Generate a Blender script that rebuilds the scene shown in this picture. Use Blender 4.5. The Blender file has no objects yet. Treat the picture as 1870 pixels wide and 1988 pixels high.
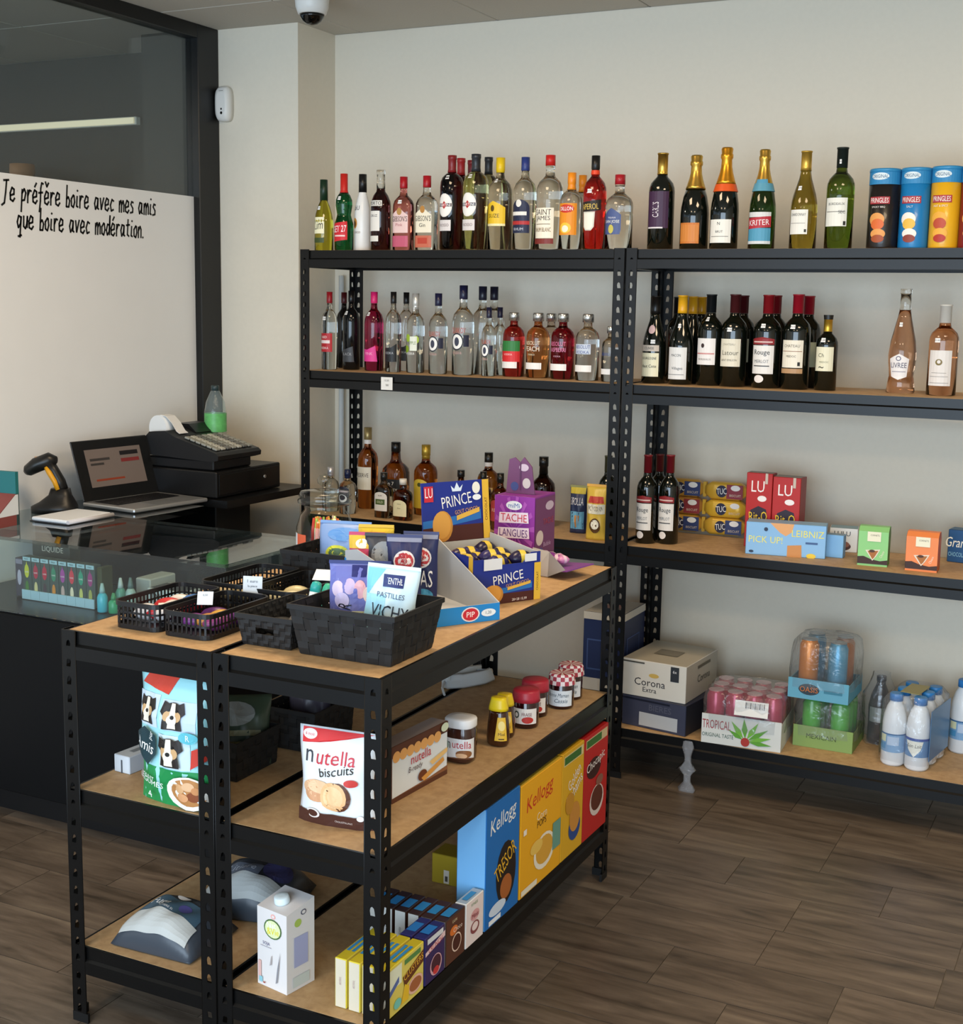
import bpy, math, random
from mathutils import Vector, Matrix
from mathutils.geometry import tessellate_polygon
random.seed(7)
SC = bpy.context.scene
COL = SC.collection
PI = math.pi
# ---------------------------------------------------------------- camera
cam_d = bpy.data.cameras.new('camera')
cam = bpy.data.objects.new('camera', cam_d)
COL.objects.link(cam)
YAW, PITCH, ROLL, FPX = -0.4648, -0.1546, 0.0173, 2568.98
_f = Vector((math.sin(YAW)*math.cos(PITCH), math.cos(YAW)*math.cos(PITCH), math.sin(PITCH)))
_r0 = Vector((math.cos(YAW), -math.sin(YAW), 0))
_u0 = _r0.cross(_f)
_r = _r0*math.cos(ROLL) + _u0*math.sin(ROLL)
_u = -_r0*math.sin(ROLL) + _u0*math.cos(ROLL)
cam.matrix_world = Matrix(((_r.x, _u.x, -_f.x, 2.8455), (_r.y, _u.y, -_f.y, -4.1426), (_r.z, _u.z, -_f.z, 1.6085), (0, 0, 0, 1)))
cam_d.sensor_fit = 'HORIZONTAL'
cam_d.sensor_width = 36.0
cam_d.lens = FPX*36.0/1870.0
cam_d.clip_start = 0.05
SC.camera = cam
# ---------------------------------------------------------------- world and large lights
SC.view_settings.view_transform = 'Standard'
SC.view_settings.look = 'None'
SC.view_settings.gamma = 1.0
SC.view_settings.use_curve_mapping = False
SC.view_settings.exposure = -0.02
world = bpy.data.worlds.new('world')
SC.world = world
world.use_nodes = True
_bg = world.node_tree.nodes['Background']
_bg.inputs[0].default_value = (0.62, 0.78, 1.0, 1)
_bg.inputs[1].default_value = 1.0
def area_light(name, loc, target, sx, sy, power, col):
    d = bpy.data.lights.new(name, 'AREA')
    d.shape = 'RECTANGLE'; d.size = sx; d.size_y = sy; d.energy = power; d.color = col
    o = bpy.data.objects.new(name, d)
    COL.objects.link(o)
    o.location = loc
    o.rotation_euler = (Vector(target) - Vector(loc)).to_track_quat('-Z', 'Y').to_euler()
    return o
# daylight entering by the shop front behind the viewer, and the ceiling panel lamps' light
area_light('daylight_shopfront', (2.2, -6.3, 1.25), (2.2, 0, 1.10), 4.6, 2.2, 265, (0.66, 0.83, 1.0))
WARM = (1.0, 0.75, 0.48)
area_light('ceiling_lamp_light_1', (0.9, -1.35, 2.60), (0.9, -1.35, 0), 0.58, 0.58, 24, WARM)
area_light('ceiling_lamp_light_2', (2.7, -1.35, 2.60), (2.7, -1.35, 0), 0.58, 0.58, 24, WARM)
area_light('ceiling_lamp_light_3', (0.9, -3.75, 2.60), (0.9, -3.75, 0), 0.58, 0.58, 20, WARM)
area_light('ceiling_lamp_light_4', (2.7, -3.75, 2.60), (2.7, -3.75, 0), 0.58, 0.58, 20, WARM)
area_light('next_room_fill_light', (-2.6, -1.6, 2.60), (-2.6, -1.6, 0), 0.58, 0.58, 30, (1.0, 0.93, 0.82))  # added fill, no fixture of its own: brightens the room beyond the glass

# ---------------------------------------------------------------- materials
def lin(c):
    if isinstance(c, str):
        c = c.lstrip('#'); c = [int(c[i:i+2], 16)/255 for i in (0, 2, 4)]
    return tuple((x/12.92 if x <= 0.04045 else ((x+0.055)/1.055)**2.4) for x in c)
_MC = {}
def M(col, rough=0.5, metal=0.0, trans=0.0, ior=1.45, spec=0.5, emit=0.0, noise=0.0, nscale=40.0, bump=0.0, coat=0.0):
    """a procedural material: one colour with optional grain, relief, gloss or transmission"""
    key = (col, rough, metal, trans, ior, spec, emit, noise, nscale, bump, coat)
    if key in _MC: return _MC[key]
    m = bpy.data.materials.new('mat_%03d' % len(_MC)); m.use_nodes = True
    nt = m.node_tree; b = nt.nodes['Principled BSDF']
    c = lin(col)
    b.inputs['Base Color'].default_value = (*c, 1)
    b.inputs['Roughness'].default_value = rough
    b.inputs['Metallic'].default_value = metal
    b.inputs['Transmission Weight'].default_value = trans
    b.inputs['IOR'].default_value = ior
    b.inputs['Specular IOR Level'].default_value = spec
    b.inputs['Coat Weight'].default_value = coat
    if emit:
        b.inputs['Emission Color'].default_value = (*c, 1); b.inputs['Emission Strength'].default_value = emit
    if noise or bump:
        tc = nt.nodes.new('ShaderNodeTexCoord')
        n = nt.nodes.new('ShaderNodeTexNoise'); n.inputs['Scale'].default_value = nscale; n.inputs['Detail'].default_value = 5
        nt.links.new(tc.outputs['Object'], n.inputs['Vector'])
        if noise:
            r = nt.nodes.new('ShaderNodeMix'); r.data_type = 'RGBA'
            r.inputs[6].default_value = (*[max(0, x*(1-noise)) for x in c], 1)
            r.inputs[7].default_value = (*[min(1, x*(1+noise)) for x in c], 1)
            nt.links.new(n.outputs['Fac'], r.inputs[0]); nt.links.new(r.outputs[2], b.inputs['Base Color'])
        if bump:
            bp = nt.nodes.new('ShaderNodeBump'); bp.inputs['Strength'].default_value = bump; bp.inputs['Distance'].default_value = 0.004
            nt.links.new(n.outputs['Fac'], bp.inputs['Height']); nt.links.new(bp.outputs[0], b.inputs['Normal'])
    _MC[key] = m
    return m
def thin_glass(col=(1, 1, 1), ior=1.5, rough=0.02, haze=0.0, hcol=(1, 1, 1), bump=0.0, nscale=30):
    key = ('thin', col, ior, rough, haze, hcol, bump, nscale)
    if key in _MC: return _MC[key]
    m = bpy.data.materials.new('glass_%03d' % len(_MC)); m.use_nodes = True
    nt = m.node_tree; nt.nodes.clear()
    out = nt.nodes.new('ShaderNodeOutputMaterial')
    tr = nt.nodes.new('ShaderNodeBsdfTransparent'); tr.inputs[0].default_value = (*col, 1)
    gl = nt.nodes.new('ShaderNodeBsdfGlossy'); gl.inputs['Roughness'].default_value = rough
    fr = nt.nodes.new('ShaderNodeLayerWeight')      # reflectance of a thin sheet rising towards grazing angles, the same from both sides
    pw = nt.nodes.new('ShaderNodeMath'); pw.operation = 'POWER'; pw.inputs[1].default_value = 4.0
    mr = nt.nodes.new('ShaderNodeMapRange'); mr.inputs[3].default_value = ((ior-1)/(ior+1))**2; mr.inputs[4].default_value = 0.95
    mx = nt.nodes.new('ShaderNodeMixShader')
    nt.links.new(fr.outputs['Facing'], pw.inputs[0]); nt.links.new(pw.outputs[0], mr.inputs[0]); nt.links.new(mr.outputs[0], mx.inputs[0])
    base = tr
    if haze:
        df = nt.nodes.new('ShaderNodeBsdfDiffuse'); df.inputs[0].default_value = (*hcol, 1)
        m2 = nt.nodes.new('ShaderNodeMixShader'); m2.inputs[0].default_value = haze
        nt.links.new(tr.outputs[0], m2.inputs[1]); nt.links.new(df.outputs[0], m2.inputs[2]); base = m2
    nt.links.new(base.outputs[0], mx.inputs[1]); nt.links.new(gl.outputs[0], mx.inputs[2])
    if bump:
        tc = nt.nodes.new('ShaderNodeTexCoord')
        n = nt.nodes.new('ShaderNodeTexNoise'); n.inputs['Scale'].default_value = nscale; n.inputs['Detail'].default_value = 3
        n.inputs['Distortion'].default_value = 1.5
        bp = nt.nodes.new('ShaderNodeBump'); bp.inputs['Strength'].default_value = bump; bp.inputs['Distance'].default_value = 0.01
        nt.links.new(tc.outputs['Object'], n.inputs['Vector']); nt.links.new(n.outputs['Fac'], bp.inputs['Height'])
        nt.links.new(bp.outputs[0], gl.inputs['Normal']); nt.links.new(bp.outputs[0], fr.inputs['Normal'])
    nt.links.new(mx.outputs[0], out.inputs[0])
    _MC[key] = m
    return m
def glass(col, rough=0.03, ior=1.42):
    return M(col, rough, 0, 1.0, ior)
def wood_mat(name, cols, scale, stretch, rough, rnd=True, bump=0.15):
    m = bpy.data.materials.new(name); m.use_nodes = True
    nt = m.node_tree; b = nt.nodes['Principled BSDF']
    tc = nt.nodes.new('ShaderNodeTexCoord'); mp = nt.nodes.new('ShaderNodeMapping')
    mp.inputs['Scale'].default_value = stretch
    nt.links.new(tc.outputs['Object'], mp.inputs['Vector'])
    vec = mp.outputs[0]
    if rnd:
        oi = nt.nodes.new('ShaderNodeObjectInfo'); mu = nt.nodes.new('ShaderNodeMath'); mu.operation = 'MULTIPLY'; mu.inputs[1].default_value = 37.0
        ad = nt.nodes.new('ShaderNodeVectorMath'); ad.operation = 'ADD'
        nt.links.new(oi.outputs['Random'], mu.inputs[0]); nt.links.new(vec, ad.inputs[0]); nt.links.new(mu.outputs[0], ad.inputs[1]); vec = ad.outputs[0]
    n = nt.nodes.new('ShaderNodeTexNoise'); n.inputs['Scale'].default_value = scale; n.inputs['Detail'].default_value = 8; n.inputs['Roughness'].default_value = 0.62
    n.inputs['Distortion'].default_value = 0.4
    nt.links.new(vec, n.inputs['Vector'])
    cr = nt.nodes.new('ShaderNodeValToRGB')
    for i, c in enumerate(cols):
        pos = 0.3 + 0.4*i/(len(cols)-1)
        if i < 2: e = cr.color_ramp.elements[i]; e.position = pos
        else: e = cr.color_ramp.elements.new(pos)
        e.color = (*lin(c), 1)
    nt.links.new(n.outputs['Fac'], cr.inputs[0])
    col = cr.outputs[0]
    if rnd:
        hs = nt.nodes.new('ShaderNodeHueSaturation'); mr = nt.nodes.new('ShaderNodeMapRange')
        mr.inputs[3].default_value = 0.86; mr.inputs[4].default_value = 1.14
        nt.links.new(oi.outputs['Random'], mr.inputs[0]); nt.links.new(mr.outputs[0], hs.inputs['Value']); nt.links.new(col, hs.inputs['Color']); col = hs.outputs[0]
    nt.links.new(col, b.inputs['Base Color'])
    b.inputs['Roughness'].default_value = rough
    bp = nt.nodes.new('ShaderNodeBump'); bp.inputs['Strength'].default_value = bump; bp.inputs['Distance'].default_value = 0.003
    nt.links.new(n.outputs['Fac'], bp.inputs['Height']); nt.links.new(bp.outputs[0], b.inputs['Normal'])
    return m

# ---------------------------------------------------------------- mesh building
_TX = {}
def text_mesh(s):
    """triangles of a string in the built-in font, height of a capital ~ 1, origin at the middle"""
    if s in _TX: return _TX[s]
    c = bpy.data.curves.new('t', 'FONT'); c.body = s; c.size = 1.0; c.resolution_u = 2; c.align_x = 'CENTER'; c.align_y = 'CENTER'
    o = bpy.data.objects.new('t', c)
    me = o.to_mesh()
    vs = [(v.co.x, v.co.y) for v in me.vertices]; fs = [tuple(p.vertices) for p in me.polygons]
    o.to_mesh_clear(); bpy.data.objects.remove(o); bpy.data.curves.remove(c)
    if vs:
        x0 = min(v[0] for v in vs); x1 = max(v[0] for v in vs); y0 = min(v[1] for v in vs); y1 = max(v[1] for v in vs)
        h = max(y1-y0, 1e-6)
        vs = [((x-(x0+x1)/2)/h, (y-(y0+y1)/2)/h) for x, y in vs]
        w = (x1-x0)/h
    else: w = 0
    _TX[s] = (vs, fs, w)
    return _TX[s]
class MB:
    def __init__(s): s.v = []; s.f = []; s.m = []; s.mats = []; s.smooth = []
    def mi(s, mat):
        if mat not in s.mats: s.mats.append(mat)
        return s.mats.index(mat)
    def add(s, vs, fs, mat, smooth=False):
        o = len(s.v); k = s.mi(mat)
        s.v.extend(tuple(v) for v in vs)
        for f in fs: s.f.append(tuple(i+o for i in f)); s.m.append(k); s.smooth.append(smooth)
        return s
    def box(s, a, b, mat, bev=0.0):
        (x0, y0, z0), (x1, y1, z1) = a, b
        if bev <= 0:
            vs = [(x0,y0,z0),(x1,y0,z0),(x1,y1,z0),(x0,y1,z0),(x0,y0,z1),(x1,y0,z1),(x1,y1,z1),(x0,y1,z1)]
            return s.add(vs, [(0,3,2,1),(4,5,6,7),(0,1,5,4),(1,2,6,5),(2,3,7,6),(3,0,4,7)], mat)
        e = min(bev, (x1-x0)/2.01, (y1-y0)/2.01, (z1-z0)/2.01)
        rings = []
        for z, q in ((z0, e), (z0+e, 0), (z1-e, 0), (z1, e)):
            c = e if q == 0 else e*1.6
            rings.append([(x0+q+c*(q==0)*1.0, y0+q, z), (x1-q-c*(q==0)*1.0, y0+q, z), (x1-q, y0+q+c*(q==0)*1.0, z), (x1-q, y1-q-c*(q==0)*1.0, z),
                          (x1-q-c*(q==0)*1.0, y1-q, z), (x0+q+c*(q==0)*1.0, y1-q, z), (x0+q, y1-q-c*(q==0)*1.0, z), (x0+q, y0+q+c*(q==0)*1.0, z)])
        return s.rings(rings, mat, True, True)
    def rings(s, rings, mat, cap0=True, cap1=True, smooth=False, closed=True):
        n = len(rings[0]); vs = [p for r in rings for p in r]; fs = []
        for i in range(len(rings)-1):
            for j in range(n if closed else n-1):
                k = (j+1) % n
                fs.append((i*n+j, i*n+k, (i+1)*n+k, (i+1)*n+j))
        s.add(vs, fs, mat, smooth)
        if closed:
            caps = []
            if cap0: caps.append(tuple(range(n-1, -1, -1)))
            if cap1: caps.append(tuple((len(rings)-1)*n+j for j in range(n)))
            if caps:
                k = s.mi(mat); o = len(s.v)-len(vs)
                for f in caps: s.f.append(tuple(i+o for i in f)); s.m.append(k); s.smooth.append(False)
        return s
    def lathe(s, prof, mat, n=20, c=(0, 0, 0), shape=None, cap0=True, cap1=True, smooth=True):
        rings = []
        for r, z in prof:
            ring = []
            for j in range(n):
                a = 2*PI*j/n
                x, y = shape(a, r) if shape else (r*math.cos(a), r*math.sin(a))
                ring.append((c[0]+x, c[1]+y, c[2]+z))
            rings.append(ring)
        return s.rings(rings, mat, cap0, cap1, smooth)
    def tube(s, pts, r, mat, n=8, caps=True, smooth=True):
        pts = [Vector(p) for p in pts]; rings = []; up = Vector((0, 0, 1)); prev = None
        for i, p in enumerate(pts):
            t = (pts[min(i+1, len(pts)-1)] - pts[max(i-1, 0)]).normalized()
            if prev is None:
                a = t.cross(up) if abs(t.dot(up)) < 0.95 else t.cross(Vector((1, 0, 0)))
            else: a = prev - t*prev.dot(t)
            a.normalize(); prev = a; b = t.cross(a)
            rr = r[i] if isinstance(r, (list, tuple)) else r
            if isinstance(rr, (list, tuple)): ra, rb = rr
            else: ra = rb = rr
            rings.append([tuple(p + a*ra*math.cos(2*PI*j/n) + b*rb*math.sin(2*PI*j/n)) for j in range(n)])
        return s.rings(rings, mat, caps, caps, smooth)
    def prism(s, poly, axis, a, b, mat):
        """polygon in the two other axes, extruded along axis ('x','y','z') from a to b"""
        def P(u, v, w):
            return (w, u, v) if axis == 'x' else ((u, w, v) if axis == 'y' else (u, v, w))
        n = len(poly)
        vs = [P(u, v, a) for u, v in poly] + [P(u, v, b) for u, v in poly]
        fs = [tuple(range(n-1, -1, -1)), tuple(range(n, 2*n))] + [(i, (i+1) % n, n+(i+1) % n, n+i) for i in range(n)]
        return s.add(vs, fs, mat)
    # prints on a surface S(u, v, eps) -> point; u, v in metres on that surface
    def rect(s, S, u0, v0, u1, v1, mat, e=0.0004, n=1, m=1):
        vs = [S(u0+(u1-u0)*i/n, v0+(v1-v0)*j/m, e) for j in range(m+1) for i in range(n+1)]
        fs = [(j*(n+1)+i, j*(n+1)+i+1, (j+1)*(n+1)+i+1, (j+1)*(n+1)+i) for j in range(m) for i in range(n)]
        return s.add(vs, fs, mat)
    def ell(s, S, cu, cv, ru, rv, mat, e=0.0004, n=20, k=2, a0=0.0, a1=2*PI):
        vs = [S(cu, cv, e)]; fs = []
        full = abs(a1-a0-2*PI) < 1e-6; cnt = n if full else n+1
        for q in range(1, k+1):
            for i in range(cnt):
                a = a0+(a1-a0)*i/n
                vs.append(S(cu+ru*q/k*math.cos(a), cv+rv*q/k*math.sin(a), e))
        for i in range(n):
            j = (i+1) % cnt
            fs.append((0, 1+i, 1+j))
            for q in range(1, k):
                fs.append((1+(q-1)*cnt+i, 1+q*cnt+i, 1+q*cnt+j, 1+(q-1)*cnt+j))
        return s.add(vs, fs, mat)
    def poly(s, S, pts, mat, e=0.0004):
        return s.add([S(u, v, e) for u, v in pts], [tuple(range(len(pts)))], mat)
    def polyc(s, S, pts, mat, e=0.0004, k=3):
        """a polygon that follows a curved surface: triangulated, then split k times"""
        if k == 0: return s.poly(S, pts, mat, e)
        tris = [tuple(pts[i] for i in t) for t in tessellate_polygon([[Vector((u, v, 0)) for u, v in pts]])]
        for _ in range(k):
            nx = []
            for a, b, c in tris:
                ab, bc, ca = ((a[0]+b[0])/2, (a[1]+b[1])/2), ((b[0]+c[0])/2, (b[1]+c[1])/2), ((c[0]+a[0])/2, (c[1]+a[1])/2)
                nx += [(a, ab, ca), (ab, b, bc), (ca, bc, c), (ab, bc, ca)]
            tris = nx
        idx = {}; vs = []; fs = []
        for t in tris:
            f = []
            for q in t:
                key = (round(q[0], 7), round(q[1], 7))
                if key not in idx: idx[key] = len(vs); vs.append(S(q[0], q[1], e))
                f.append(idx[key])
            fs.append(tuple(f))
        return s.add(vs, fs, mat)
    def text(s, S, cu, cv, h, t, mat, e=0.0008, maxw=None, rot=0.0, shear=0.0, sx=1.0):
        vs, fs, w = text_mesh(t)
        if not vs: return s
        if maxw and w*h*sx > maxw: sx = maxw/(w*h)
        ca, sa = math.cos(rot), math.sin(rot); P = []
        for x, y in vs:
            x, y = (x+shear*y)*h*sx, y*h
            P.append(S(cu+x*ca-y*sa, cv+x*sa+y*ca, e))
        return s.add(P, fs, mat)
    def build(s, name, parent=None, loc=None, rot=None):
        me = bpy.data.meshes.new(name)
        me.from_pydata(s.v, [], s.f)
        for m in s.mats: me.materials.append(m)
        me.polygons.foreach_set('material_index', s.m)
        me.polygons.foreach_set('use_smooth', s.smooth)
        me.update()
        o = bpy.data.objects.new(name, me)
        COL.objects.link(o)
        if parent is not None: o.parent = parent
        if loc is not None: o.location = loc
        if rot is not None: o.rotation_euler = rot
        return o
def tag(o, label, cat, group=None):
    o['label'] = label; o['category'] = cat
    if group: o['group'] = group
    return o
def thing(name, label, cat, loc=(0, 0, 0), rotz=0.0, group=None):
    o = bpy.data.objects.new(name, None); COL.objects.link(o)
    o.empty_display_size = 0.05
    o.location = loc; o.rotation_euler = (0, 0, rotz)
    return tag(o, label, cat, group)
def struct(o):
    o['kind'] = 'structure'; return o
def sempty(name):
    o = bpy.data.objects.new(name, None); COL.objects.link(o); return struct(o)
def plane_map(o, ux, uy, nrm):
    o, ux, uy, nrm = Vector(o), Vector(ux), Vector(uy), Vector(nrm)
    return lambda u, v, e: tuple(o + ux*u + uy*v + nrm*e)
WR1, WR2 = (-0.875, 1.925), (-0.815, 1.838)
# ================================================================ the setting
XG, CX, CY, WY, ZC = -0.549, -0.172, 0.240, 0.50, 2.664
W_PAINT = M('#dbd2c0', 0.75, noise=0.03, nscale=60, bump=0.05)
# floor: wood-look tiles, each a piece of its own, joints 2 mm deep
floor = MB().box((-6, -6.6, -0.05), (5.2, 2.6, -0.003), M('#6f675c', 0.8, noise=0.1)).build('floor'); struct(floor)
TILE = wood_mat('floor_tile_wood', ['#3d352c', '#564b40', '#665a4e', '#746859'], 3.2, (1.0, 7.0, 1.0), 0.38)
TL, TW = 0.427, 0.2118
tile_me = MB().box((0.0012, 0.0012, -0.004), (TL-0.0012, TW-0.0012, 0.0), TILE).build('tile', floor)
tile_me.location = (-10, 0, 0)
first = True
for k in range(-14, 3):
    y0 = -0.019 + (k)*TW
    ph = {0: .21, -1: .40, -2: .40, -3: .18, -4: .40, -5: .382, -6: .175, -7: .375, -8: .168}.get(k, .18 if k % 2 else .39)
    for i in range(-3, 9):
        x0 = ph + i*TL
        if not (-0.55 < x0 + TL and x0 < 3.35): continue
        if y0 < -2.3 and (x0 < -0.9 or x0 > 2.9): continue
        if first: o = tile_me; first = False
        else: o = tile_me.copy(); COL.objects.link(o)
        o.location = (x0, y0, 0)
# walls
struct(MB().box((CX, WY, 0), (4.9, WY+0.1, ZC), W_PAINT).build('wall_back'))
struct(MB().box((XG-0.05, CY, 0), (CX, WY+0.1, ZC), W_PAINT).build('wall_column'))
struct(MB().box((4.9, -6.5, 0), (5.0, WY+0.1, ZC), W_PAINT).build('wall_right'))
wf = MB()
wf.box((-0.6, -6.6, 0), (-0.15, -6.5, ZC), W_PAINT); wf.box((4.55, -6.6, 0), (5.0, -6.5, ZC), W_PAINT); wf.box((-0.15, -6.6, 2.45), (4.55, -6.5, ZC), W_PAINT)
struct(wf.build('wall_front'))
# ceiling: slab with suspended tiles as pieces
ceil = MB().box((-6, -6.6, ZC+0.012), (5.2, 2.6, ZC+0.06), M('#8d877b', 0.9)).build('ceiling'); struct(ceil)
CT = M('#b9b2a5', 0.9, noise=0.06, nscale=140, bump=0.1)
ct = MB().box((0.002, 0.002, 0), (0.596, 0.596, 0.011), CT, 0.003).build('ceiling_tile', ceil)
first = True
for i in range(-9, 6):
    for j in range(-6, 3):
        x0, y0 = -0.05 + i*0.6, -0.10 + j*0.6
        if x0 < -0.55 and x0 > -0.66: pass
        o = ct if first else ct.copy()
        if not first: COL.objects.link(o)
        first = False
        o.location = (x0, y0, ZC)
# glazed partition on the left: black frame, clear pane, white film on its lower part, writing on the film
win = sempty('window_1')
BLK = M('#0b0b0b', 0.35)
MB().box((XG-0.06, 0.1116, 0), (XG, CY, ZC), BLK, 0.003).build('jamb', win)
MB().box((XG-0.06, -4.4, 2.612), (XG, 0.1116, ZC), BLK, 0.003).build('window_head', win)
MB().box((XG-0.06, -4.4, 0), (XG, 0.1116, 0.06), BLK, 0.003).build('window_sill', win)
MB().box((XG-0.040, -4.4, 0.06), (XG-0.032, 0.1116, 2.612), thin_glass((.93, .96, .95), 1.55)).build('pane', win)
film = MB().box((XG-0.0315, -4.4, 0.06), (XG-0.030, 0.1105, 2.0137), M('#e4e4e2', 0.55, noise=0.02, nscale=8)).build('film', win)
film['label'] = 'white frosted film on the lower pane'
# neighbouring room seen above the film
DG = M('#3b3a36', 0.8, noise=0.05, nscale=12)
struct(MB().box((-5.5, WY, 0), (XG-0.06, WY+0.1, ZC), DG).build('wall_beyond'))
struct(MB().box((-0.905, CY-0.04, 0), (XG-0.06, WY, ZC), M('#403f3b', 0.8, noise=0.05, nscale=12)).build('wall_beyond_pillar'))
# ---- handwriting: single-stroke letters drawn as a flat marker ribbon
GL = {
 'J': [[(.15,1.25),(.75,1.3)],[(.5,1.28),(.42,.5),(.3,-.15),(.0,-.3)]],
 'e': [[(.05,.35),(.5,.45),(.5,.75),(.25,.85),(.05,.5),(.1,.1),(.4,0),(.6,.2)]],
 'p': [[(.1,.8),(.05,-.6)],[(.08,.55),(.35,.85),(.55,.6),(.4,.15),(.1,.1)]],
 'r': [[(.08,.8),(.1,0)],[(.1,.45),(.3,.8),(.5,.75)]],
 'é': [[(.05,.35),(.5,.45),(.5,.75),(.25,.85),(.05,.5),(.1,.1),(.4,0),(.6,.2)],[(.25,1.05),(.45,1.3)]],
 'f': [[(.55,1.3),(.35,1.35),(.25,1.0),(.25,.2),(.15,-.5)],[(0,.7),(.5,.75)]],
 'è': [[(.05,.35),(.5,.45),(.5,.75),(.25,.85),(.05,.5),(.1,.1),(.4,0),(.6,.2)],[(.1,1.45),(.3,1.15),(.5,1.4)]],
 'b': [[(.1,1.4),(.08,0),(.4,0),(.5,.4),(.3,.65),(.1,.5)]],
 'o': [[(.3,.8),(.05,.55),(.1,.1),(.35,0),(.5,.35),(.4,.75),(.3,.8)]],
 'i': [[(.15,.75),(.12,.1),(.3,.05)],[(.15,1.1),(.2,1.15)]],
 'a': [[(.5,.75),(.2,.8),(.05,.4),(.2,.02),(.45,.3),(.5,.75),(.5,.1),(.65,.05)]],
 'v': [[(.02,.8),(.2,.05),(.5,.85)]],
 'c': [[(.5,.7),(.25,.8),(.05,.4),(.2,.02),(.5,.12)]],
 'm': [[(.05,.75),(.08,0)],[(.08,.5),(.25,.8),(.38,.6),(.38,0)],[(.38,.5),(.58,.8),(.7,.55),(.72,.05)]],
 's': [[(.45,.75),(.2,.8),(.1,.6),(.4,.35),(.4,.08),(.05,.02)]],
 'q': [[(.5,.7),(.2,.8),(.05,.4),(.2,.05),(.45,.3),(.5,.75),(.42,-.55)],[(.2,-.5),(.6,-.42)]],
 'u': [[(.05,.8),(.08,.15),(.3,.02),(.45,.3),(.5,.8),(.5,.1)]],
 'd': [[(.48,.7),(.2,.75),(.05,.35),(.2,.02),(.45,.25),(.5,1.35),(.5,.05)]],
 't': [[(.25,1.2),(.22,.15),(.45,.05)],[(.02,.8),(.5,.85)]],
 'n': [[(.05,.75),(.08,0)],[(.08,.5),(.3,.8),(.45,.6),(.48,.02)]],
 '.': [[(.1,.02),(.16,.06)]],
}
def handwriting(lines, S, mat, sx=0.70):
    mb = MB()
    for txt, u, v, size, slope in lines:
        x = u
        for ch in txt:
            if ch == ' ': x += size*0.62*sx; continue
            wmax = 0
            for st in GL[ch]:
                pts = [(x+(px+0.12*py)*size*sx, v+slope*(x-u)+py*size) for px, py in st]
                wmax = max(wmax, max(p[0] for p in st))
                for a, b in zip(pts, pts[1:]):
                    dx, dy = b[0]-a[0], b[1]-a[1]; L = math.hypot(dx, dy) or 1; nx, ny = -dy/L*0.0036, dx/L*0.0036
                    ex, ey = dx/L*0.002, dy/L*0.002
                    mb.add([S(a[0]-ex+nx, a[1]-ey+ny, .0006), S(b[0]+ex+nx, b[1]+ey+ny, .0006), S(b[0]+ex-nx, b[1]+ey-ny, .0006), S(a[0]-ex-nx, a[1]-ey-ny, .0006)], [(3, 2, 1, 0)], mat)
            x += (wmax+0.16)*size*sx
    return mb
SF = plane_map((XG-0.030, 0, 0), (0, 1, 0), (0, 0, 1), (1, 0, 0))
hw = handwriting([('Je préfère boire avec mes amis', WR1[0], WR1[1], .052, 0.0), ('que boire avec modération.', WR2[0], WR2[1], .052, 0.0)], SF, M('#101010', 0.6)).build('handwriting', win)
hw['label'] = 'black marker handwriting in French on the white film'
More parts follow.
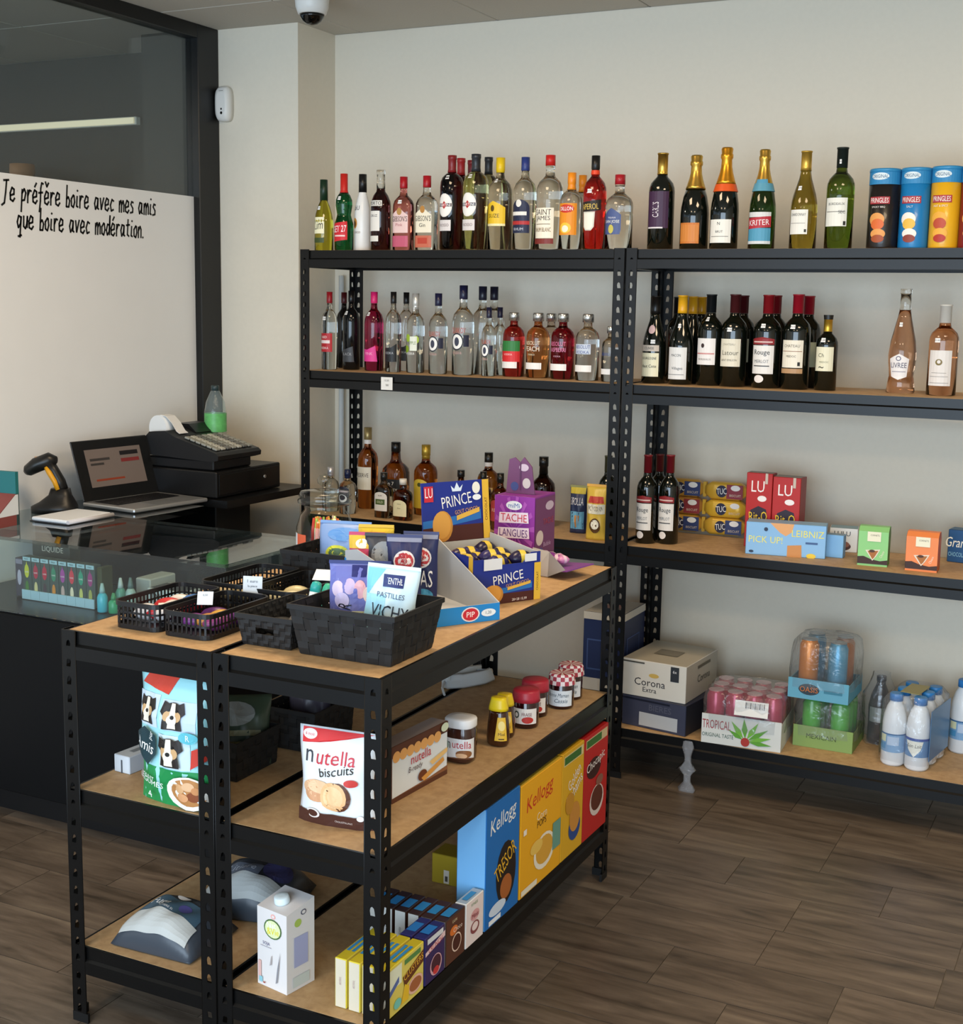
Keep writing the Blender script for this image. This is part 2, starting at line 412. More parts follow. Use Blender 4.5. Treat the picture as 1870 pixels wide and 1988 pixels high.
# ================================================================ boltless shelving units
POST = M('#070707', 0.36, spec=0.35, noise=0.2, nscale=15)
BEAM = M('#060606', 0.36, spec=0.35, noise=0.15, nscale=9)
MDF = wood_mat('fibreboard', ['#a8875f', '#b8966b', '#c2a177'], 40, (1, 1, 1), 0.62, rnd=False, bump=0.03)
PLASTIC = M('#0a0a0a', 0.5)
def post_mesh(h, fl=0.0387, t=0.0016, pitch=0.04):
    """an L-shaped angle post, corner at the origin, flanges along +x and +y, with keyhole slots"""
    mb = MB()
    def flange(P):
        # P(s, z, k): s along the flange, z up, k 0 outer / 1 inner face
        n = int(h/pitch); z0 = (h-n*pitch)/2
        hole = [(.2, -.010), (.26, .0), (.32, .006), (.5, .0095), (.68, .006), (.74, .0), (.68, -.010)]
        hx = [fl*(0.5+(q[0]-0.5)*0.62) for q in hole]; hz = [q[1] for q in hole]
        for k in (0, 1):
            vs = []; fs = []
            def quad(a, b, c, d): 
                o = len(vs); vs.extend([P(a[0], a[1], k), P(b[0], b[1], k), P(c[0], c[1], k), P(d[0], d[1], k)]); fs.append((o, o+1, o+2, o+3))
            if z0 > 1e-6:
                quad((0, 0), (fl, 0), (fl, z0), (0, z0)); quad((0, h-z0), (fl, h-z0), (fl, h), (0, h))
            for i in range(n):
                zc = z0+(i+.5)*pitch; zb, zt = z0+i*pitch, z0+(i+1)*pitch
                H = [(x, zc+z) for x, z in zip(hx, hz)]
                quad((0, zb), (fl, zb), H[6], H[0]); quad((0, zb), H[0], H[1], (0, zc)); quad((0, zc), H[1], H[2], (0, zt))
                quad((0, zt), H[2], H[3], (fl/2, zt)); quad((fl/2, zt), H[3], H[4], (fl, zt)); quad((fl, zt), H[4], H[5], (fl, zc)); quad((fl, zc), H[5], H[6], (fl, zb))
            mb.add(vs, fs, POST)
        vs = [P(fl, 0, 0), P(fl, h, 0), P(fl, h, 1), P(fl, 0, 1), P(0, h, 0), P(0, h, 1)]
        mb.add(vs, [(0, 1, 2, 3), (4, 5, 2, 1)], POST)
    flange(lambda s, z, k: (s+0.0, k*t, z))
    flange(lambda s, z, k: (k*t, s+0.0, z))
    # rolled outer edges
    for a, b in (((fl, 0), (fl, .004)), ((0, fl), (.004, fl))):
        mb.tube([(a[0]-.0006 if a[0] > .01 else .001, a[1]-.0006 if a[1] > .01 else .001, 0), (a[0]-.0006 if a[0] > .01 else .001, a[1]-.0006 if a[1] > .01 else .001, h)], 0.0013, POST, 6)
    mb.tube([(0.0012, 0.0012, 0), (0.0012, 0.0012, h)], 0.0016, POST, 6)
    return mb
def foot_mesh():
    return MB().prism([(-.0006, -.0006), (.043, -.0006), (.043, .006), (.006, .006), (.006, .043), (-.0006, .043)], 'z', 0, 0.022, PLASTIC)
BH = 0.062
def beam_mesh(L):
    """a stepped beam along +x, outer face towards -y, top at z = 0"""
    prof = [(0.004, 0), (0.004, -.028), (-.002, -.033), (-.002, -BH), (.012, -BH), (.012, -BH+.004), (.003, -BH+.004), (.003, -.034), (.009, -.029), (.009, -.012), (.024, -.012), (.024, -.008), (.010, -.008), (.010, 0)]
    return MB().prism([(y+.0022, z) for y, z in prof], 'x', 0, L, BEAM)
def rack(name, label, loc, rotz, w, d, h, levels, group=None):
    t = thing(name, label, 'shelving unit', loc, rotz, group)
    pm = None
    for (x, y, a) in ((0, 0, 0), (w, 0, PI/2), (w, d, PI), (0, d, -PI/2)):
        if pm is None: p = post_mesh(h-0.004).build('post', t); pm = p.data
        else:
            p = bpy.data.objects.new('post', pm); COL.objects.link(p); p.parent = t
        p.location = (x, y, 0.004); p.rotation_euler = (0, 0, a)
        f = foot_mesh().build('foot', p); f.location = (0, 0, -0.004)
    bw = beam_mesh(w-.008); bd = beam_mesh(d-.008); mw = md = None
    for z in levels:
        for (x, y, a, long) in ((.004, 0, 0, 1), (w, .004, PI/2, 0), (w-.004, d, PI, 1), (0, d-.004, -PI/2, 0)):
            if long:
                if mw is None: o = bw.build('beam', t); mw = o.data
                else: o = bpy.data.objects.new('beam', mw); COL.objects.link(o); o.parent = t
            else:
                if md is None: o = bd.build('beam', t); md = o.data
                else: o = bpy.data.objects.new('beam', md); COL.objects.link(o); o.parent = t
            o.location = (x, y, z-.0005); o.rotation_euler = (0, 0, a)
        b = MB().box((.0125, .0125, z-.008), (w-.0125, d-.0125, z), MDF).build('shelf_board', t)
    return t
SD = 0.3767
RA = rack('shelving_unit', 'tall black steel shelving unit against the wall holding spirits bottles', (0, 0, 0), 0, 1.277, SD, 1.803, (1.8, 1.3593, .8167, .1779))
RB = rack('shelving_unit', 'tall black steel shelving unit holding wines and biscuits, beside the spirits shelf', (1.281, 0, 0), 0, 1.277, SD, 1.803, (1.8, 1.3593, .8167, .1779))
TH = 0.014
RD = rack('shelving_unit', 'low black steel rack of three boards holding spreads and cereal boxes', (1.5943-.3968*math.cos(TH), -2.0544-.3968*math.sin(TH), 0), TH, .3958, 1.2846, .905, (.9036, .5468, .1807))
RC = rack('shelving_unit', 'low black steel rack of three boards holding the dog food bag', (1.5943-.7992*math.cos(TH), -2.0544-.7992*math.sin(TH), 0), TH, .4002, 1.2846, .905, (.9036, .5468, .1807))
# ================================================================ builders for the goods
SHAPES = {
 'spirit': ([(.90,0),(1,.012),(1,.58),(.97,.63),(.86,.68),(.62,.72),(.40,.75),(.34,.79),(.33,.84),(.33,.845),(.36,.85),(.36,1)], .845),
 'tall': ([(.90,0),(1,.012),(1,.60),(.96,.66),(.82,.715),(.56,.755),(.38,.78),(.33,.82),(.32,.855),(.35,.86),(.35,1)], .855),
 'martini': ([(.90,0),(1,.012),(1,.66),(.96,.72),(.84,.765),(.58,.80),(.36,.82),(.33,.86),(.33,.955),(.36,.96),(.36,1)], .82),
 'bordeaux': ([(.92,0),(1,.010),(1,.60),(.97,.645),(.86,.69),(.62,.73),(.43,.755),(.385,.79),(.375,.80),(.375,.985),(.41,.985),(.41,1)], .80),
 'burgundy': ([(.92,0),(1,.010),(1,.42),(.96,.48),(.84,.56),(.64,.65),(.48,.72),(.40,.78),(.375,.84),(.365,.985),(.40,.985),(.40,1)], .80),
 'champ': ([(.92,0),(1,.010),(1,.38),(.97,.45),(.84,.56),(.62,.67),(.46,.75),(.38,.81),(.35,.88),(.42,.90),(.42,.93),(.37,.94),(.40,.985),(.34,1)], .64),
 'rose': ([(.95,0),(1,.012),(.88,.14),(.84,.16),(.95,.30),(.98,.36),(.86,.50),(.66,.62),(.48,.73),(.36,.82),(.34,.95),(.38,.955),(.38,1)], .80),
 'get': ([(.92,0),(1,.012),(1,.30),(.97,.36),(.80,.43),(.72,.47),(.80,.53),(.88,.59),(.86,.66),(.66,.72),(.42,.76),(.37,.79),(.37,1)], .755),
 'malibu': ([(.95,0),(1,.01),(1,.48),(.93,.56),(.72,.66),(.54,.73),(.47,.76),(.45,1)], .765),
 'absolut': ([(.90,0),(1,.012),(1,.60),(.98,.66),(.88,.72),(.62,.77),(.42,.79),(.36,.82),(.36,.87),(.46,.875),(.46,.985),(.40,1)], .87),
 'whisky': ([(.92,0),(1,.012),(1,.56),(.94,.62),(.72,.67),(.46,.71),(.36,.76),(.33,.86),(.38,.865),(.38,1)], .86),
 'limon': ([(.95,0),(1,.01),(.98,.42),(.88,.52),(.66,.62),(.46,.68),(.40,.71),(.38,1)], .71),
 'port': ([(.92,0),(1,.012),(1,.56),(.95,.62),(.72,.69),(.46,.735),(.42,.76),(.38,.86),(.38,.955),(.42,.96),(.42,1)], .77),
}
def superell(n, flat):
    def f(a, r):
        c, s = math.cos(a), math.sin(a)
        k = (abs(c)**n + abs(s)**n)**(-1.0/n)
        return (r*k*c, r*k*s*flat)
    return f
def prof_at(prof, z):
    for (r0, z0), (r1, z1) in zip(prof, prof[1:]):
        if z0 <= z <= z1: return r0 + (r1-r0)*((z-z0)/(z1-z0) if z1 > z0 else 0)
    return prof[-1][0]
def printing(mb, S, prints, W, H, n=6, m=1, e0=0.0004):
    """prints in fractions: u in -1..1 across W, v in 0..1 over H"""
    for q, p in enumerate(prints):
        k = p[0]; e = e0 + 0.00025*(q+1)
        if k == 'r':
            mb.rect(S, p[1]*W/2, p[2]*H, p[3]*W/2, p[4]*H, M(p[5], 0.5), e, max(1, int(n*abs(p[3]-p[1])/2+.9)), max(1, int(m*abs(p[4]-p[2])+.9)))
        elif k == 'e':
            mb.ell(S, p[1]*W/2, p[2]*H, p[3]*W/2, p[4]*H, M(p[5], 0.5), e, 18, 1 if n == 1 else 3)
        elif k == 't':
            mb.text(S, p[1]*W/2, p[2]*H, p[3]*H, p[4], M(p[5], 0.5), e, maxw=(p[6]*W/2 if len(p) > 6 and p[6] else None), rot=(p[7] if len(p) > 7 else 0), shear=(p[8] if len(p) > 8 else 0))
        elif k == 'p':
            mb.polyc(S, [(u*W/2, v*H) for u, v in p[1]], M(p[2], 0.5), e, 0 if n == 1 else 3)
    return mb
def cyl_map(prof, shape=None, c=(0, 0, 0), a0=-PI/2):
    R = max(p[0] for p in prof)
    def S(u, v, e):
        a = a0 + u/R; r = prof_at(prof, v) + e
        x, y = shape(a, r) if shape else (r*math.cos(a), r*math.sin(a))
        return (c[0]+x, c[1]+y, c[2]+v)
    return S
STICK = '#f0efec'
def bottle(name, label, cat, loc, h, r, shape, body, cap, prints=(), group=None, rotz=0.0, flat=None, sticker=None, capfrom=None, n=20, neck=None):
    pf, cf = SHAPES[shape]
    cf = capfrom or cf
    prof = [(a*r, z*h) for a, z in pf]
    sh = superell(*flat) if flat else None
    t = thing(name, label, cat, loc, rotz, group)
    bp = [p for p in prof if p[1] < cf*h-1e-6] + [(prof_at(prof, cf*h), cf*h)]
    bm = MB(); bm.lathe([(bp[0][0]*0.9, 0.002)]+[(a, max(z, .0)) for a, z in bp], body, n, (0, 0, 0.0005), sh); bm.build('bottle_body', t)
    if cap:
        cp = [(prof_at(prof, cf*h)*1.05, cf*h)] + [(a*1.05, z) for a, z in prof if z > cf*h+1e-6]
        cb = MB().lathe(cp, cap, n, (0, 0, 0.0008), superell(3, 1) if False else None)
        if neck: # a band of another colour low on the capsule: (colour, from, to)
            for col, z0, z1 in neck:
                a0, a1 = prof_at(prof, z0*h)*1.05+.0008, prof_at(prof, z1*h)*1.05+.0008
                cb.lathe([(a0, z0*h), (a1, z1*h)], M(col, .4), n, (0, 0, .0008), None, False, False)
        cb.build('cap', t)
    S = cyl_map(prof, sh, (0, 0, 0.0005))
    if prints:
        printing(MB(), S, prints, 2*r*1.2, h, 10, 6).build('label_print', t)
    if sticker:
        mb = MB(); u, v = sticker[:2]; w = .016; hh = .0065
        mb.rect(S, u*r-w/2, v*h-hh, u*r+w/2, v*h+hh, M(STICK, .5), .0012, 4); mb.text(S, u*r, v*h, .006, '%d,%02d' % (3+int(h*37) % 20, (int(h*1000) % 10)*10), M('#55504c', .6), .0018)
        mb.build('price_sticker', t)
    return t
def carton(name, label, cat, loc, rotz, w, d, h, cols, prints=(), group=None, bev=0.0015, rough=0.45, lid=None):
    """a box standing on its base; local x along the front, front face towards -y; cols: all / front / side / top"""
    t = thing(name, label, cat, loc, rotz, group)
    base = cols if isinstance(cols, str) else cols[0]
    b = MB(); m0 = M(base, rough)
    b.box((0, 0, 0.0004), (w, d, h), m0, bev); b.build('box', t)
    F = {'f': (plane_map((w/2, 0, 0), (1, 0, 0), (0, 0, 1), (0, -1, 0)), w, h),
         'r': (plane_map((w, d/2, 0), (0, 1, 0), (0, 0, 1), (1, 0, 0)), d, h),
         'l': (plane_map((0, d/2, 0), (0, -1, 0), (0, 0, 1), (-1, 0, 0)), d, h),
         't': (plane_map((w/2, 0, h), (1, 0, 0), (0, 1, 0), (0, 0, 1)), w, d)}
    pm = MB(); any_ = False
    if not isinstance(cols, str):
        for face, c in zip('frt', cols[1:]):
            if c:
                S, ww, hh = F[face]; q = bev*1.2
                pm.rect(S, -ww/2+q, q, ww/2-q, hh-q, M(c, rough), 0.0002); any_ = True
                if face == 'r': S2, w2, h2 = F['l']; pm.rect(S2, -w2/2+q, q, w2/2-q, h2-q, M(c, rough), 0.0002)
    for p in prints:
        S, ww, hh = F[p[0]]
        printing(pm, S, [p[1:]], ww, hh, 1, 1, 0.0003+0.0002*prints.index(p)); any_ = True
    if any_: pm.build('panel_print', t)
    return t
def bag_fn(w, h, d, seed=0, topd=0.12, wr=0.0025):
    rnd = random.Random(seed); ph = [rnd.uniform(0, 6.3) for _ in range(6)]
    def depth(a, b):
        """a in -1..1, b in 0..1 -> half thickness"""
        env = (max(0, 1-a*a))**0.55 * (min(1, (1-b)/0.32)**0.8 if b > .68 else 1.0) * (0.55+0.45*min(1, b/0.25))
        q = wr*(math.sin(7*a+9*b+ph[0])+math.sin(13*b-5*a+ph[1])*.6+math.sin(17*a+4*b+ph[2])*.5)
        return d/2*(env*(1-topd)+topd*0.15) + q*env
    def edge(b): return 1.0 + 0.02*math.sin(9*b+ph[3]) - 0.05*math.sin(PI*b)
    def S(u, v, e, back=False):
        b = min(1, max(0, v/h)); a = max(-1, min(1, u/(w/2)))
        y = depth(a, b)+e
        return (u*edge(b), y if back else -y, v)
    return S
def bag(name, label, cat, loc, rotz, w, h, d, col, prints=(), group=None, seed=0, tilt=0.0, rough=0.35, metal=0.0, seal=None, topd=0.1, lean=0.0):
    t = thing(name, label, cat, loc, rotz, group)
    t.rotation_euler = (tilt, lean, rotz)
    S = bag_fn(w, h, d, seed, topd); n, m = 14, 18
    mb = MB(); mat = M(col, rough, metal)
    front = [[S((-1+2*i/n)*w/2, h*j/m, 0) for i in range(n+1)] for j in range(m+1)]
    back = [[S((-1+2*i/n)*w/2, h*j/m, 0, True) for i in range(n+1)] for j in range(m+1)]
    rings = [front[j] + back[j][::-1] for j in range(m+1)]
    mb.rings(rings, mat, True, True, True)
    mb.build('pouch', t)
    if seal:
        sb = MB(); k = 0.035*h
        vs = []; fs = []; N = 24
        for i in range(N+1):
            u = (-1+2*i/N)*w/2*1.0; zz = h-.002+(0.0015 if i % 2 else 0)
            vs += [(u, -.0025, h-.002), (u, -.0012, h+k), (u, .0012, h+k), (u, .0025, h-.002)]
        for i in range(N):
            a = 4*i
            for q in range(4): fs.append((a+q, a+4+q, a+4+(q+1) % 4, a+(q+1) % 4))
        sb.add(vs, fs, M(seal, rough, metal)); sb.build('seal', t)
    if prints: printing(MB(), S, prints, w, h, 10, 12, 0.0007).build('print', t)
    return t
def simple_lathe_thing(name, label, cat, loc, parts, group=None, rotz=0.0):
    """parts: (part name, profile, material, n) stacked about one axis"""
    t = thing(name, label, cat, loc, rotz, group)
    for pn, pr, mat, n in parts: MB().lathe(pr, mat, n).build(pn, t)
    return t
CLEAR = glass('#f2f6f4'); GOLD = M('#c9a24a', .3, .9); SILVER = M('#c8cac8', .25, .9)
G_GREEN = glass('#5f7a28', .03); G_DARK = M('#0b0f0a', .06, 0, 0.0, coat=0.3); G_AMBER = glass('#c8742a', .03); G_RED = glass('#c0251d'); G_WHITEWINE = glass('#a8953a')
G_ROSE = glass('#e8b48f'); G_MAGENTA = glass('#c22a5e'); G_LIME = glass('#d8cf5a'); G_EMERALD = glass('#0f6b38'); G_PINK = glass('#e08a86'); G_PALE = glass('#d6d59a')
def crisp_tube(label, loc, h, r, col, flavour, chips):
    t = thing('crisp_tube', label, 'crisp tube', loc)
    MB().lathe([(r*.97, .0006), (r, .004), (r, h*.955)], M(col, .35, .0, coat=.2), 28).build('can', t)
    MB().lathe([(r*1.03, h*.955), (r*1.03, h*.985), (r*.98, h), (r*.5, h)], M('#2f86b8', .35), 28).build('lid', t)
    pr = [(r, 0), (r, h)]; S = cyl_map(pr)
    P = [('r', -1.3, .80, 1.3, .955, '#2a82b6'), ('e', -.15, .90, .5, .045, '#d8e4e8'), ('t', -.15, .90, .045, 'ORIGINAL', '#2a5a80', .9),
         ('r', -.68, .555, .45, .645, '#a82a34'), ('t', -.12, .60, .062, 'PRINGLES', '#f2ece4', 1.0)]
    if flavour: P.append(('t', -.15, .515, .026, flavour[0], '#e8e0d8', .8))
    P += [('e', -.2, .36, .42, .085, chips[1]), ('e', -.15, .30, .36, .07, chips[0]), ('e', -.1, .18, .40, .065, chips[1]), ('e', -.1, .12, .34, .05, chips[2])]
    printing(MB(), S, P, 2*r*1.2, h, 12, 1).build('print', t)
    return t
def flow_pack(name, label, cat, loc, rotz, w, d, h, col, prints):
    t = thing(name, label, cat, loc, rotz)
    mat = M(col, .3, .15); mb = MB()
    rings = []
    for i in range(13):
        x = w*i/12; k = min(1, .45+min(i, 12-i)*.3); yc, zc = d/2, h/2
        rings.append([(x, yc+d/2*k*math.copysign(abs(math.cos(a))**.45, math.cos(a)), zc+h/2*k*math.copysign(abs(math.sin(a))**.45, math.sin(a))) for a in [2*PI*j/16 for j in range(16)]])
    mb.rings(rings, mat, True, True, True); mb.build('wrapper', t)
    cr = MB()
    for x0, x1 in ((-.010, .002), (w-.002, w+.010)):
        cr.box((x0, d/2-.0012, h*.08), (x1, d/2+.0012, h*.92), M(col, .35, .2))
    cr.build('crimped_end', t)
    S = plane_map((w/2, -.0008, 0), (1, 0, 0), (0, 0, 1), (0, -1, 0))
    pr = [(q[1],)+tuple(q[2:]) for q in prints]
    pr = [(p[0], p[1], max(p[2], .10), p[3]*.93, min(p[4], .90), p[5]) if p[0] == 'r' else p for p in pr]
    printing(MB(), S, pr, w*.94, h, 1, 1).build('print', t)
    return t
def slant_box(name, label, cat, loc, rotz, w, d, h, cols, prints):
    t = thing(name, label, cat, loc, rotz)
    m0, ms = M(cols[0], .45), M(cols[2], .45)
    mb = MB(); poly = [(.004, .0004), (d-.004, .0004), (d-.004, h*.9), (d*.75, h*1.12), (d*.30, h*1.12), (0, h)]
    mb.prism(poly, 'x', 0, w, m0)
    mb.build('box', t)
    sd = MB()
    for x, sgn in ((w+.0004, 1), (-.0004, -1)):
        vs = [(x, y, z) for y, z in poly]; sd.add(vs, [tuple(range(6)) if sgn > 0 else tuple(range(5, -1, -1))], ms)
    sd.build('side_panel', t)
    S0 = plane_map((w/2, .002, 0), (1, 0, 0), (0, 0, 1), (0, -1, 0))
    pm = MB()
    printing(pm, lambda u, v, e: (w/2+u, .004*(1-v/h)-e-.0003, v), [p[1:] for p in prints], w, h, 1, 1).build('panel_print', t)
    return t
WRAP = thin_glass((.93, .94, .95), 1.5, .12, .06, (.8, .82, .85), .9, 18)
def can_mesh(r, h, m, top):
    mb = MB(); mb.lathe([(r*.8, 0), (r, .008), (r, h*.9), (r*.82, h*.965), (r*.82, h)], m, 14); mb.lathe([(r*.84, h), (r*.84, h+.0015)], top, 14)
    return mb
def wrap_mesh(w, d, z0, z1, seed, slack=.006):
    rnd = random.Random(seed); mb = MB(); rings = []
    for k, f in enumerate((0, .33, .66, .9, 1.0)):
        z = z0+(z1-z0)*f; q = slack*(1 if k < 3 else (.2 if k == 3 else -2.2)); ring = []
        N = 28
        for i in range(N):
            a = 2*PI*i/N; c, s = math.cos(a), math.sin(a); kk = (abs(c)**6+abs(s)**6)**(-1/6)
            ring.append((w/2+c*kk*(w/2+q)+rnd.uniform(-.003, .003), d/2+s*kk*(d/2+q)+rnd.uniform(-.003, .003), z+rnd.uniform(-.003, .003)))
        rings.append(ring)
    mb.rings(rings, WRAP, False, True, True)
    return mb
def drinks_pack(label, loc, rotz, w, d, h, kind, total=None):
    t = thing('drinks_pack', label, 'drinks pack', loc, rotz)
    col = {'pink': '#d2d4cf', 'green': '#7f9a55', 'blue': '#5fa0b8'}[kind]
    tr = MB(); m = M(col, .55); e = .0025
    tr.box((0, 0, .0005), (w, d, .004), m); tr.box((0, 0, .004), (w, e, h), m); tr.box((0, d-e, .004), (w, d, h*.8), m); tr.box((0, e, .004), (e, d-e, h*.9), m); tr.box((w-e, e, .004), (w, d-e, h*.9), m)
    tr.build('tray', t)
    S = plane_map((w/2, 0, 0), (1, 0, 0), (0, 0, 1), (0, -1, 0)); pm = MB()
    if kind == 'pink':
        P = [('t', -.62, .66, .30, 'TROPICAL', '#9a2f38', .72), ('t', -.58, .30, .13, 'ORIGINAL TASTE', '#3a5a4a', .8)]
        for k, (a, L) in enumerate(((2.6, .5), (2.2, .62), (1.65, .62), (1.05, .62), (.6, .68), (.25, .66), (-.05, .66))):
            cx, cy = .12, .22; ux, uy = math.cos(a), math.sin(a)*1.25
            P.append(('p', [(cx+.08*ux, cy+.08*uy), (cx+.5*L*ux-.06*uy, min(.98, cy+.5*L*uy+.08*ux)), (cx+L*ux, min(.98, cy+L*uy)), (cx+.5*L*ux+.06*uy, max(.03, cy+.5*L*uy-.08*ux))], '#6fae3a' if k % 2 else '#5a9a2e'))
        P.append(('e', .12, .20, .11, .15, '#a83028'))
        printing(pm, S, P, w, h, 1, 1)
    elif kind == 'green': printing(pm, S, [('t', -.05, .55, .22, 'MEXICAIN', '#3a4a22', 1.0)], w, h, 1, 1)
    else: printing(pm, S, [('e', -.3, .5, .35, .28, '#2a3a44'), ('t', -.3, .5, .26, 'OASIS', '#c8702a', .6), ('r', .2, .42, .8, .58, '#3a7a90')], w, h, 1, 1)
    pm.build('tray_print', t)
    if kind == 'pink': r, bh, cm, tm = .031, .17, [M('#a8324e', .2, .2)], M('#d8b0b8', .3, .6)
    elif kind == 'green': r, bh, cm, tm = .031, total-.012, [M('#3f9a2c', .15)], M('#3f8a2c', .3, .3)
    else: r, bh, cm, tm = .032, total-.01, [M('#c8782a', .3, .3), M('#3f88a8', .3, .3), M('#b06a3a', .3, .3)], M('#b8bcc0', .3, .8)
    nx = max(2, int((w-.008)/(2*r+.001))); ny = max(2, int((d-.008)/(2*r+.001)))
    sx = (w-.008)/nx; sy = (d-.008)/ny; cms = {}
    for j in range(ny):
        for i in range(nx):
            k = (i+j) % len(cm)
            if k not in cms: o = can_mesh(r, bh, cm[k], tm).build('can', t); cms[k] = o.data
            else: o = bpy.data.objects.new('can', cms[k]); COL.objects.link(o); o.parent = t
            o.location = (.004+sx*(i+.5), .004+sy*(j+.5), .0045)
    wrap_mesh(w, d, h*.55, bh+.012, len(label)).build('plastic_wrap', t)
    if kind == 'pink':
        bc = MB(); S2 = plane_map((w*.62, -.004, h+.035), (1, 0, 0), (0, .25, .97), (0, -.97, .25))
        bc.rect(S2, -.055, -.025, .055, .025, M('#e4e2dc', .5), .0)
        for k in range(13): bc.rect(S2, -.02+k*.005, .0, -.02+k*.005+(.0016 if k % 3 else .003), .02, M('#3a3a3a', .6), .0005)
        bc.build('barcode_label', t)
    return t
def dark_bottle_wrapped(loc, h):
    t = thing('soft_drink_bottle', 'dark bottle in crumpled clear plastic between trays and milk', 'bottle', loc)
    r = .038
    MB().lathe([(r*.8, 0), (r, .01), (r*.95, h*.3), (r, h*.55), (r*.8, h*.72), (r*.4, h*.88), (r*.36, h*.93)], M('#15110f', .1), 18).build('bottle_body', t)
    MB().lathe([(r*.42, h*.93), (r*.42, h)], M('#1c1c1e', .4), 14).build('cap', t)
    S = cyl_map([(r, 0), (r, h)]); MB().rect(S, -.03, h*.34, .03, h*.56, M('#a8aca8', .25, .6), .0008, 6).build('label_print', t)
    rnd = random.Random(5); rings = []
    for z in (0.004, .25*h, .5*h, .75*h, 1.0*h, 1.06*h):
        rings.append([((r+.012+rnd.uniform(-.004, .012))*(1 if z < h else .5)*math.cos(2*PI*i/14), (r+.010+rnd.uniform(-.002, .010))*(1 if z < h else .5)*math.sin(2*PI*i/14), z) for i in range(14)])
    MB().rings(rings, WRAP, False, False, True).build('plastic_wrap', t)
def milk_bottle_parts(t, x, y, h, r, mats):
    m, cp, lb = mats
    b = MB().lathe([(r*.85, .0005), (r, .008), (r, h*.60), (r*.92, h*.70), (r*.70, h*.82), (r*.5, h*.88), (r*.48, h*.90)], m, 18, (x, y, 0)).build('bottle', t)
    MB().lathe([(r*.56, h*.90), (r*.56, h*.985), (r*.50, h)], cp, 14, (x, y, 0)).build('cap', b)
    S = cyl_map([(r, 0), (r, h)], None, (x, y, 0)); mb = MB()
    printing(mb, S, lb, 2*r*1.2, h, 14, 1); mb.build('sleeve', b)
MILK = (M('#dfe4e8', .35), M('#2a7ac0', .35))
LBA = [('r', -1.3, .20, 1.3, .46, '#7aa4cc'), ('r', -1.3, .44, 1.3, .46, '#3a6a9a'), ('r', -.8, .34, -.3, .44, '#d8dcb8'), ('r', -.2, .30, .6, .42, '#b4c8e0'), ('r', -.85, .24, -.3, .32, '#4a90c0')]
LBB = [('r', -1.3, .20, 1.3, .46, '#5a86b4'), ('p', [(-.62, .42), (.62, .42), (.45, .30), (0, .20), (-.45, .30)], '#e8e8dc'), ('t', 0, .355, .05, 'Bon Lait', '#4a4a44', 1.0, 0, .2), ('r', -1.3, .43, 1.3, .46, '#2a4a9a')]
def milk_pack(a, b, h):
    ang = math.atan2(b[1]-a[1], b[0]-a[0]); s = math.hypot(b[0]-a[0], b[1]-a[1])
    t = thing('milk_pack', 'wrapped pack of white milk bottles with blue caps on the bottom board', 'milk pack', a, ang)
    r = s*.49
    for j in range(3):
        for i in range(2): milk_bottle_parts(t, i*s, j*s, h, r, MILK+([LBA, LBB][i],))
    rnd = random.Random(3); mb = MB(); rings = []
    for z, q in ((.02, .004), (h*.5, .004), (h*.9, .002), (h*1.01, -.014)):
        ring = []
        for i in range(26):
            an = 2*PI*i/26; c, sn = math.cos(an), math.sin(an); k = (abs(c)**7+abs(sn)**7)**(-1/7)
            ring.append((s/2+c*k*(s+q)+rnd.uniform(-.002, .002), s+sn*k*(1.5*s+q)+rnd.uniform(-.002, .002), z))
        rings.append(ring)
    mb.rings(rings, WRAP, False, False, True); mb.build('plastic_wrap', t)
    hb = MB(); hb.rings([[(s/2-.03, s*(.1+.3*k), h*1.012), (s/2+.03, s*(.1+.3*k), h*1.012), (s/2+.03, s*(.1+.3*k), h*1.02), (s/2-.03, s*(.1+.3*k), h*1.02)] for k in range(6)], M('#8a8450', .4)); hb.build('carry_strap', t)
    sd = MB(); sd.box((s*1.0+r+.005, -r*.6, h*.15), (s*1.0+r+.0062, 2*s+r*.6, h*.85), M('#4a78a8', .3)); sd.build('side_print', t)
def milk_single(loc, h):
    t = thing('milk_bottle', 'single white milk bottle with blue cap at the right edge', 'bottle', loc)
    milk_bottle_parts(t, 0, 0, h, h*.165, MILK+(LBA,))
def spread_jar(loc, h, r):
    t = thing('spread_jar', 'chocolate spread jar with white lid on the middle board', 'jar', loc)
    sh = superell(3, .9)
    MB().lathe([(r*.86, .0005), (r*.96, .006), (r, h*.2), (r, h*.70), (r*.92, h*.80), (r*.9, h*.82)], M('#3a2019', .12, coat=.4), 24, shape=sh).build('jar_body', t)
    MB().lathe([(r*.98, h*.80), (r*1.0, h*.82), (r*1.0, h*.97), (r*.94, h), (r*.5, h)], M('#e8eaec', .4), 24, shape=sh).build('lid', t)
    S = cyl_map([(r, 0), (r, h)], sh, a0=-PI/2+.35)
    printing(MB(), S, [('r', -.95, .12, .95, .58, '#e6e8ea'), ('t', -.62, .42, .15, 'n', '#26242a', .2), ('t', .12, .45, .17, 'utella', '#b8283a', 1.05), ('e', .25, .24, .45, .09, '#8a5a34'), ('e', .1, .20, .3, .06, '#d8b088'), ('e', -.75, .42, .16, .10, '#9ab0a4'), ('p', [(-.95, .12), (.95, .12), (.5, .16), (-.3, .15)], '#6a4028')], 2*r*1.2, h, 12, 1).build('label_print', t)
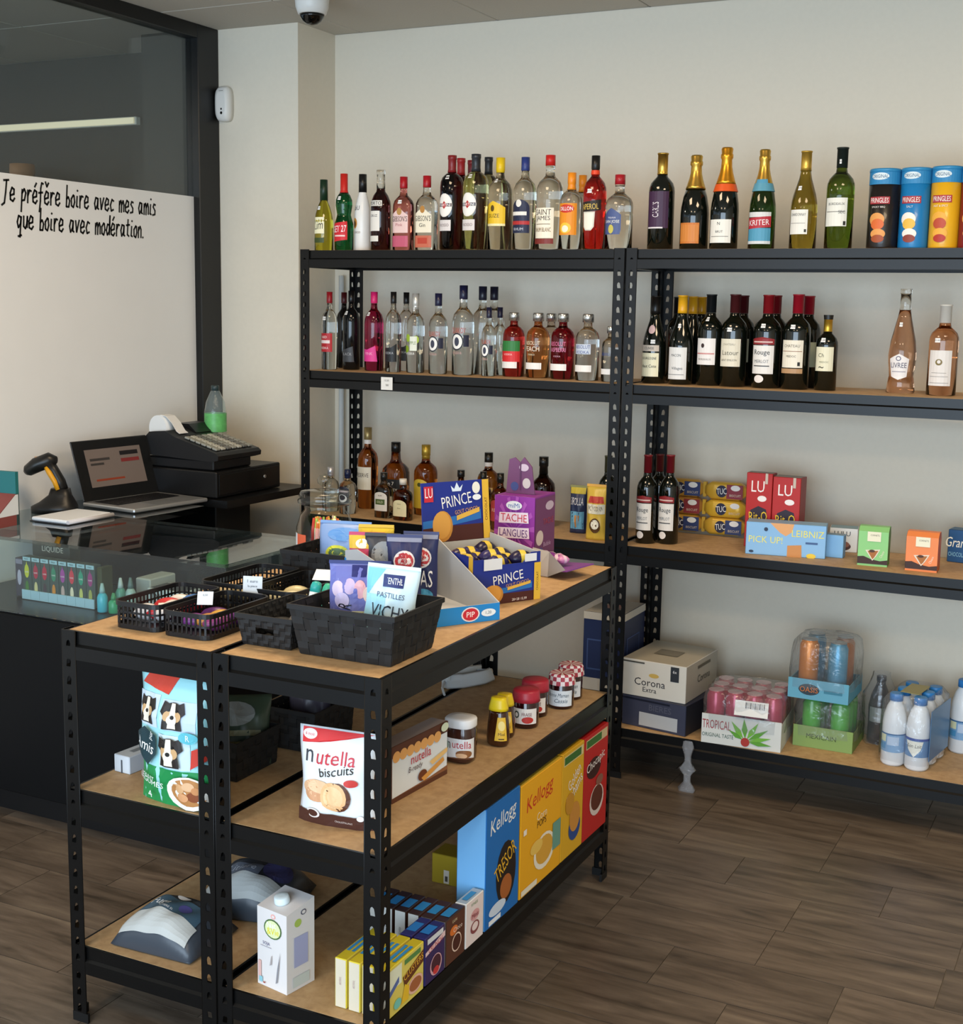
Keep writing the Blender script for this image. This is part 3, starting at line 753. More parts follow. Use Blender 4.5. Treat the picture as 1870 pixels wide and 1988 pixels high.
def honey_bottle(label, loc, h, r):
    t = thing('honey_bottle', label, 'bottle', loc)
    sh = superell(2.4, .8)
    MB().lathe([(r*.8, .0005), (r*.94, .006), (r, h*.18), (r*.92, h*.45), (r*.80, h*.68), (r*.72, h*.76)], M('#3a1c0c', .12, coat=.5), 22, shape=sh).build('bottle_body', t)
    MB().lathe([(r*.86, h*.74), (r*.84, h*.80), (r*.70, h*.94), (r*.64, h), (r*.3, h)], M('#e4c81e', .35), 20, shape=sh).build('cap', t)
    S = cyl_map([(r, 0), (r*.99, h*.2), (r*.92, h*.45), (r*.80, h*.68), (r*.8, h)], sh, a0=-PI/2+.45)
    printing(MB(), S, [('p', [(-.35, .14), (.62, .14), (.55, .62), (-.15, .62)], '#e2b83a'), ('e', .18, .45, .28, .10, '#f2dc8a'), ('t', .16, .28, .06, 'Miel', '#5a3a12', .6), ('r', -.05, .17, .35, .19, '#3a2410')], 2*r*1.2, h, 10, 8).build('label_print', t)
def jam_jar(label, loc, h, r, kind):
    t = thing('jam_jar', label, 'jar', loc)
    MB().lathe([(r*.85, .0005), (r*.95, .005), (r*.95, h*.66), (r*.84, h*.74), (r*.84, h*.78)], M('#2a070a', .1, coat=.5), 24).build('jar_body', t)
    lb = MB()
    if kind == 'red': lb.lathe([(r*1.04, h*.70), (r*1.0, h*.80), (r*.98, h*.95), (r*.9, h), (r*.4, h)], M('#b02a3c', .4, noise=.15, nscale=300), 24)
    else:
        # gingham cloth lid: alternate red and white wedges
        A, Bm = M('#a83a4a', .6), M('#e8dcdc', .6); n = 20
        for k in range(n):
            a0, a1 = 2*PI*k/n, 2*PI*(k+1)/n; vs = []
            for rr_, z in ((1.06, .70), (1.02, .82), (.98, .94), (.88, 1.0), (.0, 1.0)):
                vs += [(r*rr_*math.cos(a0), r*rr_*math.sin(a0), h*z), (r*rr_*math.cos(a1), r*rr_*math.sin(a1), h*z)]
            for q in range(4): lb.add(vs[2*q:2*q+4], [(0, 1, 3, 2)], (A if (k+q) % 2 else Bm) if q < 3 else (A if k % 2 else Bm))
    lb.build('lid', t)
    S = cyl_map([(r*.95, 0), (r*.95, h)], a0=-PI/2+.25)
    P = [('r', -.9, .14, .85, .55, '#e6e2de'), ('e', -.45, .38, .18, .10, '#3a4a44'), ('e', -.45, .38, .11, .06, '#e6e2de'), ('t', .2, .40, .09, 'FRAISE', '#6a2a2a', .6), ('e', .25, .25, .35, .09, '#b8322c')] if kind == 'red' else [('r', -.95, .10, .85, .55, '#d8e0e6'), ('t', -.1, .42, .11, 'Bonne Maman', '#3a4a5a', 1.4, 0, .3), ('t', .1, .26, .11, 'Cassis', '#3a4a5a', .9, 0, .3)]
    printing(MB(), S, P, 2*r*1.2, h, 12, 1).build('label_print', t)
def soy_carton(loc, rotz, w, h):
    t = thing('soy_drink_carton', 'tall white soya drink carton with screw cap and green round logo', 'carton', loc, rotz)
    d = w*.95; m = M('#dcd8d6', .4)
    MB().add([(0, 0, .0005), (w, 0, .0005), (w, d, .0005), (0, d, .0005), (0, 0, h), (w, 0, h), (w, d, h*1.09), (0, d, h*1.09)], [(0, 3, 2, 1), (4, 5, 6, 7), (0, 1, 5, 4), (1, 2, 6, 5), (2, 3, 7, 6), (3, 0, 4, 7)], m).build('carton_body', t)
    c = MB(); c.lathe([(.0165, 0), (.017, .004), (.016, .014), (.014, .0155), (.005, .0155)], M('#d4e4ea', .4), 20); o = c.build('screw_cap', t); o.location = (w*.48, d*.40, h*1.04); o.rotation_euler = (math.atan2(h*.09, d), 0, 0)
    pm = MB()
    S = plane_map((w/2, 0, 0), (1, 0, 0), (0, 0, 1), (0, -1, 0))
    printing(pm, S, [('e', .1, .93, .16, .03, '#e8a8a0'), ('e', .1, .93, .09, .017, '#dcd8d6'), ('e', .08, .77, .60, .125, '#4a6a3a'), ('e', .08, .77, .52, .108, '#dce8b0'), ('t', .0, .82, .07, 'Nat', '#f6faf0', .6, .1), ('t', .1, .745, .08, '&Vie', '#e8d81e', .8, .1), ('t', -.35, .56, .05, 'SOJA', '#4a4a7a', .8), ('r', -.75, .52, .0, .525, '#8a8aa0'), ('r', -.9, .06, -.7, .32, '#d8b0a8'), ('r', -.85, .05, -.6, .12, '#8ac0cc'), ('p', [(.3, .10), (.42, .3), (.62, .52), (.52, .3), (.42, .12)], '#8a8a90'), ('p', [(-.1, .30), (.0, .42), (.06, .44), (.02, .32)], '#a8a0a0'), ('r', -.55, .05, -.4, .065, '#9a3a3a')], w, h, 1, 1)
    S = plane_map((w, d/2, 0), (0, 1, 0), (0, 0, 1), (1, 0, 0))
    printing(pm, S, [('e', -.2, .85, .25, .05, '#a8c05a'), ('e', .2, .96, .2, .035, '#5a5a6a'), ('e', .2, .96, .13, .022, '#dcd8d6'), ('r', -.5, .30, .5, .68, '#a4a8cc'), ('r', -.6, .05, .6, .18, '#c4ccc8')], d, h, 1, 1)
    pm.build('panel_print', t)
# ================================================================ goods on the shelves
bottle('liquor_bottle', 'yellow-green liqueur bottle with dark green cap, end of the top board', 'bottle', (0.055, 0.075, 1.8), 0.2578, 0.0355, 'limon', glass("#c9c23c"), M('#16301e',.4), [('r', -0.62, 0.24, 0.5, 0.47, '#efe9c4'), ('t', -0.06, 0.36, 0.12, 'Lim', '#26261e', 0.9, 0.1, 0.3), ('r', -0.58, 0.11, 0.48, 0.18, '#39491c')], sticker=(-0.2, 0.6))
bottle('liquor_bottle', 'dark green waisted mint liqueur bottle with red cap and red label', 'bottle', (0.1466, 0.07, 1.8), 0.2761, 0.0352, 'get', G_EMERALD, M('#c8261f',.4), [('p', [(-0.8, 0.11), (0.75, 0.14), (0.75, 0.38), (-0.8, 0.35)], '#d01f2c'), ('t', -0.05, 0.28, 0.085, 'GET 27', '#ffffff', 1.4, 0.06, 0.2), ('r', -0.5, 0.18, 0.55, 0.2, '#f0d0cc')], sticker=(-0.1, 0.68))
bottle('liquor_bottle', 'opaque white coconut liqueur bottle with black cap', 'bottle', (0.2082, 0.1, 1.8), 0.2754, 0.0304, 'malibu', M('#e9e8e4',.3), M('#151515',.35), [('t', -0.35, 0.56, 0.06, 'LibU', '#2a2a28', 0.9), ('e', -0.5, 0.36, 0.35, 0.07, '#c98a3a'), ('e', -0.5, 0.35, 0.2, 0.045, '#5a3418'), ('t', -0.2, 0.24, 0.025, 'COCO', '#806050', 0.8)])
bottle('liquor_bottle', 'dark port bottle with clear silver neck and white label', 'bottle', (0.3038, 0.07, 1.8), 0.2844, 0.0366, 'port', glass("#3a0f10"), glass('#e8e6e0',.05), [('r', -0.8, 0.55, 0.55, 0.62, '#d8d4cc'), ('t', -0.12, 0.585, 0.045, 'PORTO', '#201818', 1.2), ('r', -0.75, 0.24, 0.35, 0.49, '#e4e0d8'), ('t', -0.2, 0.43, 0.03, 'CRUZ', '#403838', 0.8), ('r', -0.7, 0.11, 0.25, 0.18, '#e0dcd2')])
bottle('gin_bottle', 'pink gin flask with red cap, left of the clear gin', 'bottle', (0.3874, 0.09, 1.8), 0.2605, 0.0374, 'spirit', G_PINK, M('#a81420',.35), [('p', [(-0.78, 0.24), (0.6, 0.24), (0.6, 0.48), (0.3, 0.52), (-0.08, 0.58), (-0.5, 0.52), (-0.78, 0.48)], '#e9c9c4'), ('e', -0.1, 0.53, 0.22, 0.05, '#b58a4a'), ('t', -0.08, 0.43, 0.075, "GIBSON'S", '#2e1c1c', 1.25), ('r', -0.78, 0.05, 0.6, 0.2, '#c25a74'), ('t', -0.1, 0.35, 0.04, 'Pink', '#b06a70', 0.8)], sticker=(-0.1, 0.66), flat=(4, 0.62))
bottle('gin_bottle', 'clear gin flask with red cap and cream label', 'bottle', (0.4836, 0.09, 1.8), 0.2615, 0.0389, 'spirit', CLEAR, M('#a81420',.35), [('p', [(-0.78, 0.24), (0.6, 0.24), (0.6, 0.48), (0.3, 0.52), (-0.08, 0.58), (-0.5, 0.52), (-0.78, 0.48)], '#efe6cf'), ('e', -0.1, 0.55, 0.2, 0.05, '#b5803a'), ('t', -0.08, 0.43, 0.075, "GIBSON'S", '#1c1c1c', 1.25), ('t', -0.1, 0.34, 0.05, 'Gin', '#1c1c1c', 0.5), ('r', -0.78, 0.04, 0.6, 0.2, '#c46a50'), ('r', -0.45, 0.09, 0.3, 0.17, '#b8402c')], flat=(4, 0.62))
bottle('vermouth_bottle', 'tall dark red vermouth bottle with red cap and oval label', 'bottle', (0.6002, 0.06, 1.8), 0.3248, 0.0419, 'martini', glass("#3a0a0e"), M('#7c1a1e',.35), [('e', -0.16, 0.47, 0.6, 0.125, '#e8e4dc'), ('e', -0.16, 0.47, 0.54, 0.112, '#f2efe8'), ('r', -0.72, 0.455, 0.4, 0.49, '#40262a'), ('p', [(-0.16, 0.43), (0.06, 0.47), (-0.16, 0.515), (-0.38, 0.47)], '#b02a26'), ('t', -0.16, 0.472, 0.028, 'MARTINI', '#ffffff', 0.95), ('r', -0.62, 0.2, 0.35, 0.315, '#d9d2d0'), ('t', -0.14, 0.26, 0.03, 'ROSSO', '#6a5050', 0.7)], sticker=(0, 0.765))
bottle('vermouth_bottle', 'red-capped vermouth bottle behind the oval-label red vermouth', 'bottle', (0.5618, 0.2, 1.8), 0.3309, 0.0413, 'martini', glass("#3a0a0e"), M('#a02226',.35), [])
bottle('vermouth_bottle', 'maroon-capped vermouth bottle furthest back beside the white vermouth', 'bottle', (0.5472, 0.31, 1.8), 0.3353, 0.0402, 'martini', glass("#4a0a10"), M('#7c1a22',.35), [])
bottle('vermouth_bottle', 'tall pale white vermouth bottle with dark cap and oval label', 'bottle', (0.6968, 0.055, 1.8), 0.3253, 0.0451, 'martini', glass("#dcdca4"), M('#23262c',.35), [('e', -0.16, 0.47, 0.6, 0.125, '#e8e4dc'), ('e', -0.16, 0.47, 0.54, 0.112, '#f2efe8'), ('r', -0.72, 0.455, 0.4, 0.49, '#50505a'), ('p', [(-0.16, 0.43), (0.06, 0.47), (-0.16, 0.515), (-0.38, 0.47)], '#b02a26'), ('t', -0.16, 0.472, 0.028, 'MARTINI', '#ffffff', 0.95), ('r', -0.62, 0.2, 0.35, 0.315, '#d9d2d0'), ('t', -0.14, 0.26, 0.03, 'ROSSO', '#6a5050', 0.7)], sticker=(-0.1, 0.765))
bottle('vermouth_bottle', 'dark-capped pale vermouth bottle behind the yellow label bottle', 'bottle', (0.6728, 0.2, 1.8), 0.3308, 0.0408, 'martini', glass("#d0d4a0"), M('#23262c',.35), [])
bottle('liquor_bottle', 'clear spirit bottle with yellow cap and yellow label', 'bottle', (0.7692, 0.1, 1.8), 0.3155, 0.0433, 'tall', glass("#eceadc"), M('#e8c31c',.35), [('p', [(-0.75, 0.28), (0.75, 0.28), (0.75, 0.46), (0.3, 0.5), (-0.1, 0.53), (-0.5, 0.5), (-0.75, 0.46)], '#ecc22e'), ('e', -0.15, 0.45, 0.14, 0.035, '#5a4410'), ('t', -0.05, 0.37, 0.04, 'SUZE', '#4a3a10', 0.9), ('r', -0.75, 0.26, 0.75, 0.285, '#f2e6b0')], sticker=(-0.1, 0.75), capfrom=0.84)
bottle('rum_bottle', 'clear rum bottle with blue cap and navy label', 'bottle', (0.8764, 0.075, 1.8), 0.3111, 0.04, 'tall', CLEAR, M('#2b3a7a',.35), [('r', -0.75, 0.18, 0.72, 0.44, '#1a2140'), ('e', 0, 0.44, 0.73, 0.1, '#1a2140'), ('e', -0.1, 0.5, 0.22, 0.04, '#e6e2da'), ('r', -0.7, 0.37, 0.5, 0.41, '#e8e4dc'), ('r', -0.75, 0.27, 0.72, 0.31, '#b02a2c'), ('t', -0.1, 0.222, 0.03, 'RHUM', '#c8ccd8', 0.9)])
bottle('rum_bottle', 'clear white rum bottle with red cap and square lettered label', 'bottle', (0.9696, 0.075, 1.8), 0.3147, 0.0458, 'tall', CLEAR, M('#c4231f',.35), [('r', -0.8, 0.12, 0.62, 0.44, '#efe8d4'), ('t', -0.1, 0.395, 0.06, 'SAINT', '#3a2a22', 1.1), ('t', -0.1, 0.325, 0.06, 'JAMES', '#3a2a22', 1.1), ('r', -0.6, 0.265, 0.4, 0.272, '#8a7a60'), ('t', -0.1, 0.21, 0.045, 'RHUM BLANC', '#8a6a3a', 1.1), ('r', -0.8, 0.06, 0.62, 0.115, '#7a2a24')], capfrom=0.89)
bottle('rum_bottle', 'clear rum bottle with orange cap and orange label', 'bottle', (1.0478, 0.08, 1.8), 0.2553, 0.0394, 'tall', CLEAR, M('#f09020',.35), [('r', -0.75, 0.19, 0.75, 0.6, '#e8901c'), ('e', -0.05, 0.53, 0.6, 0.055, '#c8301c'), ('t', -0.05, 0.53, 0.05, 'DILLON', '#ffffff', 1.0), ('e', -0.1, 0.28, 0.45, 0.07, '#f2c23a'), ('e', -0.1, 0.27, 0.25, 0.045, '#f5ead0')], capfrom=0.78)
bottle('rum_bottle', 'orange-capped rum bottle standing behind the orange label one', 'bottle', (1.0376, 0.2, 1.8), 0.2582, 0.0377, 'tall', CLEAR, M('#dc861c',.35), [], capfrom=0.78)
bottle('aperitif_bottle', 'bright red aperitif bottle with black cap and white oval panel', 'bottle', (1.1406, 0.06, 1.8), 0.3057, 0.0389, 'tall', glass("#d0241c"), M('#161412',.35), [('p', [(-0.8, 0.38), (0.8, 0.42), (0.8, 0.53), (-0.8, 0.5)], '#1d120e'), ('t', -0.05, 0.455, 0.06, 'APEROL', '#e2c05a', 1.3, 0.04), ('p', [(-0.6, 0.4), (0.35, 0.4), (0.3, 0.24), (0.1, 0.2), (-0.35, 0.2), (-0.55, 0.24)], '#d6d2c4'), ('p', [(-0.5, 0.385), (0.25, 0.385), (0.2, 0.25), (0.05, 0.215), (-0.3, 0.215), (-0.45, 0.25)], '#eeeada')], sticker=(-0.1, 0.62), capfrom=0.84, neck=[('#e2401c', 0.8, 0.845)])
bottle('tequila_bottle', 'wide clear tequila bottle with red cap and blue house label', 'bottle', (1.2212, 0.08, 1.8), 0.2438, 0.0456, 'spirit', CLEAR, M('#a81c26',.35), [('p', [(-0.72, 0.2), (0.35, 0.2), (0.42, 0.26), (0.42, 0.46), (0.05, 0.52), (-0.2, 0.55), (-0.45, 0.52), (-0.76, 0.46), (-0.76, 0.26)], '#4a5a8a'), ('t', -0.17, 0.42, 0.025, 'TEQUILA', '#e8e8ea', 0.8), ('t', -0.17, 0.365, 0.05, 'SAN JOSE', '#f0eee4', 1.05), ('e', -0.2, 0.27, 0.18, 0.06, '#c8bc5a')], capfrom=0.87)
bottle('wine_bottle', 'very dark wine bottle with gold collar and purple label', 'bottle', (1.3694, 0.075, 1.8), 0.3077, 0.0423, 'bordeaux', G_DARK, GOLD, [('r', -0.75, 0.22, 0.75, 0.6, '#3d2140'), ('t', -0.1, 0.41, 0.07, 'CARLIS', '#e8e0e4', 0.95, 1.5708), ('r', -0.7, 0.215, 0.4, 0.23, '#e0d8d8')], capfrom=0.78)
bottle('sparkling_bottle', 'dark sparkling wine bottle with gold foil and orange label', 'bottle', (1.4804, 0.085, 1.8), 0.2985, 0.0461, 'champ', G_DARK, GOLD, [('r', -0.72, 0.06, 0.55, 0.28, '#c8742c'), ('r', -0.66, 0.08, 0.49, 0.26, '#d08238')])
bottle('sparkling_bottle', 'champagne bottle with orange-gold foil and white label', 'bottle', (1.5832, 0.075, 1.8), 0.3178, 0.0447, 'champ', G_DARK, M('#d99a2c',.3,.85), [('r', -0.8, 0.06, 0.66, 0.29, '#e9e6dc'), ('t', -0.1, 0.25, 0.03, 'N', '#403a30', 0.3), ('t', -0.05, 0.17, 0.022, 'BRUT', '#504a40', 0.9), ('r', -0.6, 0.12, 0.5, 0.125, '#706a60')], neck=[('#e0561c', 0.565, 0.64)], capfrom=0.64)
bottle('sparkling_bottle', 'green sparkling wine bottle with gold foil, blue and red labels', 'bottle', (1.7032, 0.085, 1.8), 0.3083, 0.0418, 'champ', glass('#2c4a1c'), GOLD, [('r', -0.8, 0.32, 0.8, 0.37, '#d8d8d4'), ('r', -0.8, 0.06, 0.8, 0.21, '#4f97b5'), ('p', [(-0.8, 0.2), (0.8, 0.22), (0.8, 0.33), (-0.8, 0.31)], '#b32a36'), ('t', 0, 0.265, 0.055, 'KRITER', '#f4eaea', 1.35, 0.05), ('r', -0.8, 0.05, 0.8, 0.08, '#cfd4d4'), ('r', -0.6, 0.6, 0.6, 0.7, '#4f97b5')], neck=[('#5a9ab0', 0.58, 0.66)])
bottle('wine_bottle', 'golden-green white wine bottle with gold capsule and white label', 'bottle', (1.8332, 0.09, 1.8), 0.2995, 0.0413, 'burgundy', G_WHITEWINE, M('#d0a848',.35,.7), [('r', -0.8, 0.15, 0.45, 0.4, '#e9e6dc'), ('t', -0.18, 0.35, 0.028, 'CHARDONNAY', '#403c34', 1.0), ('r', -0.7, 0.26, 0.3, 0.264, '#605c54'), ('r', 0.25, 0.17, 0.38, 0.2, '#303028')], sticker=(-0.3, 0.62))
bottle('wine_bottle', 'green white wine bottle with dark capsule and white label', 'bottle', (1.9457, 0.08, 1.8), 0.3052, 0.0423, 'bordeaux', G_GREEN, M('#1c2420',.4), [('r', -0.8, 0.22, 0.62, 0.5, '#e6e5da'), ('t', -0.05, 0.44, 0.025, 'BORDEAUX', '#504c44', 1.0), ('r', -0.7, 0.36, 0.5, 0.366, '#605c54'), ('t', 0.3, 0.36, 0.03, 'SEC', '#504c44', 0.4), ('r', 0.4, 0.23, 0.55, 0.27, '#202020')], sticker=(-0.1, 0.86))
crisp_tube('black crisp tube with blue top, first on the top board', (2.0813, 0.06, 1.8), 0.2349, 0.0454, '#1a1412', ['SMOKY BBQ'], ['#d8682c', '#e09a50', '#a04a20'])
crisp_tube('all-blue crisp tube between the black and yellow tubes', (2.172, 0.06, 1.8), 0.2352, 0.0434, '#1878b4', ['SALT'], ['#e8b84a', '#f0e8dc', '#8a3a2a'])
crisp_tube('yellow crisp tube with blue top and tomato picture', (2.2592, 0.06, 1.8), 0.237, 0.043, '#e0a81a', ['HOT & SPICY'], ['#b8482c', '#e8a83a', '#b03020'])
crisp_tube('dark red crisp tube at the right edge of the photo', (2.3435, 0.06, 1.8), 0.2374, 0.0426, '#7a1822', ['PAPRIKA'], ['#d8682c', '#e0a050', '#a04a20'])
crisp_tube('blue-topped black crisp tube behind the first black tube', (2.0971, 0.2, 1.8), 0.2401, 0.0435, '#1a1412', [], ['#d8682c', '#e09a50', '#a04a20'])
crisp_tube('blue crisp tube behind the all-blue tube', (2.1869, 0.2, 1.8), 0.2406, 0.0431, '#1878b4', [], ['#e8b84a', '#f0e8dc', '#8a3a2a'])
crisp_tube('yellow crisp tube behind the yellow tube at the front', (2.2749, 0.2, 1.8), 0.2411, 0.0427, '#c88a18', [], ['#b8482c', '#e8a83a', '#b03020'])
bottle('vodka_bottle', 'clear vodka bottle with red cap and red band, beside the post', 'bottle', (0.0524, 0.1163, 1.359), 0.2908, 0.0302, 'tall', CLEAR, M('#8a1420',.35), [('r', -0.8, 0.23, 0.75, 0.47, '#b02028'), ('r', -0.8, 0.34, 0.5, 0.38, '#e8d8d6'), ('t', -0.1, 0.42, 0.03, 'RED', '#f4e4e2', 0.7), ('t', -0.15, 0.28, 0.03, 'VODKA', '#f4e4e2', 1.0)], sticker=(-0.2, 0.66))
bottle('vodka_bottle', 'black vodka bottle with maroon cap behind the black bottle by the post', 'bottle', (0.019, 0.27, 1.3593), 0.2908, 0.0303, 'tall', M('#0a0a0c',.1), M('#4a0e14',.35), [])
bottle('vodka_bottle', 'glossy black vodka bottle in front of the back post', 'bottle', (0.1188, 0.165, 1.3593), 0.2959, 0.0324, 'tall', M('#0a0c0e',.08), M('#0e0e10',.3), [('p', [(-0.75, 0.1), (0.75, 0.1), (0.6, 0.3), (-0.2, 0.26), (-0.75, 0.27)], '#3a3c40'), ('t', -0.05, 0.2, 0.035, 'BLACK', '#9a9a9c', 1.1)], sticker=(-0.3, 0.72))
bottle('vodka_bottle', 'magenta pink vodka bottle with pink cap', 'bottle', (0.2258, 0.155, 1.3593), 0.293, 0.036, 'tall', G_MAGENTA, M('#d0226a',.35), [('p', [(-0.75, 0.12), (0.75, 0.12), (0.55, 0.32), (-0.2, 0.27), (-0.75, 0.28)], '#d8388c'), ('t', -0.05, 0.22, 0.035, 'PINK', '#f4a8cc', 1.0)], sticker=(-0.3, 0.72))
bottle('vodka_bottle', 'clear vodka bottle with black cap and black wave label', 'bottle', (0.325, 0.1295, 1.359), 0.294, 0.0296, 'tall', CLEAR, M('#131315',.3), [('p', [(-0.8, 0.13), (0.8, 0.13), (0.8, 0.36), (0.2, 0.31), (-0.8, 0.3)], '#16181c'), ('t', -0.1, 0.24, 0.03, 'VODKA', '#a8acb0', 1.1)])
bottle('vodka_bottle', 'black-capped clear vodka bottle behind the green print bottle', 'bottle', (0.3158, 0.24, 1.3593), 0.2935, 0.0303, 'tall', CLEAR, M('#131315',.3), [('p', [(-0.8, 0.13), (0.8, 0.13), (0.8, 0.36), (0.2, 0.31), (-0.8, 0.3)], '#16181c'), ('t', -0.1, 0.24, 0.03, 'VODKA', '#a8acb0', 1.1)])
bottle('vodka_bottle', 'clear vodka bottle with silver cap and green apple print', 'bottle', (0.4101, 0.1457, 1.359), 0.2896, 0.0341, 'spirit', CLEAR, M('#cfd0cc',.3,.5), [('e', -0.35, 0.44, 0.3, 0.05, '#9ab83a'), ('e', 0.45, 0.42, 0.3, 0.05, '#a8c24a'), ('e', -0.5, 0.3, 0.3, 0.05, '#8aa82a'), ('r', -0.1, 0.28, 0.55, 0.46, '#dfe4d4'), ('t', 0.1, 0.38, 0.04, 'APPLE', '#5a7a2a', 0.7), ('t', -0.1, 0.245, 0.03, 'VODKA', '#f0f0ea', 0.9)], sticker=(0, 0.8), capfrom=0.8)
bottle('vodka_bottle', 'clear vodka bottle with navy cap and round white emblem, smaller one', 'bottle', (0.5154, 0.1274, 1.359), 0.2905, 0.0346, 'spirit', CLEAR, M('#1a1c3a',.3), [('t', -0.1, 0.5, 0.065, 'POLIAKOV', '#b8483c', 1.35), ('e', -0.1, 0.375, 0.52, 0.098, '#24242e'), ('e', -0.1, 0.375, 0.44, 0.082, '#ecebe6'), ('e', -0.1, 0.375, 0.2, 0.05, '#3a3e50'), ('r', 0.42, 0.32, 0.85, 0.45, '#20243a'), ('t', -0.1, 0.25, 0.03, 'VODKA', '#c89a92', 0.8)])
bottle('vodka_bottle', 'large clear vodka bottle with navy cap and round white emblem', 'bottle', (0.6135, 0.1354, 1.359), 0.32, 0.0399, 'spirit', CLEAR, M('#1a1c3a',.3), [('t', -0.1, 0.5, 0.065, 'POLIAKOV', '#b8483c', 1.35), ('e', -0.1, 0.375, 0.52, 0.098, '#24242e'), ('e', -0.1, 0.375, 0.44, 0.082, '#ecebe6'), ('e', -0.1, 0.375, 0.2, 0.05, '#3a3e50'), ('r', 0.42, 0.32, 0.85, 0.45, '#20243a'), ('t', -0.1, 0.25, 0.03, 'VODKA', '#c89a92', 0.8)], sticker=(0, 0.83))
bottle('vodka_bottle', 'large navy-capped vodka bottle behind, left of the pair', 'bottle', (0.6482, 0.22, 1.3593), 0.3181, 0.0398, 'spirit', CLEAR, M('#1a1c2e',.3), [])
bottle('vodka_bottle', 'large navy-capped vodka bottle behind, furthest back of the pair', 'bottle', (0.6502, 0.31, 1.3593), 0.319, 0.0404, 'spirit', CLEAR, M('#1a1c2e',.3), [])
bottle('vodka_bottle', 'small navy-capped vodka flask with round emblem beside the red bottle', 'bottle', (0.7205, 0.1291, 1.359), 0.2439, 0.0258, 'spirit', CLEAR, M('#1c1c34',.3), [('t', -0.1, 0.5, 0.065, 'POLIAKOV', '#b8483c', 1.35), ('e', -0.1, 0.375, 0.52, 0.098, '#24242e'), ('e', -0.1, 0.375, 0.44, 0.082, '#ecebe6'), ('e', -0.1, 0.375, 0.2, 0.05, '#3a3e50'), ('r', 0.42, 0.32, 0.85, 0.45, '#20243a'), ('t', -0.1, 0.25, 0.03, 'VODKA', '#c89a92', 0.8)])
bottle('vodka_bottle', 'small navy-capped vodka flask tucked behind the red flavoured bottle', 'bottle', (0.7174, 0.225, 1.3593), 0.2442, 0.0264, 'spirit', CLEAR, M('#1c1c34',.3), [])
bottle('flavoured_vodka_bottle', 'red and green watermelon vodka bottle with silver cap', 'bottle', (0.7971, 0.1767, 1.359), 0.2272, 0.0395, 'absolut', glass("#d83a34"), SILVER, [('r', -0.8, 0.4, 0.85, 0.56, '#2f7a3a'), ('r', -0.8, 0.235, 0.85, 0.4, '#d32a2c'), ('t', -0.1, 0.35, 0.03, 'VODKA', '#f0d0cc', 0.9), ('r', -0.8, 0.135, 0.62, 0.235, '#ece9e4'), ('t', -0.1, 0.185, 0.022, '', '#808080', 0.7)])
bottle('flavoured_vodka_bottle', 'peach orange vodka bottle with silver cap', 'bottle', (0.8976, 0.165, 1.3593), 0.2269, 0.0412, 'absolut', glass("#e39a5a"), SILVER, [('t', -0.15, 0.54, 0.06, 'ABSOLUT', '#f0dcb8', 1.3), ('t', -0.15, 0.45, 0.075, 'PEACH', '#f4e6cc', 1.2), ('t', -0.15, 0.36, 0.025, 'VODKA', '#f0dcb8', 0.9), ('r', -0.8, 0.135, 0.62, 0.235, '#ece9e4'), ('t', -0.1, 0.185, 0.022, '', '#808080', 0.7)])
bottle('flavoured_vodka_bottle', 'silver-capped vodka bottle behind, between peach and raspberry', 'bottle', (0.9012, 0.27, 1.3593), 0.2254, 0.0392, 'absolut', CLEAR, SILVER, [('r', -0.8, 0.135, 0.62, 0.235, '#ece9e4'), ('t', -0.1, 0.185, 0.022, '', '#808080', 0.7)])
bottle('flavoured_vodka_bottle', 'dark raspberry red vodka bottle with pink lettering', 'bottle', (0.9987, 0.1519, 1.359), 0.2271, 0.0413, 'absolut', glass("#a01a2a"), SILVER, [('t', -0.1, 0.54, 0.065, 'ABSOLUT', '#e0709a', 1.3), ('t', -0.1, 0.45, 0.065, 'RASPBERRI', '#e88ab0', 1.3), ('t', -0.1, 0.35, 0.025, 'VODKA', '#d8a0b0', 0.9), ('r', -0.8, 0.135, 0.62, 0.235, '#ece9e4'), ('t', -0.1, 0.185, 0.022, '', '#808080', 0.7)])
bottle('flavoured_vodka_bottle', 'clear vodka bottle with blue lettering and silver cap', 'bottle', (1.1036, 0.1246, 1.359), 0.2272, 0.0406, 'absolut', CLEAR, SILVER, [('r', -0.75, 0.4, 0.55, 0.55, '#c8d0dc'), ('t', -0.1, 0.51, 0.055, 'ABSOLUT', '#2c4890', 1.2), ('t', -0.1, 0.43, 0.045, 'VODKA', '#2c4890', 1.1), ('r', -0.8, 0.135, 0.62, 0.235, '#ece9e4'), ('t', -0.1, 0.185, 0.022, '', '#808080', 0.7)])
bottle('flavoured_vodka_bottle', 'smaller clear vodka bottle with blue lettering half behind the post', 'bottle', (1.1936, 0.1154, 1.359), 0.1872, 0.0315, 'absolut', CLEAR, SILVER, [('t', -0.1, 0.5, 0.05, 'ABSOLUT', '#2c4890', 1.2), ('r', -0.8, 0.135, 0.62, 0.235, '#ece9e4'), ('t', -0.1, 0.185, 0.022, '', '#808080', 0.7)])
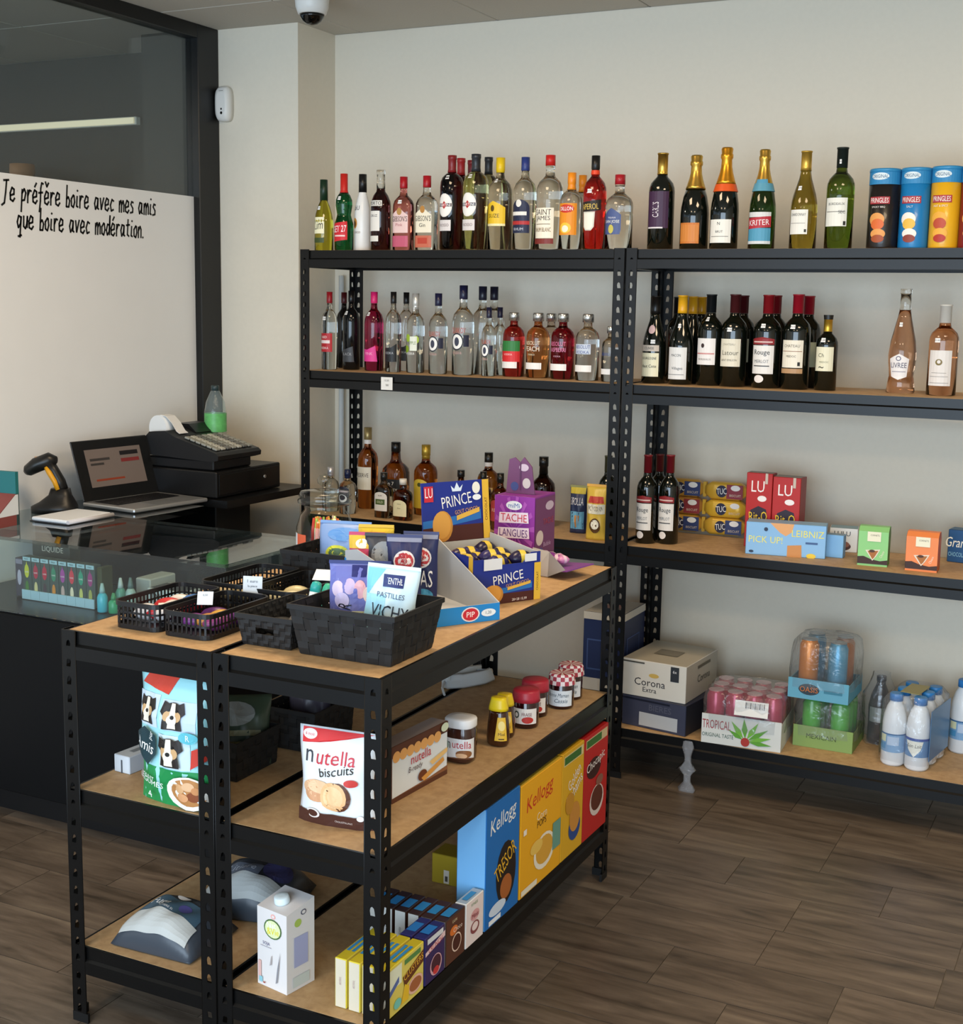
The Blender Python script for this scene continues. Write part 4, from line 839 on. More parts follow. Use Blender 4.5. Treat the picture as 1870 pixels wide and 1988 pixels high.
bottle('wine_bottle', 'dark burgundy bottle with cream two-part label, nearest the left post', 'bottle', (1.3388, 0.1436, 1.359), 0.2914, 0.0399, 'burgundy', G_DARK, M('#101010',.35), [('r', -0.8, 0.08, 0.62, 0.35, '#e8e2c2'), ('r', -0.8, 0.37, 0.62, 0.44, '#c8bcae'), ('t', -0.1, 0.405, 0.028, 'CUVEE', '#403a34', 0.9), ('t', -0.1, 0.29, 0.03, 'BOURGOGNE', '#403a34', 1.1), ('t', -0.1, 0.2, 0.035, 'Haut Cote', '#302a24', 1.1), ('e', 0, 0.62, 0.32, 0.05, '#d8b4b0')], sticker=(0.2, 0.48))
bottle('wine_bottle', 'dark bottle with black capsule at the back of the wine board', 'bottle', (1.3586, 0.325, 1.3593), 0.2904, 0.0398, 'bordeaux', G_DARK, M('#101214',.35), [])
bottle('wine_bottle', 'yellow-capsuled dark wine bottle at the front with grey-white label', 'bottle', (1.435, 0.14, 1.3593), 0.2939, 0.0407, 'burgundy', G_DARK, M('#e0a51c',.35), [('r', -0.8, 0.06, 0.66, 0.42, '#dcdcda'), ('t', -0.1, 0.33, 0.03, 'MACON', '#404040', 0.7), ('t', 0, 0.18, 0.04, 'Villages', '#505050', 1.0), ('r', -0.7, 0.11, 0.5, 0.116, '#707070')], sticker=(0, 0.66))
bottle('wine_bottle', 'second yellow-capsuled wine bottle standing behind the first', 'bottle', (1.4404, 0.235, 1.3593), 0.2919, 0.0405, 'burgundy', G_DARK, M('#d0951a',.35), [])
bottle('wine_bottle', 'third yellow-capsuled wine bottle, furthest back', 'bottle', (1.446, 0.315, 1.3593), 0.2913, 0.0394, 'burgundy', G_DARK, M('#c08814',.35), [])
bottle('wine_bottle', 'dark red wine bottle with black capsule and white label, pink line', 'bottle', (1.5288, 0.155, 1.3593), 0.2986, 0.0413, 'bordeaux', G_DARK, M('#15181a',.35), [('r', -0.8, 0.23, 0.62, 0.52, '#e6e2de'), ('e', -0.25, 0.44, 0.12, 0.025, '#3a2a2a'), ('r', -0.75, 0.345, 0.55, 0.36, '#c88a86'), ('t', -0.1, 0.29, 0.02, 'BORDEAUX', '#8a8278', 0.9)], sticker=(-0.1, 0.73))
bottle('wine_bottle', 'maroon-capsuled wine bottle with cream label and sketch, front one', 'bottle', (1.6112, 0.15, 1.3593), 0.2995, 0.0426, 'bordeaux', G_DARK, M('#4a1a1c',.35), [('r', -0.8, 0.22, 0.68, 0.52, '#dcd6c2'), ('t', -0.1, 0.46, 0.022, 'CHATEAU', '#8a8474', 0.9), ('t', 0, 0.37, 0.05, 'Latour', '#6a6658', 1.1), ('t', -0.1, 0.29, 0.022, 'SAINT EMILION', '#8a8474', 1.1)], sticker=(-0.1, 0.62))
bottle('wine_bottle', 'maroon-capsuled wine bottle behind the cream label one', 'bottle', (1.6092, 0.255, 1.3593), 0.2976, 0.0418, 'bordeaux', G_DARK, M('#4a1418',.35), [('r', -0.8, 0.26, 0.68, 0.52, '#a8a48a')])
bottle('wine_bottle', 'red-capsuled wine bottle with red band and round seal, front one', 'bottle', (1.7216, 0.15, 1.3593), 0.2991, 0.0446, 'bordeaux', G_DARK, M('#8a1820',.3), [('r', -0.8, 0.155, 0.66, 0.46, '#e2dfda'), ('p', [(-0.8, 0.47), (0.66, 0.47), (0.66, 0.53), (-0.05, 0.55), (-0.8, 0.53)], '#8a2228'), ('r', -0.7, 0.49, 0.55, 0.505, '#d8b8b0'), ('t', -0.1, 0.38, 0.07, 'Rouge', '#3c3c3c', 1.0), ('t', -0.1, 0.29, 0.035, 'MERLOT', '#8a8a8a', 0.9), ('r', -0.6, 0.235, 0.4, 0.245, '#3a3a3a'), ('e', -0.2, 0.1, 0.3, 0.042, '#e4dcd6')], sticker=(-0.1, 0.67))
bottle('wine_bottle', 'red-capsuled wine bottle hidden behind the red band bottle', 'bottle', (1.7186, 0.26, 1.3593), 0.299, 0.0413, 'bordeaux', G_DARK, M('#7a161e',.3), [])
bottle('wine_bottle', 'bright red-capsuled wine bottle with beige and brown label', 'bottle', (1.8178, 0.15, 1.3593), 0.3019, 0.0442, 'bordeaux', G_DARK, M('#9c1626',.3), [('r', -0.8, 0.23, 0.62, 0.52, '#e6dfcd'), ('t', -0.1, 0.46, 0.03, 'CHATEAU', '#6a6050', 1.0), ('r', -0.75, 0.4, 0.55, 0.406, '#8a5a3a'), ('t', -0.1, 0.35, 0.022, 'MEDOC', '#6a6050', 0.6), ('r', 0.3, 0.25, 0.45, 0.29, '#202020'), ('r', -0.8, 0.17, 0.62, 0.22, '#b08a62')], sticker=(-0.1, 0.66))
bottle('wine_bottle', 'bright red-capsuled wine bottle behind the beige label one', 'bottle', (1.8272, 0.26, 1.3593), 0.2986, 0.0426, 'bordeaux', G_DARK, M('#8a1422',.3), [('r', -0.5, 0.23, 0.8, 0.5, '#a8ac8e')])
bottle('wine_bottle', 'half-size wine bottle with black and gold neck and cream label', 'bottle', (1.9147, 0.1547, 1.359), 0.2387, 0.0344, 'bordeaux', G_DARK, M('#c8a23a',.3,.8), [('r', -0.8, 0.26, 0.72, 0.58, '#e0dcc0'), ('t', -0.25, 0.47, 0.05, 'Ch', '#4a4a3a', 0.5), ('t', 0, 0.38, 0.025, 'MEDOC', '#8a8a70', 0.8), ('t', -0.2, 0.31, 0.025, '~', '#4a4a3a', 0.4)], neck=[('#14120e', 0.94, 1.0)], capfrom=0.78, sticker=(-0.2, 0.67))
bottle('rose_bottle', 'tall rose wine bottle with clear neck and hexagon label', 'bottle', (2.1409, 0.2028, 1.359), 0.3234, 0.0444, 'rose', G_ROSE, glass('#ece8e0',.1), [('p', [(-0.62, 0.16), (-0.05, 0.13), (0.5, 0.16), (0.56, 0.33), (-0.05, 0.38), (-0.68, 0.33)], '#e8e4e2'), ('e', -0.08, 0.335, 0.16, 0.024, '#707084'), ('e', -0.08, 0.335, 0.1, 0.015, '#e8e4e2'), ('t', -0.07, 0.27, 0.05, 'LIVREE', '#5a566a', 1.0), ('r', -0.5, 0.205, 0.4, 0.212, '#9a96a0')], sticker=(-0.2, 0.66))
bottle('rose_bottle', 'shorter rose wine bottle with white capsule and tall white label', 'bottle', (2.2691, 0.1598, 1.359), 0.2764, 0.0442, 'bordeaux', glass("#dd9f74"), M('#d9d4c8',.4), [('r', -0.72, 0.11, 0.62, 0.5, '#dcd7d2'), ('e', -0.1, 0.37, 0.2, 0.035, '#7a6a3a'), ('e', -0.1, 0.375, 0.1, 0.02, '#dcd7d2'), ('r', -0.5, 0.25, 0.35, 0.255, '#9a958e'), ('r', -0.6, 0.21, 0.45, 0.215, '#9a958e'), ('r', -0.6, 0.14, 0.5, 0.145, '#9a958e')], sticker=(-0.3, 0.61))
bottle('spirit_bottle', 'clear spirit bottle with silver cap behind the glass candy jar', 'bottle', (0.061, 0.11, 0.8167), 0.1691, 0.0318, 'spirit', CLEAR, M('#c8c8cc',.3,.6), [], capfrom=0.8)
bottle('gin_bottle', 'clear gin bottle with dark blue cap and dark oval label', 'bottle', (0.1512, 0.09, 0.8167), 0.1683, 0.0325, 'spirit', CLEAR, M('#1a2240',.3), [('r', -0.8, 0.2, 0.6, 0.55, '#22222e'), ('e', -0.1, 0.55, 0.7, 0.08, '#22222e'), ('r', -0.7, 0.5, 0.5, 0.54, '#d8c4c8'), ('e', -0.1, 0.36, 0.5, 0.09, '#e2e0e0'), ('e', -0.1, 0.38, 0.35, 0.06, '#22222e')], capfrom=0.8)
bottle('whisky_bottle', 'tallest amber whisky bottle with gold cap, by the back post', 'bottle', (0.1426, 0.25, 0.8167), 0.3161, 0.0405, 'spirit', G_AMBER, M('#a08a5a',.35,.5), [('r', -0.8, 0.24, 0.7, 0.52, '#d8d4c4'), ('t', -0.1, 0.42, 0.05, 'RESERVE', '#3a2a22', 1.2)], capfrom=0.83, neck=[('#e0d8d0', 0.8, 0.85)])
bottle('whisky_bottle', 'square amber whiskey bottle with black cap and black label', 'bottle', (0.2748, 0.24, 0.8167), 0.2677, 0.0459, 'whisky', G_AMBER, M('#121212',.3), [('r', -0.85, 0.2, 0.85, 0.48, '#141414'), ('t', -0.05, 0.42, 0.05, 'No 7', '#d8d4cc', 0.9), ('t', -0.05, 0.33, 0.04, 'WHISKEY', '#d8d4cc', 1.3)], flat=(4, 1.0))
bottle('whisky_bottle', 'amber whisky bottle with yellow arched label and gold neck', 'bottle', (0.4076, 0.24, 0.8167), 0.2656, 0.0454, 'spirit', glass("#b8641c"), M('#b8983a',.35,.6), [('r', -0.75, 0.1, 0.62, 0.42, '#cdb43c'), ('e', -0.06, 0.42, 0.67, 0.1, '#cdb43c'), ('e', -0.06, 0.44, 0.16, 0.03, '#4a5020')], capfrom=0.8)
bottle('rum_bottle', 'small dark rum flask with black cap and pale bottle label', 'bottle', (0.3174, 0.08, 0.8167), 0.1695, 0.0348, 'spirit', glass("#9a8a70"), M('#1a1816',.3), [('r', -0.7, 0.16, 0.6, 0.48, '#d8d0c4'), ('e', -0.05, 0.48, 0.64, 0.1, '#d8d0c4'), ('r', -0.5, 0.3, 0.4, 0.42, '#4a5a2a'), ('t', -0.05, 0.36, 0.05, 'OLD', '#d8d8b0', 0.7), ('t', -0.05, 0.5, 0.03, 'RUM', '#5a2a1a', 0.6)], flat=(3, 0.7), capfrom=0.83)
bottle('rum_bottle', 'small amber rum flask with white collar and cream label', 'bottle', (0.406, 0.07, 0.8167), 0.1531, 0.0364, 'spirit', glass("#7a3c12"), M('#ded8cc',.4), [('r', -0.7, 0.1, 0.6, 0.38, '#e0d4a8'), ('e', -0.05, 0.38, 0.64, 0.12, '#e0d4a8'), ('t', -0.05, 0.4, 0.03, 'Captain', '#3a2a1a', 0.9), ('t', -0.05, 0.3, 0.03, 'Rum', '#3a2a1a', 0.7)], flat=(3, 0.7), capfrom=0.86)
bottle('whisky_bottle', 'black-capped bottle peeping over the upright biscuit box', 'bottle', (0.58, 0.2, 0.8167), 0.1847, 0.0348, 'whisky', glass("#8a4a18"), M('#141416',.3), [])
bottle('whisky_bottle', 'tall whisky bottle with black cap and white neck band', 'bottle', (0.6744, 0.24, 0.8167), 0.2528, 0.0424, 'spirit', glass("#a86a28"), M('#15130f',.3), [('r', -0.8, 0.22, 0.7, 0.5, '#c8b47a'), ('t', 0, 0.38, 0.05, 'SCOTCH', '#3a3020', 1.1)], neck=[('#c8c4c0', 0.8, 0.86)], capfrom=0.8)
bottle('whisky_bottle', 'short black-capped whisky flask beside the upright biscuit box', 'bottle', (0.7134, 0.12, 0.8167), 0.1968, 0.032, 'spirit', glass("#8a5018"), M('#15130f',.3), [], capfrom=0.84)
bottle('whisky_bottle', 'small red-label whisky flask with black cap', 'bottle', (0.8044, 0.075, 0.8167), 0.2024, 0.0333, 'spirit', glass("#8a4a18"), M('#15130f',.3), [('r', -0.8, 0.16, 0.7, 0.44, '#a83a34'), ('e', -0.05, 0.44, 0.74, 0.1, '#a83a34'), ('t', -0.05, 0.36, 0.06, 'RED', '#d8b0a0', 0.8)], sticker=(0.1, 0.6), capfrom=0.83)
bottle('whisky_bottle', 'dark bourbon bottle with black capsule behind the purple sweet box', 'bottle', (0.9074, 0.22, 0.8167), 0.2548, 0.0433, 'whisky', glass("#3a1a10"), M('#101010',.3), [], capfrom=0.76)
bottle('cognac_bottle', 'dark bottle half hidden behind the right front post', 'bottle', (1.1768, 0.17, 0.8167), 0.281, 0.0327, 'bordeaux', G_DARK, M('#4a4a34',.4), [])
bag('snack_bag', 'dark navy snack bag with light blue picture on the spirits board', 'bag', (1.0734, 0.1592, 0.8167), 0.0468, 0.0641, 0.1647, 0.05, '#2a3454', [('r', -0.8, 0.1, 0.8, 0.48, '#6aa8c8'), ('p', [(-0.3, 0.4), (0.35, 0.4), (0.15, 0.14), (-0.1, 0.14)], '#c88a4a'), ('t', 0, 0.7, 0.16, '3ROLLA', '#e8e8ec', 1.5), ('r', -0.9, 0.86, 0.9, 0.99, '#c8b43a')], seed=3, seal='#8a8a50')
bag('snack_bag', 'gold popcorn bag with red banner beside the post', 'bag', (1.1828, 0.0687, 0.8167), 0.0609, 0.0822, 0.1859, 0.07, '#d8b648', [('p', [(-0.7, 0.7), (0.7, 0.7), (0.6, 0.82), (-0.6, 0.82)], '#b83a30'), ('r', -0.8, 0.5, 0.8, 0.68, '#e8e4d0'), ('t', 0, 0.6, 0.09, 'POP CORN', '#5a5040', 1.3), ('e', 0, 0.28, 0.5, 0.14, '#5a3a1a'), ('e', 0, 0.3, 0.36, 0.09, '#f0ecdc')], seed=4, seal='#e0a838')
bottle('wine_bottle', 'red wine bottle with red band and white seal, left of the pair by the post', 'bottle', (1.3463, 0.1041, 0.817), 0.3006, 0.035, 'bordeaux', G_DARK, M('#7a1a22',.3), [('r', -0.8, 0.155, 0.66, 0.46, '#e2dfda'), ('p', [(-0.8, 0.47), (0.66, 0.47), (0.66, 0.53), (-0.05, 0.55), (-0.8, 0.53)], '#8a2228'), ('r', -0.7, 0.49, 0.55, 0.505, '#d8b8b0'), ('t', -0.1, 0.38, 0.07, 'Rouge', '#3c3c3c', 1.0), ('t', -0.1, 0.29, 0.035, 'MERLOT', '#8a8a8a', 0.9), ('r', -0.6, 0.235, 0.4, 0.245, '#3a3a3a'), ('e', -0.2, 0.1, 0.3, 0.042, '#e4dcd6')])
bottle('wine_bottle', 'red wine bottle with red band and white seal, right of the pair by biscuits', 'bottle', (1.4159, 0.1342, 0.817), 0.3024, 0.035, 'bordeaux', G_DARK, M('#7a1a22',.3), [('r', -0.8, 0.155, 0.66, 0.46, '#e2dfda'), ('p', [(-0.8, 0.47), (0.66, 0.47), (0.66, 0.53), (-0.05, 0.55), (-0.8, 0.53)], '#8a2228'), ('r', -0.7, 0.49, 0.55, 0.505, '#d8b8b0'), ('t', -0.1, 0.38, 0.07, 'Rouge', '#3c3c3c', 1.0), ('t', -0.1, 0.29, 0.035, 'MERLOT', '#8a8a8a', 0.9), ('r', -0.6, 0.235, 0.4, 0.245, '#3a3a3a'), ('e', -0.2, 0.1, 0.3, 0.042, '#e4dcd6')])
bottle('wine_bottle', 'red-capsuled wine bottle behind the pair with white seals', 'bottle', (1.3554, 0.2, 0.8167), 0.2954, 0.0341, 'bordeaux', G_DARK, M('#5a1a1c',.3), [])
flow_pack('biscuit_pack', 'gold cracker pack with navy end, bottom of the right stack', 'biscuit pack', (1.463, 0.374, 0.8172), 0.02, 0.15, 0.05, 0.063, '#d8a83a', [('f', 'r', 0.09999999999999998, 0.0, 1.0, 1.0, '#2c3a68'), ('f', 'e', -0.15, 0.5, 0.28, 0.34, '#1c1c3a'), ('f', 't', -0.15, 0.5, 0.34, 'TUC', '#f2f0ea', 0.5, 0.1), ('f', 'e', 0.55, 0.72, 0.24, 0.16, '#ece8e0'), ('f', 't', 0.55, 0.3, 0.13, 'BISCUIT', '#d8c8b0', 0.6)])
flow_pack('biscuit_pack', 'plain gold cracker pack, middle of the right stack', 'biscuit pack', (1.463, 0.374, 0.8807), 0.02, 0.15, 0.05, 0.063, '#dcae36', [('f', 'e', -0.15, 0.5, 0.28, 0.34, '#1c1c3a'), ('f', 't', -0.15, 0.5, 0.34, 'TUC', '#f2f0ea', 0.5, 0.1), ('f', 'e', 0.55, 0.72, 0.24, 0.16, '#ece8e0'), ('f', 't', 0.55, 0.3, 0.13, 'BISCUIT', '#d8c8b0', 0.6)])
flow_pack('biscuit_pack', 'gold cracker pack with dark red end, top of the right stack', 'biscuit pack', (1.463, 0.374, 0.9442), 0.02, 0.15, 0.05, 0.063, '#d8a83a', [('f', 'r', 0.09999999999999998, 0.0, 1.0, 1.0, '#8a2a38'), ('f', 'e', -0.15, 0.5, 0.28, 0.34, '#1c1c3a'), ('f', 't', -0.15, 0.5, 0.34, 'TUC', '#f2f0ea', 0.5, 0.1), ('f', 'e', 0.55, 0.72, 0.24, 0.16, '#ece8e0'), ('f', 't', 0.55, 0.3, 0.13, 'BISCUIT', '#d8c8b0', 0.6)])
flow_pack('biscuit_pack', 'navy-ended cracker pack, bottom of the left stack behind wine', 'biscuit pack', (1.305, 0.384, 0.8172), 0.02, 0.15, 0.05, 0.063, '#c8963a', [('f', 'r', 0.09999999999999998, 0.0, 1.0, 1.0, '#2c3a68'), ('f', 'e', -0.15, 0.5, 0.28, 0.34, '#1c1c3a'), ('f', 't', -0.15, 0.5, 0.34, 'TUC', '#f2f0ea', 0.5, 0.1), ('f', 'e', 0.55, 0.72, 0.24, 0.16, '#ece8e0'), ('f', 't', 0.55, 0.3, 0.13, 'BISCUIT', '#d8c8b0', 0.6)])
flow_pack('biscuit_pack', 'red-ended cracker pack, middle of the left stack behind wine', 'biscuit pack', (1.305, 0.384, 0.8807), 0.02, 0.15, 0.05, 0.063, '#b8803a', [('f', 'r', 0.09999999999999998, 0.0, 1.0, 1.0, '#8a2a2c'), ('f', 'e', -0.15, 0.5, 0.28, 0.34, '#1c1c3a'), ('f', 't', -0.15, 0.5, 0.34, 'TUC', '#f2f0ea', 0.5, 0.1), ('f', 'e', 0.55, 0.72, 0.24, 0.16, '#ece8e0'), ('f', 't', 0.55, 0.3, 0.13, 'BISCUIT', '#d8c8b0', 0.6)])
flow_pack('biscuit_pack', 'navy-ended cracker pack, top of the left stack behind wine', 'biscuit pack', (1.305, 0.384, 0.9442), 0.02, 0.15, 0.05, 0.063, '#c8963a', [('f', 'r', 0.09999999999999998, 0.0, 1.0, 1.0, '#2c3a68'), ('f', 'e', -0.15, 0.5, 0.28, 0.34, '#1c1c3a'), ('f', 't', -0.15, 0.5, 0.34, 'TUC', '#f2f0ea', 0.5, 0.1), ('f', 'e', 0.55, 0.72, 0.24, 0.16, '#ece8e0'), ('f', 't', 0.55, 0.3, 0.13, 'BISCUIT', '#d8c8b0', 0.6)])
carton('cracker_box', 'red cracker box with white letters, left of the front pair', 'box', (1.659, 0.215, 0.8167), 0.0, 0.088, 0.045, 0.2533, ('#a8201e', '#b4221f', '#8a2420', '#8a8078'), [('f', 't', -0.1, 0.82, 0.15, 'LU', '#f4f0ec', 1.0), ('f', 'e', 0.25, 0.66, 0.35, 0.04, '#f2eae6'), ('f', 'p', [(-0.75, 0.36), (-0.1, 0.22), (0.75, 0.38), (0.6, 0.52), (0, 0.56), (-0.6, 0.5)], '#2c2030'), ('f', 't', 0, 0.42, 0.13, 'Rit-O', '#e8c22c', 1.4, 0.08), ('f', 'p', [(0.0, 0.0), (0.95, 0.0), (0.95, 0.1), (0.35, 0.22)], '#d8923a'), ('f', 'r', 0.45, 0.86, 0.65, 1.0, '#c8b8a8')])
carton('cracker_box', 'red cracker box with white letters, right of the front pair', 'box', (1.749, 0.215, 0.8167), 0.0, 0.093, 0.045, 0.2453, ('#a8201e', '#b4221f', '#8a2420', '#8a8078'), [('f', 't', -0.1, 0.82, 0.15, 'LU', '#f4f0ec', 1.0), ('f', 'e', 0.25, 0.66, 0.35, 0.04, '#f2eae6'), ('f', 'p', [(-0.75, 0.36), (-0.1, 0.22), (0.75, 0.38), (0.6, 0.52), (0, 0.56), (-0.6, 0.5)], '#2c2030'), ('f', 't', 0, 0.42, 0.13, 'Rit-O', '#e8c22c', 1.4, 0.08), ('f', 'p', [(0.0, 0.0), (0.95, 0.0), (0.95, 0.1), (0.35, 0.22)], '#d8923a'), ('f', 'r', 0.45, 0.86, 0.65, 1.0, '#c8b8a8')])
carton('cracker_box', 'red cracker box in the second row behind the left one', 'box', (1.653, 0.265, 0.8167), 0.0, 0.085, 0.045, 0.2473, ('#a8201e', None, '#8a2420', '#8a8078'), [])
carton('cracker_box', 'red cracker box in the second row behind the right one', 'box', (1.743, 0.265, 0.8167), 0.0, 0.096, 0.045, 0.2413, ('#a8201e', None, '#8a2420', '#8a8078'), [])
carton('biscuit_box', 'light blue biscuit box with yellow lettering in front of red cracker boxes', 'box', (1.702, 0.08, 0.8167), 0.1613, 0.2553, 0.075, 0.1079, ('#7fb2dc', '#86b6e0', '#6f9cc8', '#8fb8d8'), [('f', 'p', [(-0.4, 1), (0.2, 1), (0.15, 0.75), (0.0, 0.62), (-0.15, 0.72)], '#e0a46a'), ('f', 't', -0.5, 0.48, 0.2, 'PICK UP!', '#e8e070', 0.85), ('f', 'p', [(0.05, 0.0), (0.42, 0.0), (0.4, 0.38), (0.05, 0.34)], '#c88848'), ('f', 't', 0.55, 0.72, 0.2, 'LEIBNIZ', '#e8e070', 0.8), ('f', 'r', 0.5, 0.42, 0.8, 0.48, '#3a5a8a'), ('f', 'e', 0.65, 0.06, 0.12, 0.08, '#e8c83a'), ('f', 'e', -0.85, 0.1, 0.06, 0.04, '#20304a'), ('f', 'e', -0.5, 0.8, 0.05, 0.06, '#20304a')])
carton('biscuit_box', 'second light blue biscuit box behind, between blue and white boxes', 'box', (1.801, 0.165, 0.8167), 0.0, 0.2, 0.04, 0.075, ('#7fb2dc', None, '#6f9cc8', '#7a94a8'), [])
carton('biscuit_box', 'small white biscuit box with dark lettering and chocolate biscuit', 'box', (1.932, 0.278, 0.8167), 0.1435, 0.0909, 0.07, 0.0801, ('#d9dde0', '#e2e4e4', '#c8ccd0', '#7a9aa8'), [('f', 't', -0.1, 0.78, 0.2, 'LULU', '#243040', 1.3), ('f', 'e', -0.05, 0.25, 0.6, 0.18, '#4a2a26'), ('f', 'e', -0.05, 0.33, 0.5, 0.14, '#8a5a4a')])
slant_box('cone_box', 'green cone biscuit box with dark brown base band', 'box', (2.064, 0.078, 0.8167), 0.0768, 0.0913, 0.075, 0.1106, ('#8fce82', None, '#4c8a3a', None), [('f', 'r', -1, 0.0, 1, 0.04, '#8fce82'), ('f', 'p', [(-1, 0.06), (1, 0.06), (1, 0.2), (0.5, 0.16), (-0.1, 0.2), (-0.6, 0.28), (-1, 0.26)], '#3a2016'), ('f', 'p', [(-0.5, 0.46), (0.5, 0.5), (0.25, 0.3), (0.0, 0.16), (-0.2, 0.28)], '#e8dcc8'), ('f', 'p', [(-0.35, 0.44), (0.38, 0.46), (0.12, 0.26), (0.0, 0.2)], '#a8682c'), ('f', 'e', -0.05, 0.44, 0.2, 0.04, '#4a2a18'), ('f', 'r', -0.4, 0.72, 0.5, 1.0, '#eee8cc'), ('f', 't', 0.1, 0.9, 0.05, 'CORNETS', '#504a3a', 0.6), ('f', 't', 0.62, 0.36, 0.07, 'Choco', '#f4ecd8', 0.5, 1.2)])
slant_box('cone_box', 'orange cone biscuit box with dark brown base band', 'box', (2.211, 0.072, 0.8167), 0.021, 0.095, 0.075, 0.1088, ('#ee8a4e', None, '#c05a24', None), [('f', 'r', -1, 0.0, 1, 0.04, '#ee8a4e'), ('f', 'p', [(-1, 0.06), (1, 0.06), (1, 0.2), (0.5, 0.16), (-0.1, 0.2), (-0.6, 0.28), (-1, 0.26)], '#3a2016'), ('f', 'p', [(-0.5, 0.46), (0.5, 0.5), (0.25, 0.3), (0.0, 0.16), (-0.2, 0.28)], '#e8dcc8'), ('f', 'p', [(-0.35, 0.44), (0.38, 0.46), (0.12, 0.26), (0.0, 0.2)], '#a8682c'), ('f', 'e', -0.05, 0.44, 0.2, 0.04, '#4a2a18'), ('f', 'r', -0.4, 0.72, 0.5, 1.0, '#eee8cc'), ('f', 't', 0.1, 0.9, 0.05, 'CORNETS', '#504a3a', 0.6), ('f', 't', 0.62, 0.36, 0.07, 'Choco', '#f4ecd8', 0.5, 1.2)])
carton('biscuit_box', 'navy biscuit box with white script, at the right edge', 'box', (2.306, 0.298, 0.8167), -0.144, 0.1324, 0.06, 0.1062, ('#22466e', '#1f4f80', '#1c3a5a', '#2a5a80'), [('f', 't', -0.35, 0.62, 0.3, 'Granola', '#f0ecdc', 1.5, 0, 0.2), ('f', 't', -0.5, 0.25, 0.13, 'CHOCOLAT', '#8ac0d8', 0.9), ('f', 'p', [(-0.2, 1), (1, 1), (1, 0.8)], '#b8463a')])
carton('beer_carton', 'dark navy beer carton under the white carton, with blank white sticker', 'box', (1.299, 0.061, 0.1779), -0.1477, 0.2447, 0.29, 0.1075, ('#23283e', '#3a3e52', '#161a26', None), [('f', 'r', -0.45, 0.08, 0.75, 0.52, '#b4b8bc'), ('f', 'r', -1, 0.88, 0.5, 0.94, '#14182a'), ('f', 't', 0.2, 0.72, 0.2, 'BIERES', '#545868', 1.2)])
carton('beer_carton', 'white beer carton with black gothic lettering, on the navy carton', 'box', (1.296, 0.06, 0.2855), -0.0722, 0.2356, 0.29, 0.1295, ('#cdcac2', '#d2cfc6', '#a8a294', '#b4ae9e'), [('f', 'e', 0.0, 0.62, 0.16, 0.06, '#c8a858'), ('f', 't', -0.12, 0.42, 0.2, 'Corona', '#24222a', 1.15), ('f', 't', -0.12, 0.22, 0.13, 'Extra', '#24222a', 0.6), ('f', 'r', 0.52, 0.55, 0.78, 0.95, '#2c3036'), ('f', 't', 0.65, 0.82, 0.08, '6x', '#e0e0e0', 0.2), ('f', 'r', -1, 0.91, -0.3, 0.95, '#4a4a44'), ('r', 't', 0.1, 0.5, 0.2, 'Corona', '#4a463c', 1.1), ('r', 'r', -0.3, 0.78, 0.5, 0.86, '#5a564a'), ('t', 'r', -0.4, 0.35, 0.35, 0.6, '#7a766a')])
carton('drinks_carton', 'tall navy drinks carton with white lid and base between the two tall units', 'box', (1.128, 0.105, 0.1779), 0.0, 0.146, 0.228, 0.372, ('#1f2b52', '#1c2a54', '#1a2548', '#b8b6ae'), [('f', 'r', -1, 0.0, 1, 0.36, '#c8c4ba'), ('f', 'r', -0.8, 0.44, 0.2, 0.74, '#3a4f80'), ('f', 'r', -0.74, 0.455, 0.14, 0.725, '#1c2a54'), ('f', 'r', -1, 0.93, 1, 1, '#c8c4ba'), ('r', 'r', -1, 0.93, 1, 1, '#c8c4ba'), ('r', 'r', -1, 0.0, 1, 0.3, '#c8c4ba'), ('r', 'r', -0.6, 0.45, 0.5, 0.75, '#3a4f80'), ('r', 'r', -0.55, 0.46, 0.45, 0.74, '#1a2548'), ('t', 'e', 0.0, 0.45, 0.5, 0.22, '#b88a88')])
drinks_pack('shrink-wrapped pack of pink drinks in a white tray with green leaves', (1.603, 0.005, 0.1779), 0.0721, 0.2637, 0.24, 0.1011, 'pink')
drinks_pack('green tray of wrapped green bottles under the blue tray', (1.881, 0.128, 0.1779), 0.0, 0.195, 0.2, 0.0729, 'green', 0.167)
drinks_pack('blue tray of wrapped orange and blue cans on the green tray', (1.86, 0.109, 0.3469), -0.0252, 0.1981, 0.2, 0.0677, 'blue', 0.1963)
dark_bottle_wrapped((2.127, 0.301, 0.1779), 0.2296)
milk_pack((2.208, 0.107, 0.1779), (2.284, 0.095, 0.1779), 0.2344)
milk_single((2.387, 0.343, 0.1779), 0.2451)
